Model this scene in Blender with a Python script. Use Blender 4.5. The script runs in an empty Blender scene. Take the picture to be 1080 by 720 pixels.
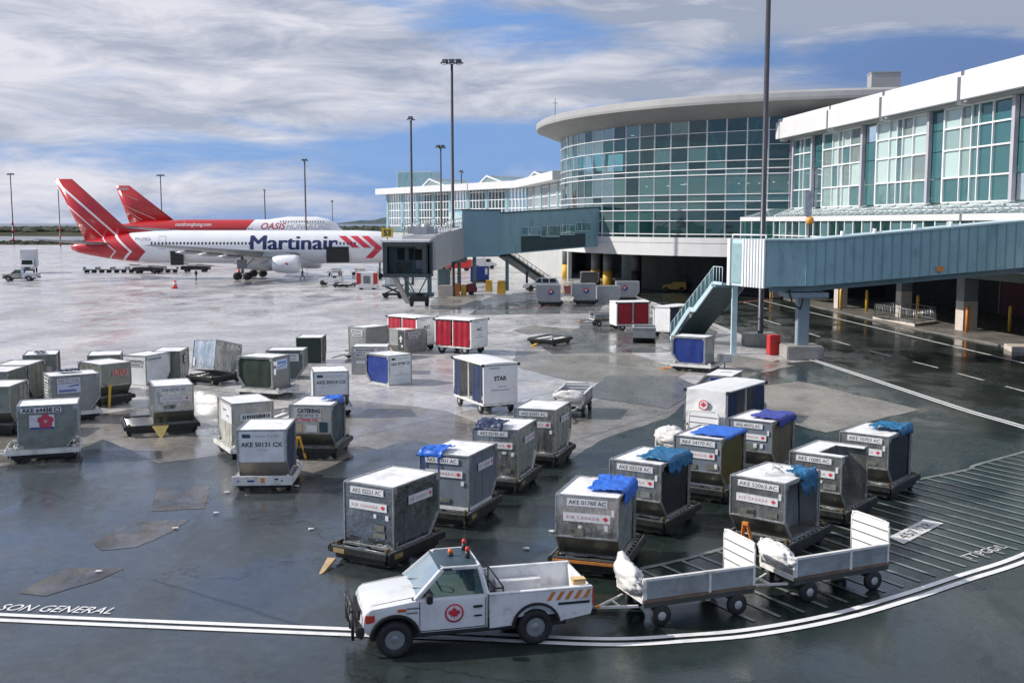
import bpy, bmesh, math, random
from mathutils import Vector, Matrix, noise
R = math.radians
random.seed(7)
S = bpy.context.scene
COL = S.collection

# ------------------------------------------------------------------ camera
cam_data = bpy.data.cameras.new('camera')
cam = bpy.data.objects.new('camera', cam_data)
COL.objects.link(cam)
cam_data.sensor_width = 36.0
cam_data.lens = 36.0 * 1150.0 / 1080.0
cam_data.clip_start = 0.1
cam_data.clip_end = 30000.0
cam.location = (0.0, 0.0, 8.5)
cam.rotation_euler = (R(90.0 - 6.2), 0.0, 0.0)
S.camera = cam

# ------------------------------------------------------------------ exposure
S.view_settings.view_transform = 'Standard'
S.view_settings.look = 'None'
S.view_settings.gamma = 1.0
S.view_settings.exposure = 0.35
S.view_settings.use_curve_mapping = False

# ------------------------------------------------------------------ sky
SUN_DIR = Vector((-0.84, 0.03, 0.56)).normalized()        # towards the sun
sun_elev = math.asin(SUN_DIR.z)
W = bpy.data.worlds.new("World")
S.world = W
W.use_nodes = True
wt = W.node_tree
wt.nodes.clear()


def wn(kind, **kw):
    n = wt.nodes.new(kind)
    for k, v in kw.items():
        setattr(n, k, v)
    return n


def wm(op, a, b=None, c=None, clamp=False):
    n = wt.nodes.new('ShaderNodeMath')
    n.operation = op
    n.use_clamp = clamp
    for i, v in enumerate((a, b, c)):
        if v is None:
            continue
        if hasattr(v, 'is_linked') or hasattr(v, 'links'):
            wt.links.new(v, n.inputs[i])
        else:
            n.inputs[i].default_value = v
    return n.outputs[0]


def wmix(f, a, b):
    n = wt.nodes.new('ShaderNodeMix')
    n.data_type = 'RGBA'
    for idx, v in ((0, f), (6, a), (7, b)):
        if hasattr(v, 'links'):
            wt.links.new(v, n.inputs[idx])
        else:
            n.inputs[idx].default_value = v
    return n.outputs[2]


w_out = wn('ShaderNodeOutputWorld')
w_bg = wn('ShaderNodeBackground')
wt.links.new(w_bg.outputs[0], w_out.inputs[0])
w_bg.inputs[1].default_value = 0.1
sky = wn('ShaderNodeTexSky', sky_type='NISHITA')
sky.sun_disc = False
sky.sun_elevation = sun_elev
sky.sun_rotation = math.atan2(SUN_DIR.x, SUN_DIR.y)
sky.altitude = 0.0
sky.air_density = 1.0
sky.dust_density = 1.0
sky.ozone_density = 2.0
tc = wn('ShaderNodeTexCoord')
sx = wn('ShaderNodeSeparateXYZ')
wt.links.new(tc.outputs['Generated'], sx.inputs[0])
AZ = wm('ARCTAN2', sx.outputs[0], sx.outputs[1])
EL = wm('ARCSINE', wm('MINIMUM', wm('MAXIMUM', sx.outputs[2], -1.0), 1.0))


def wnoise(kaz, kel, scale, detail=8, rough=0.6, off=0.0, dist=0.0):
    cb = wn('ShaderNodeCombineXYZ')
    wt.links.new(wm('MULTIPLY', AZ, kaz), cb.inputs[0])
    wt.links.new(wm('MULTIPLY', EL, kel), cb.inputs[1])
    cb.inputs[2].default_value = off
    n = wn('ShaderNodeTexNoise')
    n.inputs['Scale'].default_value = scale
    n.inputs['Detail'].default_value = detail
    n.inputs['Roughness'].default_value = rough
    n.inputs['Distortion'].default_value = dist
    wt.links.new(cb.outputs[0], n.inputs['Vector'])
    return n.outputs['Fac']


def blob(az, el, saz, sel, wgt):
    """a soft bank of cloud (or, with a negative weight, a gap of blue) in one direction of the sky"""
    a = wm('POWER', wm('ABSOLUTE', wm('DIVIDE', wm('SUBTRACT', AZ, az), saz)), 2.0)
    e = wm('POWER', wm('ABSOLUTE', wm('DIVIDE', wm('SUBTRACT', EL, el), sel)), 2.0)
    return wm('MULTIPLY', wm('EXPONENT', wm('MULTIPLY', wm('ADD', a, e), -1.0)), wgt)


def px(u, v):
    return (math.atan((u - 540) / 1150.0), math.atan((235 - v) / 1150.0))


n_big = wnoise(1.0, 3.6, 5.5, 9, 0.60, 3.1, 0.35)
n_streak = wnoise(1.0, 7.5, 5.0, 8, 0.62, 8.7, 0.2)
mask = wm('ADD', wm('MULTIPLY', wm('SUBTRACT', n_big, 0.5), 2.6), 0.35)
mask = wm('ADD', mask, wm('MULTIPLY', wm('SUBTRACT', n_streak, 0.5), 1.6))
for (u, v, su, sv, wg) in (
        (120, 70, 270, 62, 0.75), (300, 95, 260, 55, 0.45), (620, 97, 190, 20, 0.95), (250, 20, 160, 40, 0.3),
        (90, 205, 330, 26, 0.55), (470, 165, 110, 30, -0.95), (230, 160, 200, 18, -0.3),
        (600, 45, 110, 22, -0.1), (750, 45, 170, 45, 0.42), (985, 75, 110, 26, -0.75), (840, 60, 90, 30, -0.35), (1060, 35, 110, 28, 0.9), (850, 12, 170, 26, 0.6),
        (560, 205, 120, 16, -0.5), (640, 8, 120, 18, 0.55)):
    a0, e0 = px(u, v)
    mask = wm('ADD', mask, blob(a0, e0, su / 1150.0, sv / 1150.0, wg))
high = wn('ShaderNodeMapRange')
high.inputs['From Min'].default_value = 0.24
high.inputs['From Max'].default_value = 0.6
high.inputs['To Max'].default_value = 0.75
wt.links.new(EL, high.inputs['Value'])
mask = wm('ADD', mask, high.outputs[0])              # thicker cloud above the view, added to lift and neutralise the ambient light
rampm = wn('ShaderNodeMapRange')
rampm.interpolation_type = 'SMOOTHSTEP'
rampm.inputs['From Min'].default_value = 0.0
rampm.inputs['From Max'].default_value = 1.0
wt.links.new(mask, rampm.inputs['Value'])
cl_mask = wm('MULTIPLY', rampm.outputs[0], 0.94)
# cloud brightness: lit tops and grey undersides
n_sh = wnoise(1.0, 4.6, 8.0, 7, 0.62, 21.0, 0.5)
shr = wn('ShaderNodeMapRange')
shr.inputs['From Min'].default_value = 0.36
shr.inputs['From Max'].default_value = 0.66
wt.links.new(n_sh, shr.inputs['Value'])
left_glow = blob(-0.9, 0.12, 0.6, 0.35, 0.45)
cl_f = wm('SUBTRACT', wm('ADD', shr.outputs[0], left_glow, None, True), blob(0.36, 0.20, 0.34, 0.08, 0.8), None, True)
cloud = wmix(cl_f, (2.9, 3.25, 4.1, 1), (6.3, 6.25, 6.7, 1))
blue_low = wmix(wm('MULTIPLY', n_streak, 1.0), (1.15, 2.55, 6.0, 1), (1.7, 3.2, 6.2, 1))
# the clear air between the clouds: Nishita, bent to the deep polarised blue of the photograph
base_sky = wmix(0.82, sky.outputs[0], blue_low)
slate = wmix(wm('MULTIPLY', blob(0.42, 0.13, 0.30, 0.09, 0.8), 1.0, None, True), base_sky, (1.05, 1.6, 3.1, 1))
final = wmix(cl_mask, slate, cloud)
wt.links.new(final, w_bg.inputs[0])

# ------------------------------------------------------------------ sun
sd = bpy.data.lights.new('sun', 'SUN')
sun = bpy.data.objects.new('sun', sd)
COL.objects.link(sun)
sd.energy = 3.9
sd.angle = R(0.6)
sd.color = (1.0, 0.95, 0.88)
sun.rotation_euler = (-SUN_DIR).to_track_quat('-Z', 'Y').to_euler()
sun.location = (-200, 0, 150)

# ------------------------------------------------------------------ mesh helpers
CACHE = {}


class MB:
    """collects faces; build() links them as one mesh object"""

    def __init__(self):
        self.v, self.f, self.m, self.s = [], [], [], []

    def add(self, vs, fs, m=0, smooth=False):
        o = len(self.v)
        self.v += [tuple(p) for p in vs]
        for f in fs:
            self.f.append(tuple(i + o for i in f))
            self.m.append(m)
            self.s.append(smooth)
        return self

    def box(self, c, s, m=0, rz=0.0, mat=None):
        hx, hy, hz = s[0] / 2, s[1] / 2, s[2] / 2
        vs = [Vector((x, y, z)) for x in (-hx, hx) for y in (-hy, hy) for z in (-hz, hz)]
        M_ = Matrix.Translation(c) @ Matrix.Rotation(rz, 4, 'Z') @ (mat if mat else Matrix())
        vs = [M_ @ p for p in vs]
        return self.add(vs, [(0, 1, 3, 2), (4, 6, 7, 5), (0, 4, 5, 1), (2, 3, 7, 6), (0, 2, 6, 4), (1, 5, 7, 3)], m)

    def bar(self, a, b, w, h, m=0, up=(0, 0, 1)):
        a, b = Vector(a), Vector(b)
        d = b - a
        L = d.length
        d.normalize()
        u = Vector(up)
        if abs(d.dot(u)) > 0.98:
            u = Vector((1, 0, 0))
        x = d.cross(u).normalized()
        z = x.cross(d).normalized()
        vs = []
        for t in (0, L):
            for (i, j) in ((-1, -1), (1, -1), (1, 1), (-1, 1)):
                vs.append(a + d * t + x * (i * w / 2) + z * (j * h / 2))
        return self.add(vs, [(0, 3, 2, 1), (4, 5, 6, 7), (0, 1, 5, 4), (1, 2, 6, 5), (2, 3, 7, 6), (3, 0, 4, 7)], m)

    def prism(self, poly, lo, hi, plane='xz', m=0):
        n = len(poly)

        def P3(a, b, t):
            return {'xz': (a, t, b), 'xy': (a, b, t), 'yz': (t, a, b)}[plane]
        vs = [P3(a, b, lo) for a, b in poly] + [P3(a, b, hi) for a, b in poly]
        fs = [tuple(range(n))[::-1], tuple(range(n, 2 * n))]
        fs += [(i, (i + 1) % n, (i + 1) % n + n, i + n) for i in range(n)]
        return self.add(vs, fs, m)

    def tube(self, a, b, r0, r1=None, n=10, m=0, cap=True, smooth=True):
        r1 = r0 if r1 is None else r1
        return self.lathe([(r0, 0.0), (r1, (Vector(b) - Vector(a)).length)], a, Vector(b) - Vector(a), n, m, cap, smooth)

    def lathe(self, prof, o, d, n=16, m=0, cap=True, smooth=True):
        o, d = Vector(o), Vector(d).normalized()
        u = Vector((0, 0, 1)) if abs(d.z) < 0.9 else Vector((1, 0, 0))
        x = d.cross(u).normalized()
        y = d.cross(x).normalized()
        vs, fs = [], []
        for (r, h) in prof:
            for k in range(n):
                t = 2 * math.pi * k / n
                vs.append(o + d * h + (x * math.cos(t) + y * math.sin(t)) * r)
        for j in range(len(prof) - 1):
            for k in range(n):
                k2 = (k + 1) % n
                fs.append((j * n + k, j * n + k2, (j + 1) * n + k2, (j + 1) * n + k))
        self.add(vs, fs, m, smooth)
        if cap:
            e = len(prof) - 1
            self.add(vs[:n], [tuple(range(n))[::-1]], m)
            self.add(vs[e * n:], [tuple(range(n))], m)
        return self

    def path(self, pts, r, n=8, m=0):
        for a, b in zip(pts[:-1], pts[1:]):
            self.tube(a, b, r, r, n, m)
        return self

    def face(self, pts, m=0):
        return self.add(pts, [tuple(range(len(pts)))], m)

    def mesh(self, name, mats, bevel=0.0):
        me = bpy.data.meshes.new(name)
        me.from_pydata(self.v, [], self.f)
        for mt in mats:
            me.materials.append(mt)
        for p, mi, sm in zip(me.polygons, self.m, self.s):
            p.material_index = mi
            p.use_smooth = sm
        bm = bmesh.new()
        bm.from_mesh(me)
        bmesh.ops.remove_doubles(bm, verts=bm.verts, dist=1e-5)
        bmesh.ops.recalc_face_normals(bm, faces=bm.faces)
        if bevel:
            es = [e for e in bm.edges if len(e.link_faces) == 2 and e.calc_face_angle(0) > R(25)]
            bmesh.ops.bevel(bm, geom=es, offset=bevel, segments=2, affect='EDGES', clamp_overlap=True)
        bm.to_mesh(me)
        bm.free()
        return me


def link(name, me, parent=None, loc=None, rot=None, mtx=None):
    o = bpy.data.objects.new(name, me)
    COL.objects.link(o)
    if parent is not None:
        o.parent = parent
    if mtx is not None:
        o.matrix_local = mtx
    else:
        if loc is not None:
            o.location = loc
        if rot is not None:
            o.rotation_euler = rot
    return o


def P(name, mb, mats, parent=None, loc=None, rot=None, key=None, bevel=0.0, mtx=None, label=None):
    """one part as one mesh object; key shares the mesh between repeats; mb may be a builder function"""
    if not isinstance(mats, (list, tuple)):
        mats = [mats]
    k = (name, key, tuple(m.name for m in mats)) if key is not None else None
    if k is not None and k in CACHE:
        me = CACHE[k]
    else:
        if callable(mb):
            mb = mb()
        me = mb.mesh(name, mats, bevel)
        if k is not None:
            CACHE[k] = me
    o = link(name, me, parent, loc, rot, mtx)
    if label:
        o['label'] = label
    return o


def tag(o, label, cat, group=None, kind=None):
    o['label'] = label
    o['category'] = cat
    if group:
        o['group'] = group
    if kind:
        o['kind'] = kind
    return o


def thing(name, label, cat, loc=(0, 0, 0), yaw=0.0, group=None, rot=None):
    o = bpy.data.objects.new(name, None)
    o.empty_display_size = 0.3
    COL.objects.link(o)
    o.location = loc
    o.rotation_euler = rot if rot else (0, 0, R(yaw))
    return tag(o, label, cat, group)


def struct(name, mb, mats, loc=None):
    o = P(name, mb, mats, None, loc)
    o['kind'] = 'structure'
    return o


TXT = {}


def text_mesh(body, size, mat, bold=0.0, shear=0.0, width=None, slices=None, spacing=1.0):
    """lettering as a flat mesh, centred on its own origin in its own xy plane"""
    k = (body, size, mat.name, bold, shear, width, spacing)
    if k in TXT:
        return TXT[k]
    cu = bpy.data.curves.new('lettering', 'FONT')
    cu.body = body
    cu.size = size
    cu.offset = bold
    cu.shear = shear
    cu.space_character = spacing
    cu.align_x = 'CENTER'
    cu.align_y = 'CENTER'
    cu.resolution_u = 3
    ob = bpy.data.objects.new('lettering', cu)
    COL.objects.link(ob)
    dg = bpy.context.evaluated_depsgraph_get()
    me = bpy.data.meshes.new_from_object(ob.evaluated_get(dg))
    bpy.data.objects.remove(ob)
    bpy.data.curves.remove(cu)
    xs = [v.co.x for v in me.vertices]
    ys = [v.co.y for v in me.vertices]
    cx, cy = (min(xs) + max(xs)) / 2, (min(ys) + max(ys)) / 2
    f = (width / (max(xs) - min(xs))) if width else 1.0
    for v in me.vertices:
        v.co.x = (v.co.x - cx) * f
        v.co.y = v.co.y - cy
    me.materials.clear()
    me.materials.append(mat)
    me.name = 'lettering'
    TXT[k] = me
    return me


def frame(origin, right, up):
    """matrix whose x is right, y is up and z points out of the surface"""
    r, u = Vector(right).normalized(), Vector(up).normalized()
    n = r.cross(u)
    m = Matrix((r, u, n)).transposed().to_4x4()
    m.translation = Vector(origin)
    return m


# ------------------------------------------------------------------ materials
MATS = {}


def M(name, col, rough=0.5, metal=0.0, var=0.16, scale=2.5, bump=0.0, bscale=30.0, stain=None, stain_amt=0.0,
      stain_scale=1.2, spec=0.5, streak=False, coat=0.0, rvar=0.12, bdist=0.02, scratch=0.0):
    if name in MATS:
        return MATS[name]
    m = bpy.data.materials.new(name)
    MATS[name] = m
    m.use_nodes = True
    t = m.node_tree
    L = t.links
    b = t.nodes['Principled BSDF']
    b.inputs['Metallic'].default_value = metal
    b.inputs['Specular IOR Level'].default_value = spec
    if coat:
        b.inputs['Coat Weight'].default_value = coat
        b.inputs['Coat Roughness'].default_value = 0.06
    tcn = t.nodes.new('ShaderNodeTexCoord')
    oi = t.nodes.new('ShaderNodeObjectInfo')
    ad = t.nodes.new('ShaderNodeVectorMath')
    ad.operation = 'MULTIPLY_ADD'
    ad.inputs[1].default_value = (1, 1, 0.35) if streak else (1, 1, 1)
    sc = t.nodes.new('ShaderNodeVectorMath')
    sc.operation = 'SCALE'
    cmb = t.nodes.new('ShaderNodeCombineXYZ')
    for i in range(3):
        L.new(oi.outputs['Random'], cmb.inputs[i])
    L.new(cmb.outputs[0], sc.inputs[0])
    sc.inputs['Scale'].default_value = 37.0
    L.new(tcn.outputs['Object'], ad.inputs[0])
    L.new(sc.outputs[0], ad.inputs[2])

    def nz(s, d=6, r=0.6):
        n = t.nodes.new('ShaderNodeTexNoise')
        n.inputs['Scale'].default_value = s
        n.inputs['Detail'].default_value = d
        n.inputs['Roughness'].default_value = r
        L.new(ad.outputs[0], n.inputs['Vector'])
        return n.outputs['Fac']

    def mr(v, a, b_, c, d):
        n = t.nodes.new('ShaderNodeMapRange')
        n.inputs[1].default_value, n.inputs[2].default_value = a, b_
        n.inputs[3].default_value, n.inputs[4].default_value = c, d
        L.new(v, n.inputs[0])
        return n.outputs[0]
    n1 = nz(scale)
    br = mr(n1, 0.3, 0.7, 1 - var, 1 + var * 0.6)
    mx = t.nodes.new('ShaderNodeMix')
    mx.data_type = 'RGBA'
    mx.blend_type = 'MULTIPLY'
    mx.inputs[0].default_value = 1.0
    mx.inputs[6].default_value = (*col, 1)
    L.new(br, mx.inputs[7])
    out = mx.outputs[2]
    if stain:
        n2 = nz(stain_scale, 8, 0.7)
        f = mr(n2, 0.5, 0.68, 0.0, stain_amt)
        ms = t.nodes.new('ShaderNodeMix')
        ms.data_type = 'RGBA'
        ms.inputs[7].default_value = (*stain, 1)
        L.new(f, ms.inputs[0])
        L.new(out, ms.inputs[6])
        out = ms.outputs[2]
    if scratch:                                   # thin scuffs dragged in all directions
        for s_, rot in ((5.0, 0.5), (7.0, -0.9)):
            mp = t.nodes.new('ShaderNodeMapping')
            mp.inputs['Rotation'].default_value = (rot, rot * 0.7, rot)
            mp.inputs['Scale'].default_value = (9.0, 9.0, 0.7)
            L.new(ad.outputs[0], mp.inputs[0])
            nn = t.nodes.new('ShaderNodeTexNoise')
            nn.inputs['Scale'].default_value = s_
            nn.inputs['Detail'].default_value = 3
            L.new(mp.outputs[0], nn.inputs['Vector'])
            f = mr(nn.outputs['Fac'], 0.60, 0.72, 0.0, scratch)
            ms = t.nodes.new('ShaderNodeMix')
            ms.data_type = 'RGBA'
            ms.inputs[7].default_value = (min(1, col[0] * 1.45), min(1, col[1] * 1.45), min(1, col[2] * 1.45), 1)
            L.new(f, ms.inputs[0])
            L.new(out, ms.inputs[6])
            out = ms.outputs[2]
    L.new(out, b.inputs['Base Color'])
    n3 = nz(scale * 1.7 + 1.0)
    L.new(mr(n3, 0.3, 0.7, max(0.02, rough - rvar), min(1, rough + rvar)), b.inputs['Roughness'])
    if bump:
        n4 = nz(bscale, 4, 0.55)
        bp = t.nodes.new('ShaderNodeBump')
        bp.inputs['Strength'].default_value = bump
        bp.inputs['Distance'].default_value = bdist
        L.new(n4, bp.inputs['Height'])
        L.new(bp.outputs[0], b.inputs['Normal'])
    return m


ALU = M('weathered_aluminium', (0.66, 0.67, 0.65), 0.24, 0.92, 0.22, 1.6, 0.9, 1.5, (0.26, 0.25, 0.21), 0.45, 1.1, streak=True, bdist=0.07, scratch=0.5)
ALU_TOP = M('sunlit_pale_roof', (0.82, 0.82, 0.82), 0.45, 0.0, 0.10, 2.5, 0.5, 2.5, (0.46, 0.42, 0.38), 0.65, 1.8, bdist=0.05)  # near white: sun and sky glare on the tops put into the colour
ALU_SLOPE = M('grimy_shaded_aluminium', (0.30, 0.30, 0.26), 0.38, 0.75, 0.25, 2.2, 0.4, 4.0, (0.12, 0.11, 0.08), 0.6)  # slope panels darker than the walls: their shade painted into the metal
ALU_EDGE = M('aluminium_edge_profile', (0.50, 0.51, 0.50), 0.36, 0.75, 0.35, 5.0, 0, 1, (0.2, 0.19, 0.17), 0.5, 3.0)
ALU_OLIVE = M('dull_olive_aluminium', (0.27, 0.29, 0.25), 0.38, 0.6, 0.22, 2.2, 0.7, 1.6, (0.12, 0.12, 0.09), 0.5, bdist=0.06, scratch=0.35)
GREY_PAINT = M('blue_grey_panel', (0.17, 0.20, 0.24), 0.40, 0.2, 0.14, 2.0, 0.4, 1.6, (0.30, 0.31, 0.32), 0.25)
WHITE_PANEL = M('white_painted_panel', (0.74, 0.76, 0.77), 0.42, 0.0, 0.10, 2.0, 0.15, 3.0, (0.45, 0.44, 0.41), 0.45)
WHITE = M('white_paint', (0.80, 0.80, 0.79), 0.4, 0.0, 0.07, 1.5, 0, 1, (0.50, 0.48, 0.45), 0.3)
WHITE_DIRTY = M('scuffed_white_steel', (0.70, 0.70, 0.67), 0.5, 0.0, 0.16, 3.0, 0, 1, (0.26, 0.20, 0.15), 0.65, 2.2)
CAR_WHITE = M('white_car_paint', (0.70, 0.71, 0.72), 0.28, 0.0, 0.06, 1.5, 0, 1, (0.42, 0.40, 0.37), 0.5, 1.6, coat=0.5)
BLACK_STEEL = M('black_steel', (0.018, 0.021, 0.021), 0.42, 0.2, 0.35, 4.0, 0.2, 12, (0.07, 0.06, 0.04), 0.45, 2.5)
GREY_STEEL = M('grey_steel', (0.24, 0.26, 0.27), 0.45, 0.5, 0.2, 4.0, 0, 1, (0.14, 0.10, 0.07), 0.5)
ROLLER = M('galvanised_roller', (0.45, 0.46, 0.46), 0.38, 0.8, 0.2, 5.0)
RUBBER = M('black_rubber', (0.022, 0.022, 0.023), 0.75, 0.0, 0.3, 6.0)
RIM = M('steel_wheel_rim', (0.34, 0.35, 0.36), 0.35, 0.6, 0.2, 5.0)
CHROME = M('dull_chrome', (0.62, 0.63, 0.64), 0.2, 0.95, 0.1, 5.0)
YELLOW = M('yellow_paint', (0.72, 0.42, 0.05), 0.5, 0.0, 0.2, 3.0, 0, 1, (0.25, 0.18, 0.08), 0.5)
ORANGE = M('orange_paint', (0.75, 0.25, 0.05), 0.5, 0.0, 0.2, 3.0, 0, 1, (0.25, 0.12, 0.06), 0.4)
RED = M('red_paint', (0.55, 0.03, 0.03), 0.45, 0.0, 0.15, 3.0)
BLACK_CURTAIN = M('black_curtain', (0.012, 0.018, 0.024), 0.5, 0.0, 0.3, 2.0, 0.4, 3)
RED_CURTAIN = M('red_vinyl_curtain', (0.36, 0.012, 0.03), 0.38, 0.0, 0.25, 2.5, 0.6, 2.5)
RED_MARK = M('red_marking', (0.60, 0.03, 0.06), 0.5, 0.0, 0.08, 3.0)
BLUE_MARK = M('blue_marking', (0.03, 0.06, 0.25), 0.5, 0.0, 0.08, 3.0)
TEXT_DARK = M('dark_lettering', (0.045, 0.05, 0.06), 0.5, 0.0, 0.08, 3.0)
TEXT_RED = M('dark_red_lettering', (0.42, 0.05, 0.09), 0.5, 0.0, 0.08, 3.0)
PLATE = M('white_label_panel', (0.66, 0.67, 0.69), 0.5, 0.0, 0.10, 4.0, 0, 1, (0.36, 0.34, 0.33), 0.6, 3.0)
BLUE_DOOR = M('blue_curtain_door', (0.012, 0.035, 0.20), 0.42, 0.0, 0.2, 2.0, 0.35, 3.0)
NAVY = M('navy_curtain', (0.018, 0.032, 0.085), 0.55, 0.0, 0.25, 2.0, 0.4, 3.0)
TEAL_DOOR = M('dark_teal_curtain', (0.025, 0.06, 0.085), 0.5, 0.0, 0.25, 2.0, 0.3, 3.0)
GREEN_DOOR = M('dark_green_curtain', (0.018, 0.035, 0.024), 0.55, 0.0, 0.25, 2.0, 0.3, 3.0)
OLIVE_DOOR = M('olive_curtain', (0.085, 0.075, 0.02), 0.55, 0.0, 0.2, 2.0, 0.3, 3.0)
BROWN_DOOR = M('translucent_brown_curtain', (0.13, 0.11, 0.075), 0.4, 0.0, 0.35, 2.0, 0.5, 3.0)
CLEAR_DOOR = M('grey_plastic_curtain', (0.22, 0.24, 0.24), 0.3, 0.0, 0.35, 2.2, 0.5, 3.0)
TARP_BLUE = M('bright_blue_tarpaulin', (0.02, 0.14, 0.62), 0.40, 0.0, 0.25, 3.5, 0.4, 6)
TARP_TEAL = M('teal_blue_tarpaulin', (0.012, 0.13, 0.28), 0.42, 0.0, 0.25, 3.5, 0.4, 6)
TARP_VIOLET = M('violet_blue_tarpaulin', (0.045, 0.06, 0.33), 0.45, 0.0, 0.25, 3.5, 0.4, 6)
TARP_NAVY = M('navy_tarpaulin', (0.02, 0.035, 0.09), 0.45, 0.0, 0.3, 3.5, 0.4, 6)
PLASTIC_BAG = M('white_plastic_sheet', (0.72, 0.71, 0.69), 0.3, 0.0, 0.2, 5.0, 0.8, 9, (0.35, 0.28, 0.24), 0.45, 4.0)
CONCRETE = M('weathered_concrete', (0.30, 0.29, 0.27), 0.75, 0.0, 0.22, 1.5, 0.3, 14, (0.15, 0.14, 0.12), 0.5)
CARBLACK = M('black_trim', (0.02, 0.02, 0.022), 0.5, 0.0, 0.2, 4.0)
AUTO_GLASS = M('dark_car_glass', (0.010, 0.018, 0.018), 0.06, 0.0, 0.2, 2.0, spec=0.35, rvar=0.02)
WINDSCREEN = M('pale_windscreen_glass', (0.16, 0.22, 0.23), 0.06, 0.0, 0.35, 2.5, spec=0.9, rvar=0.03)
BEACON = M('orange_beacon_lens', (0.80, 0.16, 0.03), 0.25, 0.0, 0.1, 3.0)
ROOF_BLUE = M('slate_blue_cab_roof', (0.035, 0.065, 0.085), 0.5, 0.0, 0.12, 2.0)
SHEET_GREY = M('ribbed_grey_sheet', (0.30, 0.34, 0.37), 0.5, 0.3, 0.22, 3.0, 0.3, 9, (0.18, 0.15, 0.12), 0.6, 2.0)
BRIDGE = M('teal_blue_cladding', (0.25, 0.41, 0.46), 0.45, 0.0, 0.12, 0.5, 0, 1, (0.11, 0.18, 0.20), 0.5, 1.3, streak=True)
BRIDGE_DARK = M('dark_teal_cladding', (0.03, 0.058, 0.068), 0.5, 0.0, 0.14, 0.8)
BRIDGE_PALE = M('pale_aqua_cladding', (0.46, 0.60, 0.64), 0.45, 0.0, 0.10, 1.0)
TEAL_STEEL = M('teal_grey_steel', (0.14, 0.21, 0.23), 0.5, 0.1, 0.15, 1.0)
POLE_GREY = M('dark_grey_pole', (0.06, 0.06, 0.075), 0.4, 0.3, 0.2, 0.8)
FRAME_WHITE = M('white_window_frame', (0.74, 0.75, 0.76), 0.45, 0.0, 0.06, 1.0)
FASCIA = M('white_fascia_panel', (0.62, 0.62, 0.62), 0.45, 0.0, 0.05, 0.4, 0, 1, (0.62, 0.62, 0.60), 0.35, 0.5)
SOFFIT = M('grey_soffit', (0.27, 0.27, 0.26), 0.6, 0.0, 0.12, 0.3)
ROOF_GREY = M('pale_grey_roof_rim', (0.36, 0.36, 0.355), 0.5, 0.1, 0.10, 0.3)
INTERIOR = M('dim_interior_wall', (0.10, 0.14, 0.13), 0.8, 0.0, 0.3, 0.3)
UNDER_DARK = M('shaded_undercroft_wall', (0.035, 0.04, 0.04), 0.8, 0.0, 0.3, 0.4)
PLANE_WHITE = M('white_aircraft_paint', (0.82, 0.83, 0.85), 0.28, 0.0, 0.04, 0.3, coat=0.4)
PLANE_RED = M('red_aircraft_paint', (0.52, 0.02, 0.028), 0.3, 0.0, 0.08, 0.3, coat=0.4)
PLANE_GREY = M('grey_aircraft_wing', (0.36, 0.38, 0.40), 0.38, 0.3, 0.12, 0.4)
PLANE_WINDOW = M('aircraft_window', (0.03, 0.035, 0.05), 0.15)
NAVY_LETTER = M('navy_lettering', (0.012, 0.022, 0.11), 0.4, 0.0, 0.05, 1.0)
GREY_LETTER = M('grey_lettering', (0.36, 0.38, 0.42), 0.4, 0.0, 0.05, 1.0)
HOLD_DARK = M('dark_hold', (0.03, 0.035, 0.035), 0.8)
SKIN = M('skin', (0.45, 0.27, 0.19), 0.6)
CLOTH_DARK = M('dark_workwear', (0.03, 0.035, 0.05), 0.85)
HIVIS = M('hi_vis_vest', (0.55, 0.65, 0.06), 0.7)
LAMP_GLASS = M('floodlight_glass', (0.55, 0.58, 0.60), 0.15)


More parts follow.
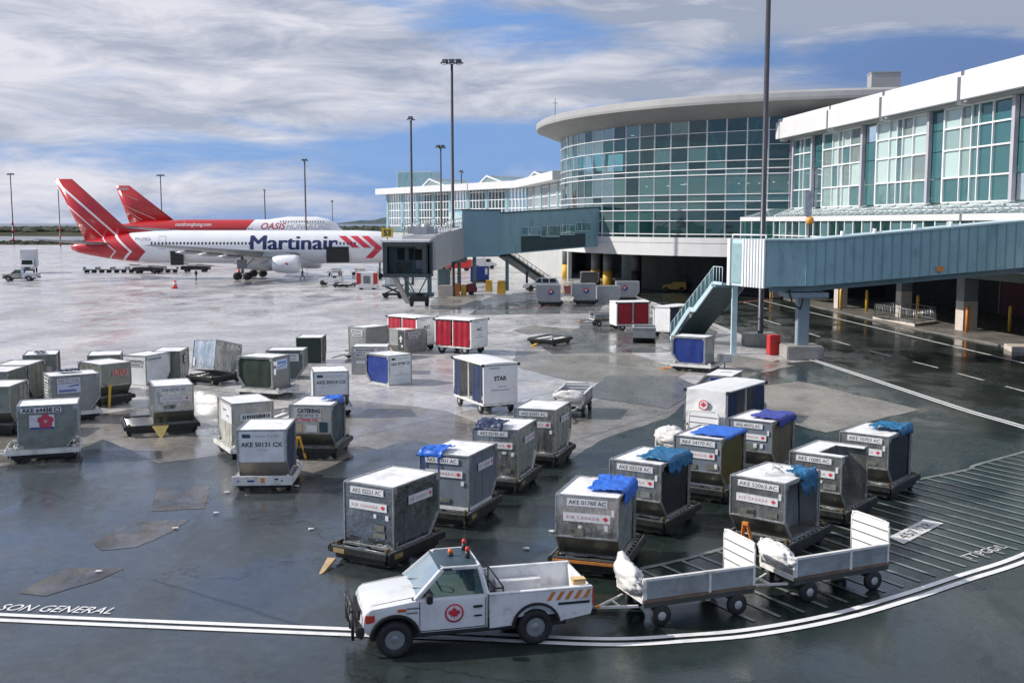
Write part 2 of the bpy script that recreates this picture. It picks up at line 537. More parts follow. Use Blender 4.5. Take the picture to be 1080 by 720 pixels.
def wet(name, c1, c2, r_lo, r_hi, scale=0.25, joints=0.0, tint=None, bump=0.25, spec=0.5, r_from=0.38, r_to=0.62, oil=0.5, cracks=0.0):
    """wet paving: damp colour drifts over metres, standing water lowers the roughness in patches"""
    m = bpy.data.materials.new(name)
    m.use_nodes = True
    t = m.node_tree
    L = t.links
    b = t.nodes['Principled BSDF']
    b.inputs['Specular IOR Level'].default_value = spec
    g = t.nodes.new('ShaderNodeNewGeometry')

    def nz(s, d=7, r=0.62, dist=0.0, stretch=(1, 1, 1)):
        mp = t.nodes.new('ShaderNodeMapping')
        mp.inputs['Scale'].default_value = stretch
        mp.inputs['Rotation'].default_value = (0, 0, 0.5)
        L.new(g.outputs['Position'], mp.inputs[0])
        n = t.nodes.new('ShaderNodeTexNoise')
        n.inputs['Scale'].default_value = s
        n.inputs['Detail'].default_value = d
        n.inputs['Roughness'].default_value = r
        n.inputs['Distortion'].default_value = dist
        L.new(mp.outputs[0], n.inputs['Vector'])
        return n.outputs['Fac']

    def mr(v, a, b_, c, d):
        n = t.nodes.new('ShaderNodeMapRange')
        n.interpolation_type = 'SMOOTHSTEP'
        n.inputs[1].default_value, n.inputs[2].default_value = a, b_
        n.inputs[3].default_value, n.inputs[4].default_value = c, d
        L.new(v, n.inputs[0])
        return n.outputs[0]

    def mix(f, a, b_, mode='MIX'):
        n = t.nodes.new('ShaderNodeMix')
        n.data_type = 'RGBA'
        n.blend_type = mode
        for i, v in ((0, f), (6, a), (7, b_)):
            if hasattr(v, 'links'):
                L.new(v, n.inputs[i])
            elif i == 0:
                n.inputs[0].default_value = v
            else:
                n.inputs[i].default_value = (*v, 1)
        return n.outputs[2]
    big = nz(scale, 8, 0.65, 0.4, (1.0, 0.7, 1))
    fine = nz(scale * 14, 6, 0.7)
    speck = nz(60.0, 3, 0.6)
    col = mix(mr(big, 0.35, 0.65, 0, 1), c1, c2)
    col = mix(1.0, col, mix(mr(fine, 0.3, 0.7, 0, 1), (0.80, 0.80, 0.80), (1.15, 1.15, 1.15)), 'MULTIPLY')
    col = mix(1.0, col, mix(mr(speck, 0.3, 0.7, 0, 1), (0.85, 0.85, 0.85), (1.12, 1.12, 1.12)), 'MULTIPLY')
    if oil:
        col = mix(mr(nz(0.45, 6, 0.7, 0.8, (1, 0.35, 1)), 0.60, 0.75, 0, oil), col, tuple(c * 0.5 for c in c1))
    if joints:
        bk = t.nodes.new('ShaderNodeTexBrick')
        mp = t.nodes.new('ShaderNodeMapping')
        mp.inputs['Rotation'].default_value = (0, 0, 0.62)
        L.new(g.outputs['Position'], mp.inputs[0])
        L.new(mp.outputs[0], bk.inputs['Vector'])
        bk.offset = 0.0
        bk.inputs['Scale'].default_value = 1.0
        bk.inputs['Brick Width'].default_value = 7.5
        bk.inputs['Row Height'].default_value = 6.0
        bk.inputs['Mortar Size'].default_value = 0.07
        bk.inputs['Mortar Smooth'].default_value = 0.2
        bk.inputs['Color1'].default_value = (1, 1, 1, 1)
        bk.inputs['Color2'].default_value = (0.86, 0.86, 0.87, 1)
        bk.inputs['Mortar'].default_value = (0.30, 0.29, 0.28, 1)
        col = mix(joints, col, mix(1.0, col, bk.outputs['Color'], 'MULTIPLY'))
    if cracks:                                    # sealed cracks wandering across the surfacing
        vo = t.nodes.new('ShaderNodeTexVoronoi')
        vo.feature = 'DISTANCE_TO_EDGE'
        vo.inputs['Scale'].default_value = 0.16
        wv = t.nodes.new('ShaderNodeVectorMath')
        wv.operation = 'MULTIPLY_ADD'
        cbn = t.nodes.new('ShaderNodeCombineXYZ')
        n_ = nz(0.5, 5, 0.65)
        L.new(n_, cbn.inputs[0])
        L.new(n_, cbn.inputs[1])
        wv.inputs[1].default_value = (5.0, -4.0, 0)
        L.new(cbn.outputs[0], wv.inputs[0])
        L.new(g.outputs['Position'], wv.inputs[2])
        L.new(wv.outputs[0], vo.inputs['Vector'])
        col = mix(mr(vo.outputs['Distance'], 0.002, 0.007, cracks, 0.0), col, (0.012, 0.013, 0.014))
    if tint:                                      # mirrored sky and green glass painted in: darker, greener base towards the right
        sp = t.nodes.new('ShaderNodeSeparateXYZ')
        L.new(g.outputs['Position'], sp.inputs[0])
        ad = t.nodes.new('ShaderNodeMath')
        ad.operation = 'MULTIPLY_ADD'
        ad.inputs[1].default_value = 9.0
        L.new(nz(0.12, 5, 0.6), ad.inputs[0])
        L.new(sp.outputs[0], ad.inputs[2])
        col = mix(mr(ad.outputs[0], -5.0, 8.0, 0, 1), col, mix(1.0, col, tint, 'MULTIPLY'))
    L.new(col, b.inputs['Base Color'])
    w1 = nz(scale * 1.6, 8, 0.68, 0.6, (1, 0.55, 1))
    L.new(mr(w1, r_from, r_to, r_lo, r_hi), b.inputs['Roughness'])
    bp = t.nodes.new('ShaderNodeBump')
    bp.inputs['Strength'].default_value = bump
    bp.inputs['Distance'].default_value = 0.012
    L.new(nz(9.0, 5, 0.6), bp.inputs['Height'])
    bp2 = t.nodes.new('ShaderNodeBump')
    bp2.inputs['Strength'].default_value = bump * 0.4
    bp2.inputs['Distance'].default_value = 0.05
    L.new(nz(0.8, 4, 0.6), bp2.inputs['Height'])
    L.new(bp2.outputs[0], bp.inputs['Normal'])
    L.new(bp.outputs[0], b.inputs['Normal'])
    return m


G_APRON = wet('wet_concrete_apron', (0.34, 0.33, 0.325), (0.58, 0.56, 0.55), 0.10, 0.48, 0.16, 0.7, bump=0.34)
G_DAMP = wet('damp_dark_concrete', (0.135, 0.126, 0.116), (0.285, 0.266, 0.244), 0.06, 0.40, 0.22, 0.7, bump=0.3)
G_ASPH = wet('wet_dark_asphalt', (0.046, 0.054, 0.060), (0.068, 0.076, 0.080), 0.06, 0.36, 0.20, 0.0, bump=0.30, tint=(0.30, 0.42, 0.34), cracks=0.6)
G_ROAD = wet('wet_service_road', (0.018, 0.026, 0.022), (0.034, 0.042, 0.037), 0.07, 0.30, 0.22, 0.0, bump=0.22)
G_PATCH = wet('drier_repair_patch', (0.052, 0.053, 0.055), (0.120, 0.108, 0.097), 0.18, 0.6, 0.9, 0.0)
G_PALE = wet('pale_damp_concrete', (0.19, 0.178, 0.158), (0.30, 0.28, 0.245), 0.16, 0.5, 0.25, 0.0)
G_MID = wet('patched_grey_paving', (0.11, 0.112, 0.115), (0.16, 0.16, 0.158), 0.08, 0.36, 0.3, 0.0)
G_PAVE = wet('grey_pavement', (0.15, 0.14, 0.125), (0.21, 0.20, 0.18), 0.3, 0.6, 0.5, 0.0)
G_GRASS = wet('rough_airfield_grass', (0.030, 0.034, 0.016), (0.075, 0.068, 0.035), 0.8, 0.95, 0.02, 0.0, bump=0.5, spec=0.1)
G_RUNWAY = wet('wet_runway', (0.16, 0.16, 0.16), (0.22, 0.22, 0.22), 0.2, 0.4, 0.02, 0.0)
LINE = M('worn_white_road_paint', (0.66, 0.66, 0.64), 0.45, 0.0, 0.16, 2.0, 0, 1, (0.12, 0.13, 0.13), 0.65, 1.6)
LINE_BOLD = M('white_road_paint', (0.80, 0.80, 0.79), 0.42, 0.0, 0.08, 2.0, 0, 1, (0.25, 0.26, 0.26), 0.35, 1.2)
LINE_FAINT = M('faded_road_paint', (0.20, 0.22, 0.215), 0.35, 0.0, 0.3, 2.0, 0, 1, (0.06, 0.07, 0.065), 0.6, 1.4)
LINE_RED = M('faded_red_paint', (0.42, 0.12, 0.12), 0.5, 0.0, 0.3, 1.0, 0, 1, (0.12, 0.10, 0.10), 0.7, 0.8)
LEAF_DARK = M('dark_scrub_foliage', (0.035, 0.045, 0.022), 0.9, 0.0, 0.5, 0.3)
HILL = M('forested_hill', (0.045, 0.07, 0.075), 0.95, 0.0, 0.3, 0.01)
SEA = M('grey_sea', (0.05, 0.07, 0.08), 0.25, 0.0, 0.1, 0.01)


def sheet(name, pts, z, mat):
    return struct(name, MB().face([(x, y, z) for x, y in pts]), mat)


def wobble(pts, amp, step=1.2, seed=0):
    """a slightly irregular outline: break every edge into short runs"""
    rnd = random.Random(seed)
    out = []
    for (a, b) in zip(pts, pts[1:] + pts[:1]):
        n = max(1, int(math.dist(a, b) / step))
        for i in range(n):
            t = i / n
            k = 0 if i == 0 else amp
            out.append((a[0] + (b[0] - a[0]) * t + rnd.uniform(-k, k), a[1] + (b[1] - a[1]) * t + rnd.uniform(-k, k)))
    return out


# ------------------------------------------------------------------ ground
struct('ground', MB().face([(-9000, -200, -0.02), (9000, -200, -0.02), (9000, 12000, -0.02), (-9000, 12000, -0.02)]), G_GRASS)
sheet('apron', [(-420, -40), (160, -40), (160, 380), (-60, 420), (-420, 432)], 0.0, G_APRON)
sheet('taxiway', [(-900, 520), (300, 520), (300, 700), (-900, 700)], 0.0, G_RUNWAY)
sheet('sea', [(-9000, 2600), (9000, 2600), (9000, 11900), (-9000, 11900)], 0.01, SEA)
asph_ = [(-120, -30), (-120, 30), (-60, 35), (-30, 37), (-18, 37.6), (-16.6, 39.8), (-16.2, 42.5), (-12.6, 38.2), (-10.6, 39.8),
        (-6.8, 36.6), (-5.6, 39.8), (-3.8, 42.4), (-0.6, 37.6), (2.1, 38.8), (3.9, 43.0), (6.7, 47.0), (9.5, 54.6),
        (13.5, 60.5), (16.6, 66.0), (18.2, 66.8), (60, 66.8), (60, -30)]
damp = [(-120, 30), (-60, 40), (-34, 42), (-25, 46.5), (-20, 46), (-16.5, 51), (-11, 49.5), (-7.5, 52), (-3, 49), (-1, 45), (1.5, 46.5), (4, 52), (8, 58), (11, 57), (13.5, 63), (17, 68),
        (18.4, 60), (18, 40), (-30, 30)]
sheet('damp_apron', wobble(damp, 0.25, 1.5, 5), 0.002, G_DAMP)
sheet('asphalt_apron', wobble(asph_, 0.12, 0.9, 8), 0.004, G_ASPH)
road = [(15.2, 118), (16.3, 100), (17.0, 89), (17.3, 79), (18.8, 66), (19.9, 55.7), (20.6, 49), (21.5, 43), (22.6, 35), (24, 20),
        (70, 20), (70, 60), (34.2, 66), (33.8, 76), (32.6, 85), (31.6, 95), (31.0, 107), (30.4, 127), (30, 160), (12, 160)]
sheet('service_road', road, 0.008, G_ROAD)
pav = [(34.2, 66), (33.8, 76), (32.6, 85), (31.6, 95), (31.0, 107), (30.4, 127), (30, 150), (70, 150), (70, 64)]
pv = MB()
pv.prism(pav, 0.0, 0.12, 'xy')
struct('pavement', pv, G_PAVE)
for i, (pts, mt, nm) in enumerate((
        ([(-11.5, 34.7), (-9.8, 34.7), (-9.2, 31.9), (-10.7, 31.6)], G_PATCH, 'repair_patch'),
        ([(-10.9, 30.5), (-9.3, 30.7), (-9.4, 29.4), (-9.9, 28.0), (-10.7, 27.7), (-11.2, 28.4)], G_PATCH, 'repair_patch'),
        ([(-11.1, 26.3), (-9.6, 26.2), (-9.9, 25.3), (-10.7, 24.2), (-11.4, 24.4)], G_PATCH, 'repair_patch'),
        ([(0.0, 86.2), (1.7, 90.2), (5.3, 87.4), (1.2, 82.9)], G_PALE, 'concrete_slab'),
        ([(0.3, 72.4), (7.5, 72.0), (10.1, 62.0), (7.7, 57.0), (3.0, 58.6), (0.0, 65.0)], G_PALE, 'concrete_slab'),
        ([(12.8, 56.2), (15.5, 58.3), (18.7, 49.3), (12.8, 43.8), (11.3, 47.3)], G_PALE, 'concrete_slab'),
        ([(2.6, 70.5), (9.8, 71.6), (14.0, 75.2), (16.2, 86), (15, 100), (6, 96), (5.4, 88), (1.2, 81)], G_MID, 'paving_patch'),
        ([(3.6, 53.2), (5.4, 60.6), (9.2, 60.4), (9.8, 56), (7.2, 49.5)], G_MID, 'paving_patch'),
        ([(16.9, 64.6), (14.6, 70.2), (11.8, 67.9), (14.3, 61.6)], G_PALE, 'concrete_slab'),
        ([(-7.8, 103.2), (-3.0, 112.5), (-3.8, 125.9), (-8.4, 133.6), (-8.8, 118.2)], G_PALE, 'concrete_slab'),
        ([(-4.0, 101), (8, 103), (10, 116), (2, 122), (-3.2, 112)], G_MID, 'paving_patch'))):
    sheet(nm, wobble(pts, 0.035 if i < 3 else 0.10, 0.3 if i < 3 else 0.9, i), 0.012 + 0.0007 * i, mt)


# ------------------------------------------------------------------ painted markings
def ribbon(pts, w, off=0.0):
    """a painted line of width w along a polyline, shifted sideways by off"""
    mb = MB()
    ls, rs = [], []
    for i, p in enumerate(pts):
        a = Vector(pts[max(0, i - 1)])
        b = Vector(pts[min(len(pts) - 1, i + 1)])
        d = (b - a).normalized()
        n = Vector((-d.y, d.x))
        ls.append(Vector(p) + n * (off + w / 2))
        rs.append(Vector(p) + n * (off - w / 2))
    vs = [(q.x, q.y, 0) for q in ls] + [(q.x, q.y, 0) for q in rs]
    k = len(pts)
    return mb.add(vs, [(i, i + k, i + k + 1, i + 1) for i in range(k - 1)])


def spline(ps, n=10):
    out = []
    for i in range(len(ps) - 1):
        p0, p1, p2, p3 = ps[max(0, i - 1)], ps[i], ps[i + 1], ps[min(len(ps) - 1, i + 2)]
        for j in range(n):
            t = j / n
            out.append(tuple(0.5 * (2 * p1[k] + (p2[k] - p0[k]) * t + (2 * p0[k] - 5 * p1[k] + 4 * p2[k] - p3[k]) * t * t
                                    + (3 * p1[k] - p0[k] - 3 * p2[k] + p3[k]) * t ** 3) for k in (0, 1)))
    return out + [ps[-1]]


def line(pts, w, mat, z=0.022, off=0.0, name='road_marking'):
    return struct(name, ribbon(pts, w, off), mat, (0, 0, z))


curve = spline([(-30, 25.2), (-20, 24.0), (-11.2, 22.85), (-3.5, 22.0), (-0.8, 21.75), (1.9, 21.45), (3.6, 21.65), (5.1, 22.0),
                (7.0, 22.85), (8.9, 24.05), (10.9, 25.5), (13.0, 27.0), (17, 30.4)])
line(curve, 0.17, LINE_BOLD, off=0.155)
line(curve, 0.17, LINE_BOLD, off=-0.155)
dbl = spline([(14.6, 122), (16.4, 100), (17.1, 89), (17.4, 79), (18.9, 66), (20.0, 55.7), (20.7, 49), (21.4, 45), (22.6, 36)])
line(dbl, 0.16, LINE_BOLD, off=0.15)
line(dbl, 0.16, LINE_BOLD, off=-0.15)
line(spline([(27.6, 120), (28.4, 105), (29.3, 93.3), (30.5, 75.7), (31.2, 65.9), (32, 50)]), 0.2, LINE_BOLD)
for (a, b) in (((24.9, 118.2), (25.4, 108)), ((22.2, 97), (22.5, 91)), ((22.8, 86.2), (23.1, 81.4)), ((23.3, 78.8), (23.6, 75.6)),
               ((23.9, 72.3), (24.3, 69.3)), ((24.7, 66.6), (25.1, 63.7)), ((25.3, 61.4), (25.6, 58.6)), ((25.8, 56.4), (26.1, 53.6)),
               ((26.3, 51), (26.6, 48))):
    line([a, b], 0.15, LINE)
line([(-12.3, 71.8), (-2.2, 85.1), (1.6, 90.7), (3.6, 91.0), (7.6, 91.5)], 0.22, LINE)
line([(0.0, 107.8), (2.8, 110.6), (5.7, 112.8)], 0.5, LINE_RED)
line([(19.9, 112.8), (24, 116.8), (28.7, 121.2)], 0.5, LINE_RED)
hb = spline([(2.9, 26.0), (4.1, 26.75), (5.1, 27.5), (6.7, 28.9), (8.0, 29.9), (8.9, 31.0), (9.8, 32.4), (12.7, 35.0), (15.7, 37.0), (16.4, 37.8), (19.2, 40.1), (20.6, 41.6)], 8)
line(hb, 0.16, LINE_FAINT)
hm = MB()
seglen = [0.0]
for a, b in zip(hb[:-1], hb[1:]):
    seglen.append(seglen[-1] + math.dist(a, b))


def along(path, cum, s):
    for i in range(len(cum) - 1):
        if cum[i + 1] >= s:
            t = (s - cum[i]) / (cum[i + 1] - cum[i])
            return (path[i][0] + (path[i + 1][0] - path[i][0]) * t, path[i][1] + (path[i + 1][1] - path[i][1]) * t)
    return path[-1]


s = 0.3
while s < seglen[-1] - 0.2:
    p = along(hb, seglen, s)
    d = Vector((0.50, -0.866)).normalized()
    # run to just short of the bold double line
    best = 11.0
    for t in [i * 0.1 for i in range(5, 130)]:
        q = (p[0] + d.x * t, p[1] + d.y * t)
        if min(math.dist(q, c) for c in curve) < 0.55:
            best = t
            break
    q = (p[0] + d.x * best, p[1] + d.y * best)
    r = ribbon([p, q], 0.11)
    hm.add(r.v, r.f)
    s += 0.66
struct('hatched_marking', hm, LINE_FAINT, (0, 0, 0.020))
# painted box with a worn stand number, the wording beside it and by the double line
bx = MB().face([(10.22, 28.86, 0), (10.42, 28.25, 0), (12.27, 30.26, 0), (11.86, 30.66, 0)])
struct('painted_panel', bx, LINE, (0, 0, 0.026))


def ground_text(body, size, loc, deg, mat, shear=0.0, width=None, bold=0.0):
    o = link('painted_lettering', text_mesh(body, size, mat, bold, shear, width), None, loc, (0, 0, R(deg)))
    o['kind'] = 'structure'
    return o


PAINT_DARK = M('dark_ground_lettering', (0.05, 0.055, 0.055), 0.5, 0.0, 0.3, 3.0)
ground_text('45712R', 0.46, (11.2, 29.5, 0.032), 47, PAINT_DARK, 0.1, 1.9)
ground_text('SON GENERAL', 0.56, (-10.07, 23.34, 0.026), -5, LINE_BOLD, 0.25, 2.62)
ground_text('TT PGG/L', 0.46, (12.25, 27.55, 0.026), 36, LINE, 0.2, 1.75)
lit = MB()
for (x, y) in ((-8.7, 31.3), (-9.4, 29.7), (-10.1, 25.9), (-7.0, 34.6), (-9.0, 33.8), (-5.6, 29.6), (1.1, 29.4), (0.4, 27.8), (2.4, 97)):
    a = random.random() * 6
    lit.prism([(x + r_ * math.cos(a + k), y + r_ * math.sin(a + k) * 0.7) for k, r_ in ((0, .12), (1.1, .07), (2.2, .1), (3.5, .06), (4.7, .11))],
              0.03, 0.06, 'xy')
o_ = P('litter', lit, PLASTIC_BAG)
tag(o_, 'scattered white scraps of litter on the wet tarmac', 'litter', None, 'stuff')

# ------------------------------------------------------------------ far land
random.seed(11)
scr = MB()
for i in range(900):
    x = random.uniform(-640, 60)
    y = random.uniform(980, 1600)
    w, h = random.uniform(6, 18), random.uniform(1.5, 5.5)
    n = 6
    scr.lathe([(w * .5, 0), (w * .55, h * .45), (w * .3, h * .85), (0.3, h)], (x, y, -0.3), (0, 0, 1), n, 0, False, False)
o_ = P('scrub', scr, LEAF_DARK)
tag(o_, 'dark band of low scrub along the far edge of the airfield', 'scrub', None, 'stuff')
gs = MB()
for i in range(700):
    x = random.uniform(-330, -20)
    y = random.uniform(436, 505)
    w, h = random.uniform(1.0, 4.0), random.uniform(0.3, 1.1)
    gs.lathe([(w * .5, 0), (w * .45, h * .6), (0.2, h)], (x, y, -0.1), (0, 0, 1), 5, 0, False, False)
o_ = P('rough_grass', gs, LEAF_DARK)
tag(o_, 'strip of rough dark grass beyond the apron edge', 'grass', None, 'stuff')
hl = MB()
pts = []
for i in range(61):
    x = -2600 + i * 60
    h = 85 + 45 * noise.noise(Vector((i * 0.21, 0.3, 1.7))) + 22 * noise.noise(Vector((i * 0.8, 2.3, 0.2)))
    h *= max(0.0, min(1.0, (i - 18) / 12.0)) if i < 30 else 1
    pts.append((x, max(1.0, h)))
vs = [(x, 9000, -1) for x, h in pts] + [(x, 9300, h) for x, h in pts] + [(x, 10200, -1) for x, h in pts]
k = len(pts)
hl.add(vs, [(i, i + 1, i + 1 + k, i + k) for i in range(k - 1)] + [(i + k, i + 1 + k, i + 1 + 2 * k, i + 2 * k) for i in range(k - 1)])
struct('hills', hl, HILL)


# ------------------------------------------------------------------ glass
def glass(name, tint, ior=1.9, rough=0.02, through=1.0, base=(0.05, 0.12, 0.11)):
    m = bpy.data.materials.new(name)
    m.use_nodes = True
    t = m.node_tree
    t.nodes.clear()
    L = t.links
    out = t.nodes.new('ShaderNodeOutputMaterial')
    tr = t.nodes.new('ShaderNodeBsdfTransparent')
    tr.inputs[0].default_value = (*tint, 1)
    df = t.nodes.new('ShaderNodeBsdfDiffuse')
    df.inputs[0].default_value = (*base, 1)
    m1 = t.nodes.new('ShaderNodeMixShader')
    m1.inputs[0].default_value = through
    L.new(df.outputs[0], m1.inputs[1])
    L.new(tr.outputs[0], m1.inputs[2])
    gl = t.nodes.new('ShaderNodeBsdfGlossy')
    gl.inputs['Roughness'].default_value = rough
    gl.inputs['Color'].default_value = (0.86, 0.97, 0.95, 1)
    # every pane sits at a very slightly different angle, as real glazing does
    g = t.nodes.new('ShaderNodeNewGeometry')
    nz = t.nodes.new('ShaderNodeTexNoise')
    nz.inputs['Scale'].default_value = 0.45
    nz.inputs['Detail'].default_value = 2
    L.new(g.outputs['Position'], nz.inputs['Vector'])
    bp = t.nodes.new('ShaderNodeBump')
    bp.inputs['Strength'].default_value = 0.10
    bp.inputs['Distance'].default_value = 0.25
    L.new(nz.outputs['Fac'], bp.inputs['Height'])
    L.new(bp.outputs[0], gl.inputs['Normal'])
    fr = t.nodes.new('ShaderNodeFresnel')
    fr.inputs['IOR'].default_value = ior
    m2 = t.nodes.new('ShaderNodeMixShader')
    L.new(fr.outputs[0], m2.inputs[0])
    L.new(m1.outputs[0], m2.inputs[1])
    L.new(gl.outputs[0], m2.inputs[2])
    L.new(m2.outputs[0], out.inputs[0])
    return m


GLASS_ROT = glass('green_tinted_curtain_glass', (0.40, 0.70, 0.62), 1.9, 0.015, 0.72, (0.035, 0.13, 0.115))
GLASS_TEAL = glass('deep_teal_glass', (0.20, 0.45, 0.45), 1.8, 0.03, 0.25, (0.045, 0.15, 0.16))
GLASS_PALE = glass('pale_blind_backed_glass', (0.75, 0.85, 0.82), 1.7, 0.03, 0.25, (0.56, 0.70, 0.67))
GLASS_PALE2 = glass('pale_glass_half_drawn_blind', (0.70, 0.82, 0.80), 1.8, 0.03, 0.45, (0.44, 0.60, 0.58))
GLASS_PALE3 = glass('pale_glass_greyer', (0.72, 0.84, 0.82), 1.7, 0.03, 0.55, (0.40, 0.50, 0.47))  # greyer, more see-through variant among the pale panes
GLASS_MID = glass('mid_teal_glass', (0.45, 0.65, 0.65), 1.8, 0.03, 0.35, (0.13, 0.26, 0.27))
GLASS_SKIRT = glass('sloped_canopy_glass', (0.7, 0.85, 0.85), 1.7, 0.08, 0.4, (0.36, 0.46, 0.46))
GLASS_FAR = glass('far_concourse_glass', (0.40, 0.60, 0.60), 1.9, 0.02, 0.65, (0.10, 0.17, 0.18))

# ------------------------------------------------------------------ the round glass hall
RC = Vector((45.0, 155.0, 0.0))


def pol(r, deg, z):
    return (RC.x + r * math.cos(R(deg)), RC.y + r * math.sin(R(deg)), z)


def arc_band(mb, r, z0, z1, a0, a1, step, m=0):
    n = max(1, round((a1 - a0) / step))
    for i in range(n):
        p, q = a0 + (a1 - a0) * i / n, a0 + (a1 - a0) * (i + 1) / n
        mb.face([pol(r, p, z0), pol(r, q, z0), pol(r, q, z1), pol(r, p, z1)], m)
    return mb


def ring(mb, prof, a0, a1, step, m=0, close=True):
    """sweep a closed (r,z) profile round the hall"""
    n = max(1, round((a1 - a0) / step))
    k = len(prof)
    vs, fs = [], []
    for i in range(n + 1):
        a = a0 + (a1 - a0) * i / n
        vs += [pol(r, a, z) for r, z in prof]
    for i in range(n):
        for j in range(k if close else k - 1):
            j2 = (j + 1) % k
            fs.append((i * k + j, (i + 1) * k + j, (i + 1) * k + j2, i * k + j2))
    if close:
        fs += [tuple(range(k)), tuple(range(n * k, n * k + k))]
    return mb.add(vs, fs, m)


hall = thing('terminal_hall', 'round glass terminal hall under a wide pale disc roof', 'building', tuple(RC))
OFF = (-RC.x, -RC.y, 0)
A0, A1, ST = 150.0, 300.0, 3.6
GLASS_ROT2 = glass('green_tinted_curtain_glass_lighter', (0.50, 0.76, 0.70), 2.1, 0.015, 0.55, (0.09, 0.22, 0.20))
GLASS_ROT3 = glass('green_tinted_curtain_glass_darker', (0.30, 0.56, 0.50), 1.8, 0.03, 0.78, (0.02, 0.09, 0.085))
GLASS_ROT4 = glass('mirror_bright_curtain_glass', (0.55, 0.72, 0.70), 2.9, 0.03, 0.55, (0.16, 0.26, 0.25))
rg = random.Random(21)
A0 = 96.0
gm = MB()
ZS = [6.8, 7.2, 8.73, 9.96, 10.9, 11.7, 13.9, 14.5, 15.4, 17.06, 18.6, 20.0]
a = A0
while a < 303.5:
    for z0, z1 in zip(ZS[:-1], ZS[1:]):
        lite = 0.62 if a < 208 else (0.30 if a < 235 else 0.12)  # paler towards the left: bright sky reflections painted into the panes
        r_ = rg.random()
        if 9.9 < z0 < 13.0 and a > 215:
            m_ = 1 if r_ < .72 else 0
        elif z0 < 8.8 or z0 > 17:
            m_ = 2 if r_ < .5 else 0
        else:
            m_ = 0 if r_ < .6 else 2
        if rg.random() < lite * (0.9 if z0 > 8 else .3):
            m_ = 3 if a < 208 else 1
        arc_band(gm, 38.0, z0, z1, a, a + ST, ST, m_)
    a += ST
A0 = 150.0
gw = P('glass_wall', gm, [GLASS_ROT, GLASS_ROT2, GLASS_ROT3, GLASS_ROT4], hall, OFF)
mu = MB()
a = A0
while a <= A1 + 0.01:
    mu.bar(pol(38.04, a, 6.7), pol(38.04, a, 20.0), 0.075, 0.14, 0, (1, 0, 0.3))
    a += ST
P('vertical_mullions', mu, FRAME_WHITE, gw)
mh = MB()
for z, h in ((18.6, .07), (17.06, .07), (15.4, .07), (14.5, .10), (13.9, .10), (11.7, .08), (10.9, .11), (9.96, .11), (8.73, .07), (7.2, .10)):
    ring(mh, [(38.0, z - h / 2), (38.16, z - h / 2), (38.16, z + h / 2), (38.0, z + h / 2)], A0, A1, ST)
P('horizontal_mullions', mh, FRAME_WHITE, gw)
P('base_band', ring(MB(), [(37.2, 4.7), (38.3, 4.7), (38.3, 6.1), (38.22, 6.1), (38.22, 6.2), (38.3, 6.2), (38.3, 6.82), (37.2, 6.82)], A0, A1, ST), FASCIA, hall, OFF)
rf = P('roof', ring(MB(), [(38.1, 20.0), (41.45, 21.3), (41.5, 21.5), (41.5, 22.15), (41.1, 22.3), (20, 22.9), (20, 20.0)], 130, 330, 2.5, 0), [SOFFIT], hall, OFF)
P('roof_rim', ring(MB(), [(41.3, 21.28), (41.56, 21.32), (41.62, 21.6), (41.6, 22.1), (41.2, 22.36), (40.6, 22.42), (40.6, 22.32), (41.2, 22.24)], 130, 330, 2.5), ROOF_GREY, rf)
P('floor_slab', ring(MB(), [(24, 5.9), (37.6, 5.9), (37.6, 6.3), (24, 6.3)], A0, A1, 6), INTERIOR, hall, OFF)
P('upper_floor', ring(MB(), [(24, 13.4), (33.5, 13.4), (33.5, 13.9), (24, 13.9)], A0, A1, 6), INTERIOR, hall, OFF)
P('inner_wall', ring(MB(), [(29, 0.0), (29.3, 0.0), (29.3, 20.0), (29, 20.0)], A0 - 10, A1 + 20, 6), INTERIOR, hall, OFF)
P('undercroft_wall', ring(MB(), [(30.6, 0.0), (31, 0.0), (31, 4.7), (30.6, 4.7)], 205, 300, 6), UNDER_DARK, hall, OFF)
P('soffit', ring(MB(), [(24.5, 4.72), (37.4, 4.72), (37.4, 4.9), (24.5, 4.9)], A0, A1, 6), SOFFIT, hall, OFF)
STRUT = M('pale_interior_strut', (0.55, 0.58, 0.57), 0.5)
for a in (186, 203, 220, 237, 254, 271, 288):
    P('raking_strut', MB().tube(pol(36.2, a, 9.8), pol(37.2, a - 4.5, 19.9), 0.22).tube(pol(36.2, a, 9.8), pol(37.2, a + 4.5, 19.9), 0.22), STRUT, hall, OFF)
CEIL_LAMP = bpy.data.materials.new('lit_ceiling_lamp')
CEIL_LAMP.use_nodes = True
CEIL_LAMP.node_tree.nodes['Principled BSDF'].inputs['Emission Color'].default_value = (1.0, 0.97, 0.88, 1)
CEIL_LAMP.node_tree.nodes['Principled BSDF'].inputs['Emission Strength'].default_value = 1.1
cl_ = MB()
rnd = random.Random(4)
for i in range(30):
    a, r_ = 200 + 70 * rnd.random(), 27 + 8 * rnd.random()
    p = pol(r_, a, 13.15 + (6.5 if i % 3 == 0 else 0))
    cl_.box(p, (0.5, 0.16, 0.08), 0, R(a))
P('ceiling_lamps', cl_, CEIL_LAMP, hall, OFF)
TEAL_WALL = M('seafoam_interior_panel', (0.14, 0.27, 0.235), 0.6, 0, 0.15, 0.4)
ip = MB()
for (a0, a1, z0, z1) in ((221, 232, 9.6, 12.8), (236, 246, 9.9, 12.8), (249, 258, 9.6, 12.5), (228, 240, 6.4, 8.8), (255, 263, 6.4, 9)):
    ring(ip, [(30.2, z0), (30.4, z0), (30.4, z1), (30.2, z1)], a0, a1, 3)
P('interior_panels', ip, TEAL_WALL, hall, OFF)
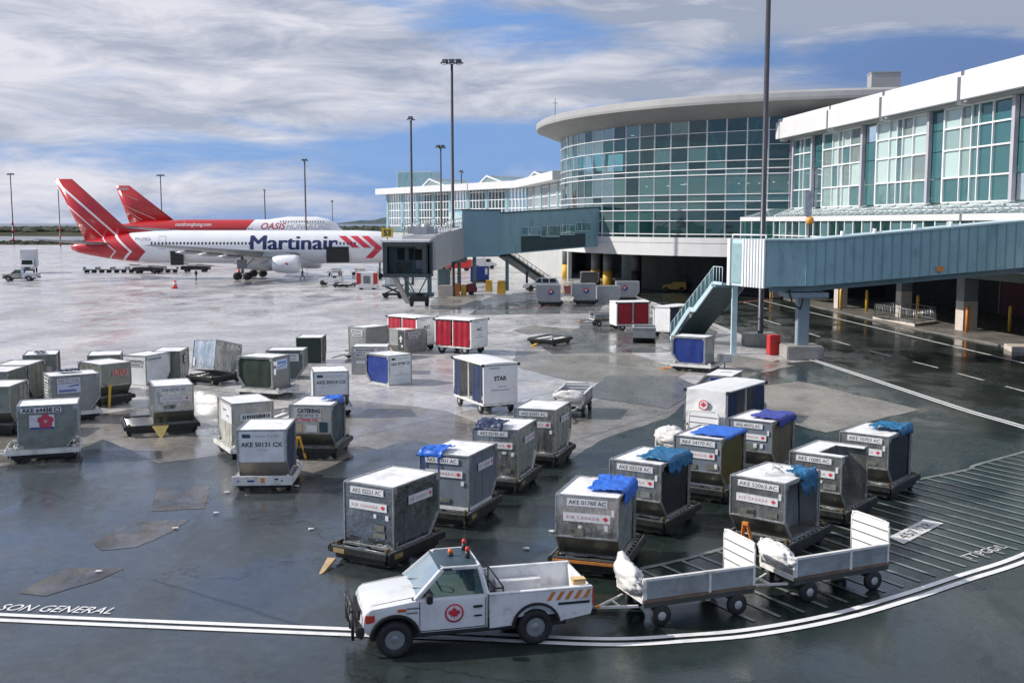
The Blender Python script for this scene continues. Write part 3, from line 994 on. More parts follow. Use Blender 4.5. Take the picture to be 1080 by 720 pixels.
for (r_, a, w, d, h) in ((35.5, 262.0, 3.0, 2.6, 2.0), (36.0, 272.5, 1.6, 1.6, 1.5), (33.5, 279.5, 4.2, 2.5, 1.4)):
    x, y, z = pol(r_, a, 22.4)
    u = P('roof_unit', MB().box((0, 0, h / 2), (w, d, h)).box((0, 0, h + .06), (w + .15, d + .15, .12)), ROOF_GREY, hall, (x - RC.x, y - RC.y, z), (0, 0, R(a - 90)))
am = MB().tube((0, 0, 0), (0, 0, 2.2), 0.04).tube((-.35, 0, 1.6), (.35, 0, 1.6), .03)
x, y, z = pol(41.0, 196, 22.3)
P('mast', am, POLE_GREY, hall, (x - RC.x, y - RC.y, z))

YC = {'top': M('grey_column', (0.13, 0.14, 0.14), 0.6, 0, 0.15, 1.0)}
for i, (x, y, r_, h) in enumerate(((8.4, 169.6, .62, 5.6), (11.6, 151.5, .62, 5.0), (12.9, 146.9, .64, 4.75), (16.6, 146.0, .6, 4.75))):
    lab = ('grey round column with yellow foot, leftmost under the blue bridge', 'grey column with yellow foot behind the silver containers, middle of three',
           'grey column with yellow foot at the edge of the round hall, nearest of its row', 'shaded column under the round hall right of the yellow footed ones')[i]
    c = thing('support_column', lab, 'column', (x, y, 0), 0, 'columns under the round hall')
    P('shaft', MB().tube((0, 0, 2.1), (0, 0, h), r_, r_, 18), YC['top'], c, key=(r_, h))
    P('painted_or_sunlit_foot', MB().tube((0, 0, 0), (0, 0, 2.1), r_ + .03, r_ + .03, 18), YELLOW if i < 3 else UNDER_DARK, c, key=r_)

# ------------------------------------------------------------------ the long wing on the right
WA, WB = Vector((30.3, 118.0, 0)), Vector((38.45, 46.5, 0))
WD = (WB - WA).normalized()                       # towards the camera
WNRM = Vector((WD.y, -WD.x, 0))                   # out of the wall
if WNRM.x > 0:
    WNRM = -WNRM


def wy(D):                                        # distance along the wall for a depth Y
    return (118.0 - D) / -WD.y


wing = thing('terminal_wing', 'long white and teal glass terminal wing with stepped white fascia on the right', 'building', tuple(WA))


def wp(s_, out, z):
    """a point on the wing: s_ along the wall, out in front of it"""
    p = WD * s_ + WNRM * out
    return (p.x, p.y, z)


def wbox(mb, s0, s1, o0, o1, z0, z1, m=0):
    vs = [wp(s_, o_, z) for s_ in (s0, s1) for o_ in (o0, o1) for z in (z0, z1)]
    return mb.add(vs, [(0, 1, 3, 2), (4, 6, 7, 5), (0, 4, 5, 1), (2, 3, 7, 6), (0, 2, 6, 4), (1, 5, 7, 3)], m)


SL = wy(50.0)
# fascia boxes
for (d0, d1) in ((119.5, 118.6), (118.4, 105.9), (105.5, 94.7), (94.2, 81.9), (81.4, 68.0), (67.5, 52)):
    s0, s1 = wy(d0), wy(d1)
    mb = wbox(MB(), s0, s1, -0.5, 1.7, 17.45, 19.15)
    wbox(mb, s0, s1, -0.9, 1.45, 19.15, 19.55)
    f_ = P('fascia', mb, FASCIA, wing)
    P('drip_block', wbox(MB(), s1 - 0.7, s1 - 0.1, 0.6, 1.3, 17.2, 17.448), FASCIA, f_)
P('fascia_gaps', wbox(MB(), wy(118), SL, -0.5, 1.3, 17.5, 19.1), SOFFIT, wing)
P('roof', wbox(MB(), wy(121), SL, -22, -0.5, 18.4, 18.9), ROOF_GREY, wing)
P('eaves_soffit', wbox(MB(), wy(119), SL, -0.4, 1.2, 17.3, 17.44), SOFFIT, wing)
for d in (118.0, 112.8, 101.0, 88.7, 76.7, 64.7):
    P('column', wbox(MB(), wy(d) - .20, wy(d) + .20, 0.02, 0.34, 10.0, 17.29), M('lavender_grey_column', (0.42, 0.40, 0.45), 0.5, 0, .08, 1), wing)
rnd = random.Random(9)
rows = [17.25, 15.7, 14.06, 11.95, 10.05]


def window(d0, d1, kinds, colpat):
    s0, s1 = wy(d0), wy(d1)
    tot = sum(colpat)
    xs = [s0]
    for c in colpat:
        xs.append(xs[-1] + (s1 - s0) * c / tot)
    g = MB()
    for i in range(len(colpat)):
        for j in range(4):
            g.face([wp(xs[i], 0.03, rows[j + 1]), wp(xs[i + 1], 0.03, rows[j + 1]), wp(xs[i + 1], 0.03, rows[j]), wp(xs[i], 0.03, rows[j])], kinds(i, j) or rnd.choice((0, 0, 3, 4)))
    w_ = P('window', g, [GLASS_PALE, GLASS_MID, GLASS_TEAL, GLASS_PALE2, GLASS_PALE3], wing)
    fr = MB()
    for x in xs:
        e = 0.10 if x in (xs[0], xs[-1]) else 0.055
        wbox(fr, x - e, x + e, 0.04, 0.20, rows[-1], rows[0])
    for z in rows:
        wbox(fr, s0, s1, 0.045, 0.19, z - .06, z + .06)
    P('window_frame', fr, FRAME_WHITE, w_)


window(118.0, 113.1, lambda i, j: 2 if i < 1 else 1, [1, 0.6, 1.2])
window(110.2, 101.3, lambda i, j: 0 if (i + j * 2) % 5 else 1, [1, .6, .4, .75, 1])
window(98.2, 89.0, lambda i, j: 0 if (i != 2 and j < 3) else 1, [1, .6, .4, .75, 1])
window(86.4, 77.0, lambda i, j: 0 if i < 2 and j < 3 else (1 if i == 2 else 2), [1, .6, .4, .75, 1])
window(74.6, 65.0, lambda i, j: 2 if j % 2 else 1, [1, .6, .4, .75, 1])
for (d0, d1) in ((112.5, 110.3), (100.7, 98.3), (88.4, 86.5), (76.4, 74.7), (64.3, 62)):
    mb = MB()
    for j in range(4):
        mb.face([wp(wy(d0), 0.0, rows[j + 1] + .03), wp(wy(d1), 0.0, rows[j + 1] + .03), wp(wy(d1), 0.0, rows[j] - .03), wp(wy(d0), 0.0, rows[j] - .03)], 0)
    P('spandrel_glass', mb, GLASS_TEAL, wing)
P('interior_wall', wbox(MB(), wy(118), SL, -5.3, -5.0, 9.8, 17.4), M('pale_gallery_wall', (0.40, 0.46, 0.44), 0.7, 0, .3, .2), wing)
P('interior_floor', wbox(MB(), wy(120), SL, -22, -0.05, 9.7, 9.95), INTERIOR, wing)
ppl = MB()
for d in (108.5, 107.2, 106.4, 105.6):
    x0 = wy(d)
    wbox(ppl, x0 - .3, x0 + .3, -1.6, -1.3, 9.95, 11.9)
P('gallery_display', ppl, M('dark_red_display', (0.10, 0.03, 0.03), .6), wing)
# sloped glass skirt, hip at the far corner, white beam and lower strip of windows
CO, CS = 4.1, wy(112.6)                          # outward offset, where the lower front starts
s_far = wy(118.0)
sk = MB()
n = 24
for i in range(n):
    a_, b_ = CS + (SL - CS) * i / n, CS + (SL - CS) * (i + 1) / n
    a2, b2 = (s_far + (SL - s_far) * i / n, s_far + (SL - s_far) * (i + 1) / n)
    sk.face([wp(a_, CO, 9.15), wp(b_, CO, 9.15), wp(b2, 0.05, 10.0), wp(a2, 0.05, 10.0)], 0)
lf = WA + Vector(wp(CS, CO, 0))
rt = Vector((25.0, 119.6, 0))                    # where the return meets the round hall
sk.face([wp(CS, CO, 9.15), (rt.x - WA.x, rt.y - WA.y, 9.15), (28.4 - WA.x, 121.0 - WA.y, 10.0), wp(s_far, 0.05, 10.0)], 0)
sg = P('canopy_glass', sk, GLASS_SKIRT, wing)
sb = MB()
for i in range(46):
    a_ = CS + (SL - CS) * i / 46
    a2 = s_far + (SL - s_far) * i / 46
    sb.bar(wp(a_, CO, 9.2), wp(a2 + (1.7 if i % 2 else 0), 0.1, 10.05), 0.07, 0.07)
    if i % 2 == 0:
        sb.bar(wp(a_ + 1.4, CO, 9.2), wp(a2, 0.1, 10.05), 0.05, 0.05)
sb.bar(wp(CS, CO, 9.2), wp(s_far, 0.05, 10.08), 0.14, 0.14)
for k_ in (0.33, 0.66):
    sb.bar(wp(CS + (s_far - CS) * k_, CO * (1 - k_), 9.2 + .85 * k_), wp(SL, CO * (1 - k_), 9.2 + .85 * k_), 0.05, 0.05)
P('canopy_lattice', sb, FRAME_WHITE, sg)
bm_ = wbox(MB(), CS - .15, SL, CO - .2, CO + .25, 8.66, 9.12)
bm_.bar(wp(CS, CO, 8.9), (rt.x - WA.x, rt.y - WA.y, 8.9), .3, .44)
P('white_beam', bm_, FASCIA, wing)
lw = MB()
lx = []
x = CS
while x < SL:
    lx.append(x)
    x += 1.75
for a_, b_ in zip(lx[:-1], lx[1:]):
    lw.face([wp(a_, CO, 6.5), wp(b_, CO, 6.5), wp(b_, CO, 8.66), wp(a_, CO, 8.66)], 1 if rnd.random() < .35 else 0)
c0 = Vector(wp(CS, CO, 0))
c1 = Vector((rt.x - WA.x, rt.y - WA.y, 0))
lw.face([(c0.x, c0.y, 6.5), (c1.x, c1.y, 6.5), (c1.x, c1.y, 8.66), (c0.x, c0.y, 8.66)], 0)
lg = P('strip_window', lw, [GLASS_ROT, GLASS_MID], wing)
lm = MB()
for x in lx:
    wbox(lm, x - .07, x + .07, CO + .01, CO + .12, 6.5, 8.66)
wbox(lm, CS, SL, CO + .015, CO + .11, 7.2, 7.3)
for t in (0, .33, .66, 1):
    q = c0.lerp(c1, t)
    lm.box((q.x, q.y, 7.58), (.16, .16, 2.16))
P('window_frame', lm, FRAME_WHITE, lg)
P('lower_fascia', wbox(MB(), CS - .1, SL, CO - .5, CO + .2, 5.35, 6.5).bar((c0.x, c0.y, 5.92), (c1.x, c1.y, 5.92), .3, 1.14), FASCIA, wing)
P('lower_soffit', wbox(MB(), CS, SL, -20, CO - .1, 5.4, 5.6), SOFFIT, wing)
P('lower_interior_wall', wbox(MB(), CS, SL, -1.5, -1.2, 5.6, 9.6), INTERIOR, wing)
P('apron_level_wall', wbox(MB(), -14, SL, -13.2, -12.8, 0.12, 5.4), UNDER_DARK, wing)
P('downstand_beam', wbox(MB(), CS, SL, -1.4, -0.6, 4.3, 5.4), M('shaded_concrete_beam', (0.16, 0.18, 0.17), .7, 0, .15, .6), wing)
DOORM = M('maroon_roller_door', (0.10, 0.03, 0.035), 0.6)
for (d, w_) in ((84, 5), (97, 4), (71, 5)):
    dd = P('roller_door', wbox(MB(), wy(d) - w_ / 2, wy(d) + w_ / 2, -12.78, -12.7, .12, 3.6), DOORM, wing)
    P('door_frame', wbox(wbox(wbox(MB(), wy(d) - w_ / 2 - .15, wy(d) - w_ / 2, -12.78, -12.6, .12, 3.75), wy(d) + w_ / 2, wy(d) + w_ / 2 + .15, -12.78, -12.6, .12, 3.75), wy(d) - w_ / 2, wy(d) + w_ / 2, -12.78, -12.6, 3.6, 3.75), GREY_STEEL, dd)

COLG = M('shaded_square_column', (0.20, 0.22, 0.22), 0.6, 0, .12, 1)  # column above the sun line: overhang shade painted as grey
COLW = M('cream_kerb_sunlit_foot', (0.55, 0.49, 0.43), 0.6, 0, .12, 1.5)  # sunlight on column feet painted as cream; plain pale colour on kerbs
for i, (x, y, w_) in enumerate(((29.7, 123.0, .9), (32.6, 108.0, .95), (35.1, 97.5, 1.0), (35.7, 85.4, 1.15), (36.6, 72.5, 1.15))):
    lab = ('square column with painted sunlit foot beside a yellow post, farthest along the road', 'square column with painted sunlit foot right of the grey bridge pier',
           'square grey column with painted sunlit foot behind the metal railing', 'square grey column with painted sunlit foot and an orange post before it',
           'square column with painted sunlit foot nearest the camera by the white cart')[i]
    c = thing('building_column', lab, 'column', (x, y, 0.12), 7, 'columns under the wing')
    P('shaft', MB().box((0, 0, 3.8), (w_, w_, 3.0)), COLG, c, key=w_)
    P('painted_or_sunlit_foot', MB().box((0, 0, 1.15), (w_ + .02, w_ + .02, 2.3)), COLW, c, key=w_)

POSTS = ((28.9, 121.5, 'yellow bollard post left of the farthest sunlit footed column'), (31.9, 105.6, 'tall thin yellow post beside the second column of the row'),
         (35.2, 84.0, 'orange brown post in front of the sunlit footed column'), (38.6, 84.2, 'yellow post in the shade right of the orange one'),
         (36.0, 96.5, 'yellow post in the shade behind the metal railing'), (33.9, 104, 'yellow post hung high in the dark loading bay'))
for i, (x, y, lab) in enumerate(POSTS):
    b_ = MB().lathe([(.14, 0), (.14, 1.9), (.10, 2.0), (0.01, 2.04)], (0, 0, 0), (0, 0, 1), 12)
    b_ = P('bollard', b_, YELLOW if i != 2 else ORANGE, None, (x, y, .12), key=('b', i != 2))
    tag(b_, lab, 'bollard', 'posts along the loading bays')

# railing on the pavement
rl = thing('metal_railing', 'pale metal railing round a sunken stair on the pavement', 'railing', (33.6, 91.6, 0.12), 0)
P('kerb', MB().prism([(-1.9, 3.9), (-1.6, 3.9), (-0.75, -3.0), (2.3, -0.3), (2.1, .05), (-.7, -2.55), (-1.25, 2.0)], 0, .22, 'xy'), COLW, rl)
for (a_, b_) in (((-1.75, 3.8), (-0.8, -2.9)), ((-0.8, -2.9), (2.15, -.15)), ((-1.75, 3.8), (1.2, 6.2)), ((1.2, 6.2), (2.15, -.15))):
    mb = MB()
    a_, b_ = Vector((*a_, 0)), Vector((*b_, 0))
    L_ = (b_ - a_).length
    nb = int(L_ / 0.28)
    for i in range(nb + 1):
        p = a_.lerp(b_, i / nb)
        w_ = .035 if i % 5 == 0 else .014
        mb.tube((p.x, p.y, .2), (p.x, p.y, 1.3), w_, w_, 6)
    for z in (.35, 1.3):
        mb.tube((a_.x, a_.y, z), (b_.x, b_.y, z), .03, .03, 6)
    P('railing_panel', mb, GREY_STEEL if a_.y > 3 else ALU_EDGE, rl)

# a pale rock-salt heap / white cart end at the right edge
cart = thing('service_cart', 'white service cart parked on the pavement at the right edge', 'cart', (38.3, 77.6, .12), 96)
P('body', MB().prism([(-1.3, .35), (1.1, .35), (1.3, .6), (1.3, 1.0), (.5, 1.1), (.35, 1.75), (-.55, 1.75), (-.6, .95), (-1.3, .95)], -.6, .6, 'xz'), WHITE, cart, bevel=.05)
P('windscreen', MB().box((.47, 0, 1.42), (.03, .95, .5), 0, 0), AUTO_GLASS, cart)
for sx_ in (-.85, .85):
    for sy_ in (-.55, .55):
        P('wheel', MB().lathe([(.12, -.09), (.28, -.08), (.3, 0), (.28, .08), (.12, .09)], (0, 0, 0), (0, 1, 0), 14), RUBBER, cart, (sx_, sy_, .3), key='svc')
is_ = MB().prism(wobble([(-1.5, -1.0), (1.3, -1.2), (1.6, .8), (-1.1, 1.2)], .1, .5, 3), 0, .35, 'xy')
is_ = P('kerb_island', is_, COLW, None, (34.6, 72.6, 0.0))
tag(is_, 'low pale concrete kerb island at the right edge of the road', 'kerb')

# ------------------------------------------------------------------ the far concourse on the left
KA, KB, KC = Vector((-28.9, 256, 0)), Vector((3.0, 206, 0)), Vector((8.6, 168, 0))
conc = thing('far_concourse', 'distant glazed concourse with white roof edge and peaked skylights', 'building', tuple(KA))


def seg(A, B):
    d = (B - A).normalized()
    nrm = Vector((d.y, -d.x, 0))
    if nrm.y > 0:
        nrm = -nrm
    return d, nrm, (B - A).length


for (A, B, nb) in ((KA, KB, 8), (KB, KC, 5)):
    d, nrm, Lc = seg(A, B)

    def cp(s_, o_, z, A=A, d=d, nrm=nrm):
        p = A - KA + d * s_ + nrm * o_
        return (p.x, p.y, z)

    def cbox(mb, s0, s1, o0, o1, z0, z1):
        vs = [cp(s_, o_, z) for s_ in (s0, s1) for o_ in (o0, o1) for z in (z0, z1)]
        return mb.add(vs, [(0, 1, 3, 2), (4, 6, 7, 5), (0, 4, 5, 1), (2, 3, 7, 6), (0, 2, 6, 4), (1, 5, 7, 3)])
    ext = 1.3 if A is KA else 0.0
    P('roof_edge', cbox(MB(), -ext, Lc + .6, -26, 2.6, 15.0, 16.35), FASCIA, conc)
    P('lower_wall', cbox(MB(), 0, Lc, -.6, -.05, 0, 6.6), M('pale_grey_wall', (.42, .43, .42), .6, 0, .12, .3), conc)
    P('back_wall', cbox(MB(), 0, Lc, -10, -9.6, 6.6, 15), INTERIOR, conc)
    P('floor_slab', cbox(MB(), 0, Lc, -25, .15, 6.5, 6.9), TEAL_STEEL, conc)
    bw = Lc / nb
    for i in range(nb):
        s0, s1 = i * bw + bw * .12, (i + 1) * bw - bw * .04
        w_ = P('window', MB().face([cp(s0, 0, 7.9), cp(s1, 0, 7.9), cp(s1, 0, 15), cp(s0, 0, 15)]), GLASS_FAR, conc)
        fr = MB()
        for j in range(6):
            x = s0 + (s1 - s0) * j / 5
            cbox(fr, x - .09, x + .09, .02, .2, 7.9, 15)
        for z in (7.9, 9.6, 11.3, 13.0, 14.6):
            cbox(fr, s0, s1, .03, .18, z - .09, z + .09)
        P('window_frame', fr, FRAME_WHITE, w_)
        P('pier', cbox(MB(), i * bw - bw * .03, i * bw + bw * .11, -.1, .35, 6.9, 15), BRIDGE, conc)
P('end_wall', MB().box((1.5, 14, 7.5), (.5, 27, 15), 0, R(20)), TEAL_STEEL, conc)
pb = P('plant_room', MB().box((0, 0, 1.9), (8.4, 9, 3.8)), BRIDGE_PALE, conc, (7.6, -2.5, 16.3), (0, 0, R(-10)))
P('plant_room_front', MB().box((0.1, -4.55, 1.8), (7.9, .12, 3.4)), BRIDGE, pb)
for (px_, D, w_) in ((-16.6, 238, 7), (-3.8, 222, 7), (5.5, 205, 7)):
    sk2 = P('skylight', MB().prism([(-w_ / 2, 0), (w_ / 2, 0), (0.3 * w_ - w_ / 2, 1.6)], -.3, 12, 'xz'), GLASS_SKIRT, conc, (px_ - KA.x, D - KA.y, 16.3), (0, 0, R(-38)))
    P('skylight_edge', MB().bar((-w_ / 2, -.35, 0), (.3 * w_ - w_ / 2, -.35, 1.6), .25, .3).bar((w_ / 2, -.35, 0), (.3 * w_ - w_ / 2, -.35, 1.6), .25, .3).bar((.3 * w_ - w_ / 2, -.35, 1.65), (.3 * w_ - w_ / 2, 12, 1.65), .25, .3), FRAME_WHITE, sk2)

# white sunlit low building seen under the bridges
wb = thing('low_white_building', 'low white sunlit building seen beneath the blue bridge', 'building', (16, 205, 0), -48)
P('wall', MB().box((0, 0, 2.1), (44, 9, 4.2)), WHITE, wb)
P('roof', MB().box((0, 0, 4.35), (44.6, 9.6, .3)), ROOF_GREY, wb)
for i in range(7):
    P('door', MB().box((-18 + i * 6, -4.53, 1.5), (2.6, .08, 3.0)), GREY_STEEL, wb, key=i)


# ------------------------------------------------------------------ right boarding bridge
def slab_run(mb, pts, z0s, z1s, m=0):
    """a closed box along a plan polyline of (front, back) pairs with its own bottom and top heights"""
    n = len(pts)
    vs = []
    for (f, b), z0, z1 in zip(pts, z0s, z1s):
        vs += [(*f, z0), (*b, z0), (*b, z1), (*f, z1)]
    fs = [(0, 1, 2, 3), tuple((n - 1) * 4 + k for k in (3, 2, 1, 0))]
    for i in range(n - 1):
        for j in range(4):
            fs.append((i * 4 + j, i * 4 + (j + 1) % 4, (i + 1) * 4 + (j + 1) % 4, (i + 1) * 4 + j))
    return mb.add(vs, fs, m)


br = thing('boarding_bridge', 'teal ribbed boarding bridge on a single pier with louvred pale end at right', 'boarding bridge', (18.3, 68.6, 0))
BO = (-18.3, -68.6, 0)
tun = P('tunnel', slab_run(MB(), [((15.6, 67.0), (16.6, 70.2)), ((18.4, 66.8), (18.6, 70.2)), ((33.4, 67.1), (33.4, 70.4))], (4.6, 4.66, 5.95), (7.42, 7.42, 8.75)), BRIDGE, br, BO)
rib = MB()
for i in range(27):
    t = i / 26
    x = 18.0 + 15.2 * t
    k_ = max(0, (x - 18.4) / 15)
    y = 66.79 + .3 * k_
    rib.box((x, y, (4.7 + 1.27 * k_ + 7.4 + 1.3 * k_) / 2), (.05, .07, 2.7))
P('cladding_ribs', rib, M('darker_cladding_rib', (0.17, 0.31, 0.36), .45, 0, .1, 1), tun)
P('roof_edge', slab_run(MB(), [((15.5, 66.9), (16.5, 70.3)), ((18.4, 66.7), (18.6, 70.3)), ((33.4, 67.0), (33.4, 70.5))], (7.424, 7.424, 8.754), (7.52, 7.52, 8.86)), BRIDGE_PALE, tun)
P('end_house', MB().prism([(14.05, 70.6), (15.55, 67.02), (17.2, 68.4), (17.0, 72.4), (15.2, 73.0)], 4.5, 7.46, 'xy'), BRIDGE_PALE, br, BO)  # paler than the tunnel: sunlight on this end painted into the cladding
lv = MB()
e0, e1 = Vector((14.05, 70.6, 0)), Vector((15.55, 67.02, 0))
en = Vector((-(e1 - e0).y, (e1 - e0).x, 0)).normalized()
if en.x > 0:
    en = -en
for t in (0.02, .42, .5, .58, .66, .74, .82, .90, .98):
    p = e0.lerp(e1, t) + en * .07
    lv.box((p.x, p.y, 6.0), (.12, .17 if t > .1 else .3, 3.0), 0, math.atan2(en.y, en.x))
P('louvre_fins', lv, FRAME_WHITE, br, BO)
p = e0.lerp(e1, .22) + en * .03
P('end_door', MB().box((p.x, p.y, 5.95), (.06, 1.1, 2.5), 0, math.atan2(en.y, en.x)), M('aqua_door', (0.25, 0.38, 0.40), .4), br, BO)
P('roof_rail', MB().path([(14.2, 70.4, 7.46), (14.2, 70.4, 7.75), (15.6, 67.2, 7.75), (15.6, 67.2, 7.46)], .05), FRAME_WHITE, br, BO)
P('underframe', slab_run(MB(), [((15.9, 67.5), (16.8, 69.9)), ((18.4, 67.3), (18.6, 69.8)), ((33.4, 67.6), (33.4, 70.0))], (4.25, 4.3, 5.6), (4.597, 4.657, 5.947)), TEAL_STEEL, br, BO)
P('pier', MB().box((18.3, 68.5, 2.5), (.72, .72, 3.4)).box((18.3, 68.4, 4.05), (2.6, 2.2, .35)), M('grey_blue_pier', (0.24, 0.30, 0.34), .45, 0, .12, 1), br, BO, bevel=.04)
P('pier_base', MB().box((18.3, 68.5, .42), (2.3, 2.1, .84)), CONCRETE, br, BO, bevel=.06)
P('support_post', MB().box((14.45, 70.7, 2.2), (.34, .34, 4.5)), BRIDGE_PALE, br, BO)
P('warning_plate', MB().box((26.2, 66.85, 5.7), (.45, .05, .3)), ORANGE, br, BO)
for x, zz in ((20.5, 7.75), (22.5, 7.9), (25.0, 8.15), (27.2, 8.35)):
    P('roof_fitting', MB().tube((x, 68, zz - .2), (x, 68, zz + .25), .12).box((x + .3, 68, zz - .05), (.3, .3, .25)), FRAME_WHITE, br, BO)
st = MB()
top, bot = Vector((13.3, 72.0, 4.5)), Vector((11.5, 78.6, 0.15))
hd = Vector((bot.x - top.x, bot.y - top.y, 0)).normalized()
sd_ = Vector((-hd.y, hd.x, 0))                    # across the stair
if sd_.x > 0:
    sd_ = -sd_
WST = 2.3
stairs = MB()
mid = top.lerp(bot, .47)
# upper and lower flights with a small landing
stA, stB = top, mid - hd * .35 + Vector((0, 0, .1))
stC, stD = mid + hd * .45 + Vector((0, 0, .1)), bot
P('landing', MB().box((14.0, 71.9, 4.42), (1.6, 2.4, .16)), TEAL_STEEL, br, BO)
for nm, o_ in (('stringer', 0.0), ('stringer', WST)):
    mb = MB()
    q = -sd_ * o_
    mb.bar(stA + q, stB + q, .10, .34)
    mb.bar(stB + q, stC + q, .10, .30)
    mb.bar(stC + q, stD + q, .10, .34)
    mb.bar(top + q - hd * 1.3, top + q, .10, .30)
    P(nm, mb, BRIDGE_PALE if o_ == 0 else TEAL_STEEL, br, BO)
tr_ = MB()
for i in range(26):
    t = (i + .5) / 26
    p = top.lerp(bot, t) - sd_ * WST / 2
    tr_.box(p, (.30, WST - .12, .05), 0, math.atan2(hd.y, hd.x))
P('treads', tr_, TEAL_STEEL, br, BO)
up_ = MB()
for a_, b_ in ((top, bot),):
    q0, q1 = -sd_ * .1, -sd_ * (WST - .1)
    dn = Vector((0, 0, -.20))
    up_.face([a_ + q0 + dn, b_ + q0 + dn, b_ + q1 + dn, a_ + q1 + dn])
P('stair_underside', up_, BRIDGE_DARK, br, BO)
for o_ in (0.0, WST):
    mb = MB()
    q = -sd_ * o_
    prev = None
    for i in range(15):
        p = (top - hd * 1.3).lerp(top, i / 3) if i < 3 else top.lerp(bot, (i - 3) / 11)
        p = p + q
        mb.tube(p, p + Vector((0, 0, 1.15)), .025, .025, 6)
        if prev:
            for h in (.15, 1.15):
                mb.tube(prev + Vector((0, 0, h)), p + Vector((0, 0, h)), .03, .03, 6)
        prev = p
    rl_ = P('handrail', mb, BRIDGE_PALE, br, BO)
    mesh_ = MB()
    a_, b_ = top + q, bot + q
    for k_ in range(56):
        p = a_.lerp(b_, k_ / 55)
        mesh_.bar(p + Vector((0, 0, .18)), p + Vector((0, 0, 1.1)), .012, .05, 0, (1, 0, 0))
    P('infill_bars', mesh_, M('aqua_grey_bars', (0.22, 0.34, 0.36), .5), rl_)
hose = MB().path([(17.1, 67.3, 4.4), (17.3, 67.2, 3.6), (17.8, 67.2, 3.2), (18.0, 67.4, 3.7), (17.9, 67.5, 4.3)], .05)
P('cable_loop', hose, CARBLACK, br, BO)

# ------------------------------------------------------------------ far boarding bridge, stand 53
b53 = thing('boarding_bridge', 'blue boarding bridge with window strip and grey tunnel reaching the parked aircraft', 'boarding bridge', (-5.8, 129, 0))
BO = (5.8, -129, 0)
t53 = P('fixed_tunnel', slab_run(MB(), [((-1.5, 131), (-1.9, 134.4)), ((11.3, 138.2), (10.4, 142))], (4.7, 5.6), (9.6, 10.4)), BRIDGE, b53, BO)
P('roof_edge', slab_run(MB(), [((-1.5, 130.9), (-1.9, 134.5)), ((11.35, 138.1), (10.4, 142.1))], (9.604, 10.404), (9.75, 10.55)), BRIDGE_DARK, t53)
d53 = (Vector((11.3, 138.2, 0)) - Vector((-1.5, 131, 0)))
L53 = d53.length
d53.normalize()
n53 = Vector((d53.y, -d53.x, 0))


def f53(s_, z, o_=.05):
    p = Vector((-1.5, 131, 0)) + d53 * s_ + n53 * o_
    return (p.x, p.y, z)


dp = MB()
dp.add([f53(3.0, 5.05), f53(12.2, 5.62), f53(12.2, 7.2), f53(3.0, 6.85), f53(3.0, 5.05, .1), f53(12.2, 5.62, .1), f53(12.2, 7.2, .1), f53(3.0, 6.85, .1)],
       [(0, 1, 2, 3), (4, 5, 6, 7), (0, 1, 5, 4), (1, 2, 6, 5), (2, 3, 7, 6), (3, 0, 4, 7)])
P('dark_panel', dp, BRIDGE_DARK, t53)
for i, (s0, s1, z0, z1) in enumerate(((3.0, 5.6, 7.0, 8.0), (5.7, 8.4, 6.85, 8.15), (8.5, 10.6, 7.05, 8.3), (10.7, 12.9, 7.5, 8.55))):
    w_ = P('window', MB().face([f53(s0, z0, .12), f53(s1, z0, .12), f53(s1, z1, .12), f53(s0, z1, .12)]), GLASS_MID, t53)
    P('window_frame', MB().bar(f53(s0, z0, .14), f53(s1, z0, .14), .06, .1).bar(f53(s0, z1, .14), f53(s1, z1, .14), .06, .08).bar(f53(s0, z0, .14), f53(s0, z1, .14), .06, .08)
      .bar(f53(s0 + .9, z0, .14), f53(s0 + .9, z1, .14), .06, .08), BRIDGE_PALE, w_)
P('bridge_house', MB().prism([(-5.8, 128.0), (-1.45, 130.5), (-2.6, 134.9), (-7.0, 132.4)], 4.5, 9.95, 'xy'), M('slate_blue_house', (0.19, 0.33, 0.40), .45, 0, .08, .5), b53, BO)
P('house_rim', MB().prism([(-5.85, 127.9), (-1.40, 130.4), (-2.55, 135.0), (-7.05, 132.5)], 9.954, 10.1, 'xy'), BRIDGE_DARK, b53, BO)
P('house_end', MB().prism([(-7.4, 129.6), (-5.84, 128.05), (-6.95, 132.2), (-7.6, 131.6)], 6.6, 9.7, 'xy'), BRIDGE_PALE, b53, BO)
P('rotunda', MB().lathe([(1.7, 3.9), (1.7, 7.9), (1.5, 8.1)], (-7.0, 129.6, 0), (0, 0, 1), 20), TEAL_STEEL, b53, BO)
tt = slab_run(MB(), [((-5.6, 128.4), (-8.5, 128.9)), ((-8.0, 110.6), (-10.9, 111))], (4.4, 3.9), (8.0, 7.05))
tl = P('telescopic_tunnel', tt, M('pale_grey_tunnel', (0.42, 0.43, 0.45), .45, 0, .08, .5), b53, BO)
P('outer_tunnel', slab_run(MB(), [((-6.6, 119.5), (-9.95, 119.9)), ((-7.75, 110.9), (-11.15, 111.3))], (3.95, 3.7), (7.75, 7.22)), M('light_grey_tunnel', (0.48, 0.49, 0.51), .45, 0, .08, .5), b53, BO)
rr = MB()
for (a_, b_) in (((-6.7, 119.5, 7.8), (-7.8, 111, 7.25)), ((-9.8, 119.8, 7.8), (-11.0, 111.2, 7.25)), ((-5.7, 128, 8.05), (-6.7, 119.6, 7.8)), ((-8.4, 128, 8.05), (-9.8, 119.8, 7.8))):
    a_, b_ = Vector(a_), Vector(b_)
    for i in range(7):
        p = a_.lerp(b_, i / 6)
        rr.tube(p, p + Vector((0, 0, 1.0)), .04, .04, 5)
    for h in (.5, 1.0):
        rr.tube(a_ + Vector((0, 0, h)), b_ + Vector((0, 0, h)), .035, .035, 5)
P('roof_rails', rr, ROLLER, b53, BO)
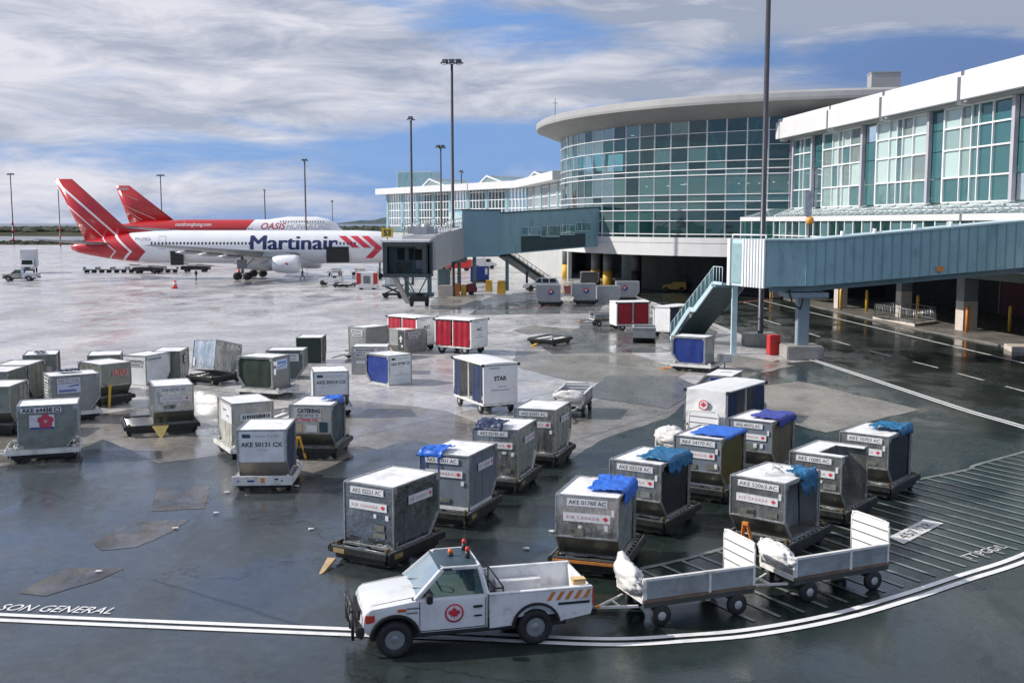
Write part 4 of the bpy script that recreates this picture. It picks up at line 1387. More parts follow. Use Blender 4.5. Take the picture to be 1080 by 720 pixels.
P('roof_machinery', MB().box((-9.4, 113, 7.6), (1.4, 1.4, .9)).box((-8.3, 115, 7.8), (.9, 1.8, .7)).lathe([(.5, 0), (.5, .7), (.1, .9)], (-9.2, 117, 7.6), (0, 0, 1), 10).box((-10.5, 114.5, 7.6), (.7, .7, 1.1)), ROLLER, b53, BO)
# cab: a hollow box with an open mouth
cab = MB()
cx, cw = -10.35, 4.7
x0, x1 = cx - cw / 2, cx + cw / 2
cab.box(((x0 + x1) / 2, 109.3, 3.3), (cw, 3.4, .3))
cab.box(((x0 + x1) / 2, 109.3, 6.5), (cw, 3.4, .22))
cab.box((x0 + .12, 109.3, 4.9), (.24, 3.4, 2.98))
cab.box((x1 - .5, 109.3, 4.9), (.22, 3.4, 2.98))
cab.box((x1 - .12, 110.0, 4.9), (.24, 2.0, 2.98))
cb = P('cab', cab, BRIDGE_DARK, b53, BO)
P('cab_back_wall', MB().box((cx, 110.9, 4.9), (cw - .5, .12, 2.98)), TEAL_STEEL, cb)
for (xx, w_, h, z, mt) in ((-.9, .75, 1.2, 5.35, AUTO_GLASS), (.15, .5, 1.2, 5.35, AUTO_GLASS), (.95, .9, 1.1, 5.3, AUTO_GLASS), (-.6, 1.5, 1.0, 4.1, OLIVE_DOOR)):
    P('cab_window' if mt is AUTO_GLASS else 'control_desk', MB().box((cx + xx, 110.8, z), (w_, .1, h)), mt if mt is AUTO_GLASS else M('drab_desk', (.12, .14, .11), .6), cb)
P('mouth_frame', MB().box((cx - .25, 107.56, 6.45), (cw - .4, .2, .5)).box((x0 + .2, 107.56, 4.9), (.42, .2, 2.7)).box((x1 - .65, 107.56, 4.9), (.36, .2, 2.7)).box((cx - .1, 107.5, 3.35), (cw - .2, .3, .35)), M('dark_grey_bellows', (.05, .065, .07), .6), cb)
P('cab_roof', MB().box((cx - .2, 109.2, 6.72), (cw + .1, 3.7, .2)), ALU_TOP, cb)
leg = MB()
for dx in (-1.35, 1.0):
    leg.box((-9.5 + dx, 112.4, 2.6), (.42, .42, 3.4))
leg.box((-9.7, 112.4, 1.15), (3.3, .5, .4)).box((-9.7, 112.4, 3.9), (3.6, .6, .35))
leg.bar((-11.0, 112.3, 3.2), (-10.0, 112.0, 1.3), .12, .12).bar((-8.6, 112.3, 3.2), (-9.6, 112.0, 1.3), .12, .12)
P('lift_legs', leg, TEAL_STEEL, b53, BO)
P('bogie', MB().box((-9.5, 111.6, .8), (1.6, 1.8, .5)).box((-9.5, 112, 1.1), (.5, .5, .5)), BLACK_STEEL, b53, BO)
for dx in (-.78, .78):
    P('wheel', MB().lathe([(.2, -.2), (.55, -.18), (.6, 0), (.55, .18), (.2, .2)], (0, 0, 0), (1, 0, 0), 18), RUBBER, b53, (-9.5 + dx + 5.8, 111.5 - 129, .6), key='b53')
ss = MB()
ss.bar((-12.0, 110, 3.3), (-10.6, 111.5, .3), .8, .12).bar((-12.4, 110, 4.3), (-11.0, 111.3, 1.3), .06, .06).bar((-11.6, 110, 4.3), (-10.2, 111.3, 1.3), .06, .06)
P('service_stair', ss, GREY_STEEL, b53, BO)
sg_ = P('stand_sign', MB().box((-12.25, 107.6, 7.55), (1.15, .14, .9)).tube((-12.25, 107.65, 6.7), (-12.25, 107.65, 7.1), .06), M('yellow_sign', (.70, .50, .06), .5), b53, BO)
link('lettering', text_mesh('53', .75, TEXT_DARK, .03), sg_, mtx=frame((-12.25, 107.515, 7.53), (1, 0, 0), (0, 0, 1)))
for (x, y) in ((-6.35, 131.2), (-4.5, 130.6), (-4.6, 133.9), (-0.6, 133.0)):
    P('support_leg', MB().box((0, 0, 2.4), (.42, .42, 4.2)), TEAL_STEEL, b53, (x + 5.8, y - 129, 0), key='leg53')
mb = MB()
a_, b_ = Vector((-1.0, 134.0, 4.6)), Vector((4.9, 144.5, .3))
mb.bar(a_, b_, 1.5, .5).bar(a_ + Vector((.3, -.6, 1.0)), b_ + Vector((.3, -.6, 1.0)), .06, .06).bar(a_ + Vector((-.3, .6, 1.0)), b_ + Vector((-.3, .6, 1.0)), .06, .06)
for i in range(12):
    p = a_.lerp(b_, i / 11)
    for q in (Vector((.3, -.6, 0)), Vector((-.3, .6, 0))):
        mb.tube(p + q, p + q + Vector((0, 0, 1.0)), .03, .03, 5)
mb.box((1.9, 139.2, 1.3), (.3, .3, 2.6))
P('service_stair', mb, BRIDGE_DARK, b53, BO)

for i, (x, y, w_, h, mt, lab) in enumerate((
        (-2.9, 137.0, .9, 1.35, YELLOW, 'yellow concrete guard block right of the blue container under the bridge'),
        (-1.3, 133.0, 1.1, 1.5, YELLOW, 'larger yellow guard block at the right hand bridge leg'),
        (-5.75, 129.8, .7, 1.2, YELLOW, 'narrow yellow guard block between red block and maroon machine'),
        (-6.6, 129.2, .8, 1.4, ORANGE, 'red orange guard block beside the pale block under the bridge'))):
    g_ = P('guard_block', MB().prism([(-w_ / 2, 0), (w_ / 2, 0), (w_ / 2 * .85, h), (-w_ / 2 * .85, h)], -w_ / 2, w_ / 2, 'xz'), mt, None, (x, y, 0), bevel=.05)
    tag(g_, lab, 'block', 'guard blocks under the bridge')
g_ = P('concrete_block', MB().box((0, 0, .6), (1.7, 1.3, 1.2)).box((0, 0, 1.22), (1.5, 1.1, .06)), COLW, None, (-7.75, 127.5, 0), bevel=.05)
tag(g_, 'pale concrete block at the foot of the bridge, orange at its base', 'block')
gp = thing('ground_power_unit', 'grey green ground power cabinet behind the pale concrete block', 'power unit', (-8.1, 129.5, 0), 8)
P('cabinet', MB().box((0, 0, 1.8), (1.5, 1.2, 2.6)), M('grey_green_cabinet', (.20, .25, .24), .5, 0, .2, 1), gp, bevel=.06)
P('cabinet_door', MB().box((-.1, -.62, 1.9), (1.1, .05, 2.0)).box((.3, -.66, 1.9), (.06, .04, .4)), TEAL_STEEL, gp)
P('hose_reel', MB().lathe([(.2, -.2), (.5, -.2), (.5, .2), (.2, .2)], (0, 0, 3.3), (1, 0, 0), 14), CARBLACK, gp)
mm = thing('service_trailer', 'small maroon service trailer under the blue bridge', 'trailer', (-4.9, 130.0, 0), 15)
P('body', MB().prism([(-.7, .3), (.6, .3), (.7, .8), (.15, 1.35), (-.5, 1.2)], -.5, .5), M('maroon_paint', (.16, .02, .025), .5), mm, bevel=.05)
for s_ in (-.45, .45):
    P('wheel', MB().lathe([(.08, -.07), (.25, -.06), (.25, .06), (.08, .07)], (0, 0, 0), (0, 1, 0), 12), RUBBER, mm, (0, s_, .25), key='mm')

# ------------------------------------------------------------------ light masts


def mast(x, y, h, r0, r1, lab, heads, base=False, red=False, scale=1.0, hz=0.0):
    t = thing('light_mast', lab, 'light mast', (x, y, 0), 0, 'apron light masts')
    P('pole', MB().lathe([(r0, 0), (r0, .3), (r0 * .97, .31), (r1, h)], (0, 0, 0), (0, 0, 1), 12), POLE_GREY, t)
    if base:
        P('concrete_base', MB().box((0, 0, .42), (2.2, 2.2, .84)), CONCRETE, t, bevel=.06)
    if heads:
        hw = .75 * scale * heads
        P('crossbar', MB().bar((-hw / 2 - .2, 0, h), (hw / 2 + .2, 0, h), .14 * scale, .14 * scale).bar((-hw / 4, 0, h + .35 * scale), (hw / 4, 0, h + .35 * scale), .1 * scale, .1 * scale), POLE_GREY, t)
        for i in range(heads):
            hx = (i - (heads - 1) / 2) * .75 * scale
            f_ = P('floodlight', MB().box((0, -.12 * scale, 0), (.6 * scale, .45 * scale, .5 * scale), 0, 0, Matrix.Rotation(R(-35), 4, 'X')), POLE_GREY, t, (hx, -.1, h + .12), (0, 0, R(20 * (i - 1))), key=('fl', scale), bevel=.03)
            P('lens', MB().box((0, -.30 * scale, -.13 * scale), (.5 * scale, .04, .4 * scale), 0, 0, Matrix.Rotation(R(-35), 4, 'X')), LAMP_GLASS, f_, key=('fll', scale))
    if red:
        for i in range(3):
            P('red_band', MB().tube((0, 0, .6 + i * h * .12), (0, 0, .6 + i * h * .12 + h * .06), r0 * 1.05, r0 * 1.02, 12), RED, t)
    return t


mast(17.35, 75.8, 27, .21, .16, 'tall dark mast on a concrete base rising past the round hall out of frame', 3, True)
mast(-6.9, 127.8, 26.7, .23, .14, 'tall mast with angled floodlights standing at the end of the blue bridge', 3)
mast(-13.8, 151.2, 22.5, .24, .13, 'slim mast with one small lamp left of the tallest bridge mast', 1)
mast(-14.2, 220, 23.4, .24, .13, 'mast with two lamps seen just left of the bridge mast', 2, scale=1.2)
mast(-10.8, 235, 19.2, .2, .11, 'short mast with one lamp above the far concourse roof', 1)
mast(-47, 250, 22.5, .26, .15, 'mast with a lamp above the nose of the rear aircraft', 2, scale=.9)
mast(-90, 400, 20.2, .3, .18, 'small mast with plain top above the rear fuselage', 1, scale=1.0)
mast(-54, 330, 14.8, .16, .1, 'shortest thin lamp post near the front aircraft nose', 1, scale=.9)
mast(-150, 470, 28.5, .34, .2, 'mast with flat top frame between the two red fins', 4, scale=1.1)
mast(-165, 400, 20.5, .26, .16, 'slim pole close left of the front red fin', 0, red=True)
mast(-214, 470, 29, .36, .2, 'mast with flat top and red bands at the far left', 4, scale=1.1, red=True)

# amber signal on a bracketed post in front of the wing
ls = thing('signal_post', 'slim post with pale box and round amber lamp before the glass wing', 'signal', (19.55, 72.2, 0))
P('post', MB().tube((0, 0, 0), (0, 0, 10.3), .10, .08), POLE_GREY, ls)
P('speaker_box', MB().prism([(-.38, 0), (.0, -.2), (.1, 1.55), (-.42, 1.6)], -.2, .2, 'xz'), ALU_EDGE, ls, (0.05, -.1, 9.0))
P('amber_lamp', MB().lathe([(.02, -.28), (.2, -.22), (.27, 0), (.2, .22), (.02, .28)], (0, -.2, 8.65), (0, 0, 1), 14), M('amber_lens', (.75, .32, .05), .3), ls)

# red bin by the mast base
rb = thing('fire_bin', 'bright red bin beside the concrete mast base', 'bin', (16.95, 70.3, 0), 10)
P('body', MB().box((0, 0, .62), (.72, .6, 1.1)).box((0, 0, .05), (.6, .5, .1)), RED, rb, bevel=.03)
P('lid', MB().prism([(-.39, 0), (.39, 0), (.34, .14), (-.34, .14)], -.34, .34), RED, rb, (0, 0, 1.17))
P('handle', MB().path([(-.2, -.33, .8), (-.2, -.4, .8), (.2, -.4, .8), (.2, -.33, .8)], .02, 6), CARBLACK, rb)


# ------------------------------------------------------------------ aircraft
def livery(name, body, accent, bands, zc, kx):
    """paint whose colour changes along a chevron measured on the airframe itself: x + kx*|z - zc|"""
    m = bpy.data.materials.new(name)
    m.use_nodes = True
    t = m.node_tree
    L = t.links
    b = t.nodes['Principled BSDF']
    b.inputs['Roughness'].default_value = 0.28
    b.inputs['Coat Weight'].default_value = 0.4
    tcn = t.nodes.new('ShaderNodeTexCoord')
    sp = t.nodes.new('ShaderNodeSeparateXYZ')
    L.new(tcn.outputs['Object'], sp.inputs[0])

    def mth(op, a, c=None):
        n = t.nodes.new('ShaderNodeMath')
        n.operation = op
        for i, v in enumerate((a, c)):
            if v is None:
                continue
            if hasattr(v, 'links'):
                L.new(v, n.inputs[i])
            else:
                n.inputs[i].default_value = v
        return n.outputs[0]
    val = mth('ADD', sp.outputs[0], mth('MULTIPLY', mth('ABSOLUTE', mth('SUBTRACT', sp.outputs[2], zc)), kx))
    nrm = mth('DIVIDE', mth('ADD', val, 20.0), 60.0)
    rp = t.nodes.new('ShaderNodeValToRGB')
    rp.color_ramp.interpolation = 'CONSTANT'
    els = rp.color_ramp.elements
    els[0].position = 0.0
    els[0].color = (*accent, 1)
    els[1].position = (bands[-1] + 20) / 60
    els[1].color = (*body, 1)
    for i, v in enumerate(bands[:-1]):
        e = els.new((v + 20) / 60)
        e.color = (*(body if i % 2 == 0 else accent), 1)
    L.new(nrm, rp.inputs[0])
    nz = t.nodes.new('ShaderNodeTexNoise')
    nz.inputs['Scale'].default_value = 0.5
    nz.inputs['Detail'].default_value = 5
    L.new(tcn.outputs['Object'], nz.inputs['Vector'])
    mr = t.nodes.new('ShaderNodeMapRange')
    mr.inputs[3].default_value, mr.inputs[4].default_value = .9, 1.05
    L.new(nz.outputs['Fac'], mr.inputs[0])
    mx = t.nodes.new('ShaderNodeMix')
    mx.data_type = 'RGBA'
    mx.blend_type = 'MULTIPLY'
    mx.inputs[0].default_value = 1
    L.new(rp.outputs[0], mx.inputs[6])
    L.new(mr.outputs[0], mx.inputs[7])
    L.new(mx.outputs[2], b.inputs['Base Color'])
    return m


def fuse(stations, n=28):
    """stations: (x, radius, centre height, height factor)"""
    vs, fs = [], []
    for (x, r, z, hf) in stations:
        for k in range(n):
            a = 2 * math.pi * k / n
            vs.append((x, r * math.cos(a), z + r * hf * math.sin(a)))
    for j in range(len(stations) - 1):
        for k in range(n):
            k2 = (k + 1) % n
            fs.append((j * n + k, j * n + k2, (j + 1) * n + k2, (j + 1) * n + k))
    mb = MB().add(vs, fs, 0, True)
    mb.face(vs[:n][::-1])
    mb.face(vs[-n:])
    return mb


def foil(root_le, root_te, tip_le, tip_te, tr_, tt_, axis):
    """a tapered flying surface with a rounded nose; points are xyz, axis is its thickness direction"""
    A = Vector(axis)
    vs = []
    for le, te, th in ((root_le, root_te, tr_), (tip_le, tip_te, tt_)):
        le, te = Vector(le), Vector(te)
        for s_ in (1, -1):
            for t, k in ((0.0, 0.0), (0.06, .55), (.3, 1.0), (.65, .7), (1.0, .03)) if s_ == 1 else ((1.0, .03), (.65, .7), (.3, 1.0), (.06, .55)):
                vs.append(le.lerp(te, t) + A * (s_ * k * th / 2))
    n = len(vs) // 2
    mb = MB().add(vs, [(i, (i + 1) % n, (i + 1) % n + n, i + n) for i in range(n)], 0, True)
    mb.face(vs[:n][::-1])
    mb.face(vs[n:])
    return mb


def wrap_text(me, zc, R_, hf, x0, z0, side=-1, out=.015):
    """lay flat lettering on the fuselage side: slice it into strips, then follow the round"""
    bm = bmesh.new()
    bm.from_mesh(me)
    bmesh.ops.triangulate(bm, faces=bm.faces[:])
    zs = [v.co.y for v in bm.verts]
    lo, hi = min(zs), max(zs)
    for i in range(1, 14):
        bmesh.ops.bisect_plane(bm, geom=bm.verts[:] + bm.edges[:] + bm.faces[:], plane_co=(0, lo + (hi - lo) * i / 14, 0), plane_no=(0, 1, 0))
    for v in bm.verts:
        z = z0 + v.co.y
        q = max(-1, min(1, (z - zc) / (R_ * hf)))
        y = side * (math.sqrt(1 - q * q) * R_ + out)
        v.co = (x0 + v.co.x, y, z)
    m2 = bpy.data.meshes.new('lettering')
    bm.to_mesh(m2)
    bm.free()
    for mt in me.materials:
        m2.materials.append(mt)
    return m2


def side_shape(polys, zc, R_, hf, mat, out=.012):
    """flat outlines (x,z) laid onto the near side of a fuselage"""
    bm = bmesh.new()
    for poly in polys:
        bm.faces.new([bm.verts.new((x, z, 0)) for x, z in poly])
    bmesh.ops.triangulate(bm, faces=bm.faces[:])
    zs = [v.co.y for v in bm.verts]
    lo, hi = min(zs), max(zs)
    for i in range(1, 12):
        bmesh.ops.bisect_plane(bm, geom=bm.verts[:] + bm.edges[:] + bm.faces[:], plane_co=(0, lo + (hi - lo) * i / 12, 0), plane_no=(0, 1, 0))
    for v in bm.verts:
        x, z = v.co.x, v.co.y
        q = max(-1, min(1, (z - zc) / (R_ * hf)))
        v.co = (x, -(math.sqrt(1 - q * q) * R_ + out), z)
    me = bpy.data.meshes.new('marking')
    bm.to_mesh(me)
    bm.free()
    me.materials.append(mat)
    return me


# front twin-engined aircraft, tail at the left; x runs from the tail to the nose
LIV1 = livery('red_chevron_tail_paint', (0.82, 0.83, 0.85), (0.50, 0.018, 0.03), (7.2, 7.55, 9.7, 10.1, 12.2), 4.2, 1.13)
LIV1F = livery('red_striped_fin_paint', (0.82, 0.83, 0.85), (0.50, 0.018, 0.03), (7.2, 7.55, 9.7, 10.1, 39.0), 4.2, 1.13)
p1 = thing('airliner', 'white twin engined airliner with white striped red fin at the bridge', 'aircraft', (-67.7, 168.0, 0), -1.2)
ZC, RF = 4.85, 2.52
st1 = [(0, .12, 4.75, 1), (.25, .42, 4.75, 1), (1.2, .78, 4.72, 1), (3, 1.18, 4.72, 1), (6, 1.75, 4.75, 1), (9.5, 2.2, 4.8, 1), (13, 2.44, 4.84, 1), (16.5, RF, ZC, 1), (30, RF, ZC, 1),
       (44, RF, ZC, 1), (47.5, 2.42, 4.82, 1), (50, 2.1, 4.68, 1), (52.3, 1.55, 4.45, 1), (54, .85, 4.25, 1), (54.7, .35, 4.15, 1), (54.9, .05, 4.12, 1)]
fz = P('fuselage', fuse(st1), LIV1, p1)
P('tail_fin', foil((9.9, 0, 6.6), (2.3, 0, 5.7), (.6, 0, 15.15), (-2.1, 0, 15.15), .75, .3, (0, 1, 0)), LIV1F, p1)
for s_ in (-1, 1):
    P('tailplane', foil((7.2, s_ * 1.0, 5.35), (2.6, s_ * 1.0, 5.25), (.2, s_ * 9.3, 6.1), (-1.9, s_ * 9.3, 6.1), .45, .18, (0, 0, 1)), PLANE_GREY, p1)
    wgm = foil((36.0, s_ * 2.0, 3.75), (26.8, s_ * 2.0, 3.55), (21.9, s_ * 23.8, 5.6), (19.7, s_ * 23.8, 5.55), 1.1, .22, (0, 0, 1))
    wg_ = P('wing', wgm, PLANE_GREY, p1)
    fl = MB()
    for t in (.18, .4, .62):
        y = s_ * (2 + 21.8 * t)
        x = 26.8 - 7.1 * t
        fl.lathe([(.05, -1.2), (.28, -.2), (.30, 1.2), (.1, 2.6)], (x, y, 3.2 + 2 * t), (1, 0, 0), 10)
    P('flap_fairings', fl, PLANE_GREY, wg_)
    en = P('engine', MB().lathe([(.05, -4.2), (.35, -3.6), (.8, -2.6), (.95, -1.9)], (35.2, s_ * 8.1, 2.55), (1, 0, 0), 22), PLANE_GREY, p1)
    P('nacelle', MB().lathe([(1.05, -2.1), (1.25, -1.4), (1.36, 0), (1.34, 1.1), (1.2, 1.7), (1.05, 1.75), (1.0, 1.2), (1.0, .6)], (35.2, s_ * 8.1, 2.55), (1, 0, 0), 24), PLANE_WHITE, en)
    P('pylon', MB().prism([(31.5, 3.6), (36.3, 3.55), (35.6, 4.1), (31.8, 4.3)], s_ * 8.1 - .18, s_ * 8.1 + .18), PLANE_GREY, en)
    P('engine_mark', MB().prism([(-.25, .1), (.05, .2), (.3, .0), (.2, -.2), (.1, -.05), (-.2, -.02)], 0, .03), RED_MARK, en, (35.3, s_ * 8.1 - 1.39 if s_ < 0 else s_ * 8.1 + 1.36, 2.6))
    gr = P('main_gear', MB().tube((27.6, s_ * 4.6, 3.4), (27.6, s_ * 4.6, 1.0), .22).bar((26.6, s_ * 4.6, .75), (28.6, s_ * 4.6, .75), .25, .25).bar((27.6, s_ * 4.6, 1.6), (29.2, s_ * 3.9, 3.2), .12, .12)
           .box((27.7, s_ * 5.1, 2.4), (1.5, .06, 1.4)), GREY_STEEL, p1)
    for dx in (-.75, .75):
        for dy in (-.5, .5):
            P('wheel', MB().lathe([(.2, -.17), (.52, -.16), (.58, 0), (.52, .16), (.2, .17)], (0, 0, 0), (0, 1, 0), 16), RUBBER, gr, (27.6 + dx, s_ * 4.6 + dy, .6), key='p1w')
ng = P('nose_gear', MB().tube((47.5, 0, 3), (47.5, 0, .6), .14), GREY_STEEL, p1)
for dy in (-.3, .3):
    P('wheel', MB().lathe([(.15, -.13), (.42, -.12), (.45, 0), (.42, .12), (.15, .13)], (0, 0, 0), (0, 1, 0), 14), RUBBER, ng, (47.5, dy, .46), key='p1n')
P('wing_fairing', MB().lathe([(.3, -7), (2.2, -3.5), (2.6, 0), (2.5, 4), (1.6, 7), (.3, 8.5)], (30, 0, 3.75), (1, 0, 0), 20), PLANE_WHITE, p1)
wd = []
x = 13.2
while x < 44:
    if not (28.3 < x < 41.2):
        wd.append([(x, 5.25), (x + .26, 5.25), (x + .26, 5.62), (x, 5.62)])
    x += .55
link('windows', side_shape(wd, ZC, RF, 1, PLANE_WINDOW), p1)
dr = []
for x, z0, w_, h in ((14.3, 4.6, 1.1, 1.9), (47.0, 4.4, 1.1, 1.95)):
    for a_, b_, c_, d_ in ((x, z0, x + w_, z0 + .05), (x, z0 + h, x + w_, z0 + h + .05), (x, z0, x + .05, z0 + h), (x + w_, z0, x + w_ + .05, z0 + h)):
        dr.append([(a_, b_), (c_, b_), (c_, d_), (a_, d_)])
link('door_outline', side_shape(dr, ZC, RF, 1, GREY_LETTER), p1)
for x, z, w_, h in ((17.1, 3.2, 1.9, 2.1), (41.5, 3.75, 3.4, 2.35)):
    P('cargo_door', MB().box((x, -2.36, z), (w_, .35, h)).box((x, -2.56, z + h / 2 - .05), (w_ + .1, .12, .1)), HOLD_DARK, p1)
for k_ in range(3):                                # heavy strokes: three passes side by side
    link('lettering', wrap_text(text_mesh('Martinair', 3.1, NAVY_LETTER, 0, 0, 13.1), ZC, RF, 1, 34.8 + .11 * k_, 5.55, -1, .012 + .004 * k_), p1)
link('registration', wrap_text(text_mesh('PH-MCL', .62, NAVY_LETTER, .0, 0, 2.4), ZC, RF, 1, 12.0, 6.1), p1)
ch = []
for (x0, ln) in ((41.6, 2.15), (43.35, 2.15), (45.1, 0)):
    w_ = 1.1
    if ln:
        ch.append([(x0, 6.55), (x0 + w_, 6.55), (x0 + w_ + ln, 4.8), (x0 + ln, 4.8)])
ch.append([(45.05, 6.55), (46.1, 6.55), (48.3, 4.75), (47.2, 4.75)])
ch.append([(47.2, 4.75), (48.3, 4.75), (46.7, 3.2), (45.6, 3.2)])
link('chevron_emblem', side_shape(ch, ZC, RF, 1, RED_MARK), p1)

# rear four-engined aircraft with an upper deck
LIV2 = livery('red_swept_tail_paint', (0.82, 0.83, 0.85), (0.50, 0.022, 0.026), (41.2,), 3.2, -0.75)
p2 = thing('airliner', 'larger red and white airliner with upper deck parked behind the front one', 'aircraft', (-121.5, 330, 0), -1.0)
ZD, RD = 6.15, 3.3
st2 = [(0, .2, 7.0, 1), (2, .9, 6.9, 1), (6, 1.7, 6.7, 1), (12, 2.6, 6.45, 1), (18, 3.15, 6.2, 1), (24, RD, ZD, 1.03), (50, RD, ZD, 1.03), (60, RD, ZD, 1.05), (65, 2.95, 6.0, 1.08), (68, 2.35, 5.7, 1.1), (70, 1.5, 5.4, 1.1), (71.2, .7, 5.1, 1.1), (71.6, .1, 5.0, 1)]
P('fuselage', fuse(st2), LIV2, p2)
P('upper_deck', fuse([(44, .6, 7.8, 1), (49, 1.8, 8.0, .9), (54, 2.4, 8.05, .95), (63, 2.4, 8.05, .95), (66.5, 2.1, 7.7, .95), (68.8, 1.2, 7.3, .9), (70, .3, 6.6, 1)]), PLANE_WHITE, p2)
P('tail_fin', foil((20.5, 0, 8.9), (6.5, 0, 8.4), (6.8, 0, 19.6), (2.6, 0, 19.6), 1.0, .4, (0, 1, 0)), LIV2, p2)
sw = MB()
for (a_, b_, w_) in (((4.5, 17.2), (9.5, 15.2), .28), ((5.0, 13.8), (14.5, 9.6), .3), ((5.8, 12.2), (10.5, 9.4), .25)):
    sw.bar((a_[0], -.5, a_[1]), (b_[0], -.56, b_[1]), .06, w_)
P('fin_streaks', sw, M('pale_red_streak', (.62, .30, .27), .4), p2)
tp = P('fin_title_panel', MB().box((5.0, -.26, 18.6), (3.4, .16, .9)), M('pale_fin_title', (.62, .35, .33), .4), p2)
for s_ in (-1, 1):
    P('tailplane', foil((10.5, s_ * 1.5, 7.3), (3.5, s_ * 1.5, 7.2), (1.2, s_ * 11, 8.1), (-1.4, s_ * 11, 8.1), .6, .25, (0, 0, 1)), PLANE_GREY, p2)
    P('wing', foil((45, s_ * 2.5, 4.6), (30, s_ * 2.5, 4.4), (20, s_ * 29.5, 7.2), (16.5, s_ * 29.5, 7.2), 1.4, .3, (0, 0, 1)), PLANE_GREY, p2)
    for ex, ey in ((39.5, 11.7), (31, 21)):
        P('engine', MB().lathe([(.3, -3.6), (.9, -2.2), (1.3, -1.5), (1.45, .4), (1.35, 1.7), (1.1, 1.75)], (ex, s_ * ey, 3.2), (1, 0, 0), 18), PLANE_WHITE, p2)
    gr = P('main_gear', MB().tube((34, s_ * 3, 4), (34, s_ * 3, 1.0), .25).bar((33, s_ * 3, .8), (35, s_ * 3, .8), .3, .3), GREY_STEEL, p2)
    for dx in (-.8, .8):
        P('wheel', MB().lathe([(.2, -.5), (.62, -.45), (.62, .45), (.2, .5)], (0, 0, 0), (0, 1, 0), 14), RUBBER, gr, (34 + dx, s_ * 3, .65), key='p2w')
link('lettering', wrap_text(text_mesh('OASIS', 2.7, TEXT_RED, .05, .25, 7.4), ZD, RD, 1.03, 50.6, 7.55), p2)
link('lettering', wrap_text(text_mesh('HONGKONG', 2.7, GREY_LETTER, .0, .25, 13.2), ZD, RD, 1.03, 61.1, 7.55), p2)
link('lettering', wrap_text(text_mesh('oasishongkong.com', 1.5, PLATE, .02, 0, 10.8), ZD, RD, 1.03, 26.6, 7.9), p2)
wd = []
x = 52.5
while x < 66:
    wd.append([(x, 8.7), (x + .3, 8.7), (x + .3, 9.1), (x, 9.1)])
    x += .8
link('upper_windows', side_shape(wd, 8.4, 2.5, .95, PLANE_WINDOW), p2)
wd = []
x = 20
while x < 44:
    wd.append([(x, 6.6), (x + .3, 6.6), (x + .3, 7.0), (x, 7.0)])
    x += .8
link('windows', side_shape(wd, ZD, RD, 1.03, PLANE_WINDOW), p2)


# ------------------------------------------------------------------ air freight containers
CH = 1.56                                         # height of the container
PROF = [(-.78, 0), (.78, 0), (1.22, .55), (1.22, CH), (-.78, CH)]
HD = .765                                         # half depth


def inset(poly, d):
    """shrink a convex outline"""
    n = len(poly)
    out = []
    area = sum(poly[i][0] * poly[(i + 1) % n][1] - poly[(i + 1) % n][0] * poly[i][1] for i in range(n))
    sg = 1 if area > 0 else -1
    for i in range(n):
        p0, p1, p2 = Vector(poly[i - 1]), Vector(poly[i]), Vector(poly[(i + 1) % n])
        e1, e2 = (p1 - p0).normalized(), (p2 - p1).normalized()
        n1, n2 = Vector((-e1.y, e1.x)) * sg, Vector((-e2.y, e2.x)) * sg
        b = (n1 + n2)
        b = b / max(.2, b.dot(n1))
        out.append(tuple(p1 + b * d))
    return out


def shell_mesh(mode):
    """sheet walls; mode: closed, open_a (door side at -y), open_b, hole (door side at -y and part of the roof gone)"""
    t = .025
    mb = MB()
    mb.box((0, 0, .03), (1.5, 2 * HD - .06, .05), 1)
    if mode == 'hole':
        mb.box((1.0, 0, CH - .02), (.42, 2 * HD - .03, t), 0)
        mb.box((.02, -.42, CH - .02), (1.53, .66, t), 0)
        mb.box((-.66, .33, CH - .02), (.2, .82, t), 0)
    else:
        mb.box((.22, 0, CH - .02), (1.96, 2 * HD - .03, t), 0)
    mb.box((-.765, 0, CH / 2), (t, 2 * HD - .05, CH - .05), 2)
    mb.box((1.205, 0, (CH + .55) / 2), (t, 2 * HD - .05, CH - .60), 2)
    mb.bar((.775, 0, .03), (1.205, 0, .55), 2 * HD - .05, t, 1, (0, 0, 1))
    q = inset(PROF, .02)
    if mode in ('closed', 'open_b', 'hole'):
        mb.prism(q, -HD + .012, -HD + .012 + t, 'xz', 2)
    if mode not in ('open_b', 'hole'):
        mb.prism(q, HD - .012 - t, HD - .012, 'xz', 2)
    # pressed stiffening ribs keep the walls from reading as one flat plane
    for x in (-.30, .22):
        if mode in ('closed', 'open_b', 'hole'):
            mb.box((x, -HD + .008, CH * .5), (.035, .012, CH - .18), 2)
        if mode not in ('open_b', 'hole'):
            mb.box((x, HD - .008, CH * .5), (.035, .012, CH - .18), 2)
    return mb


def edges_mesh(gap=False):
    mb = MB()
    for y in (-HD, HD):
        for a, b in zip(PROF, PROF[1:] + PROF[:1]):
            if gap and y > 0 and a[1] == CH and b[1] == CH:
                mb.bar((1.22, y, CH), (.8, y, CH), .045, .05).bar((-.56, y, CH), (-.78, y, CH), .045, .05)
                continue
            mb.bar((a[0], y, a[1]), (b[0], y, b[1]), .045, .05)
    for a in PROF:
        mb.bar((a[0], -HD, a[1]), (a[0], HD, a[1]), .05, .045)
    # corner plates with rivet strips
    for y in (-HD - .012, HD + .012):
        mb.box((-.70, y, CH - .1), (.14, .02, .16)).box((1.14, y, CH - .1), (.14, .02, .16)).box((-.70, y, .1), (.14, .02, .14))
    return mb


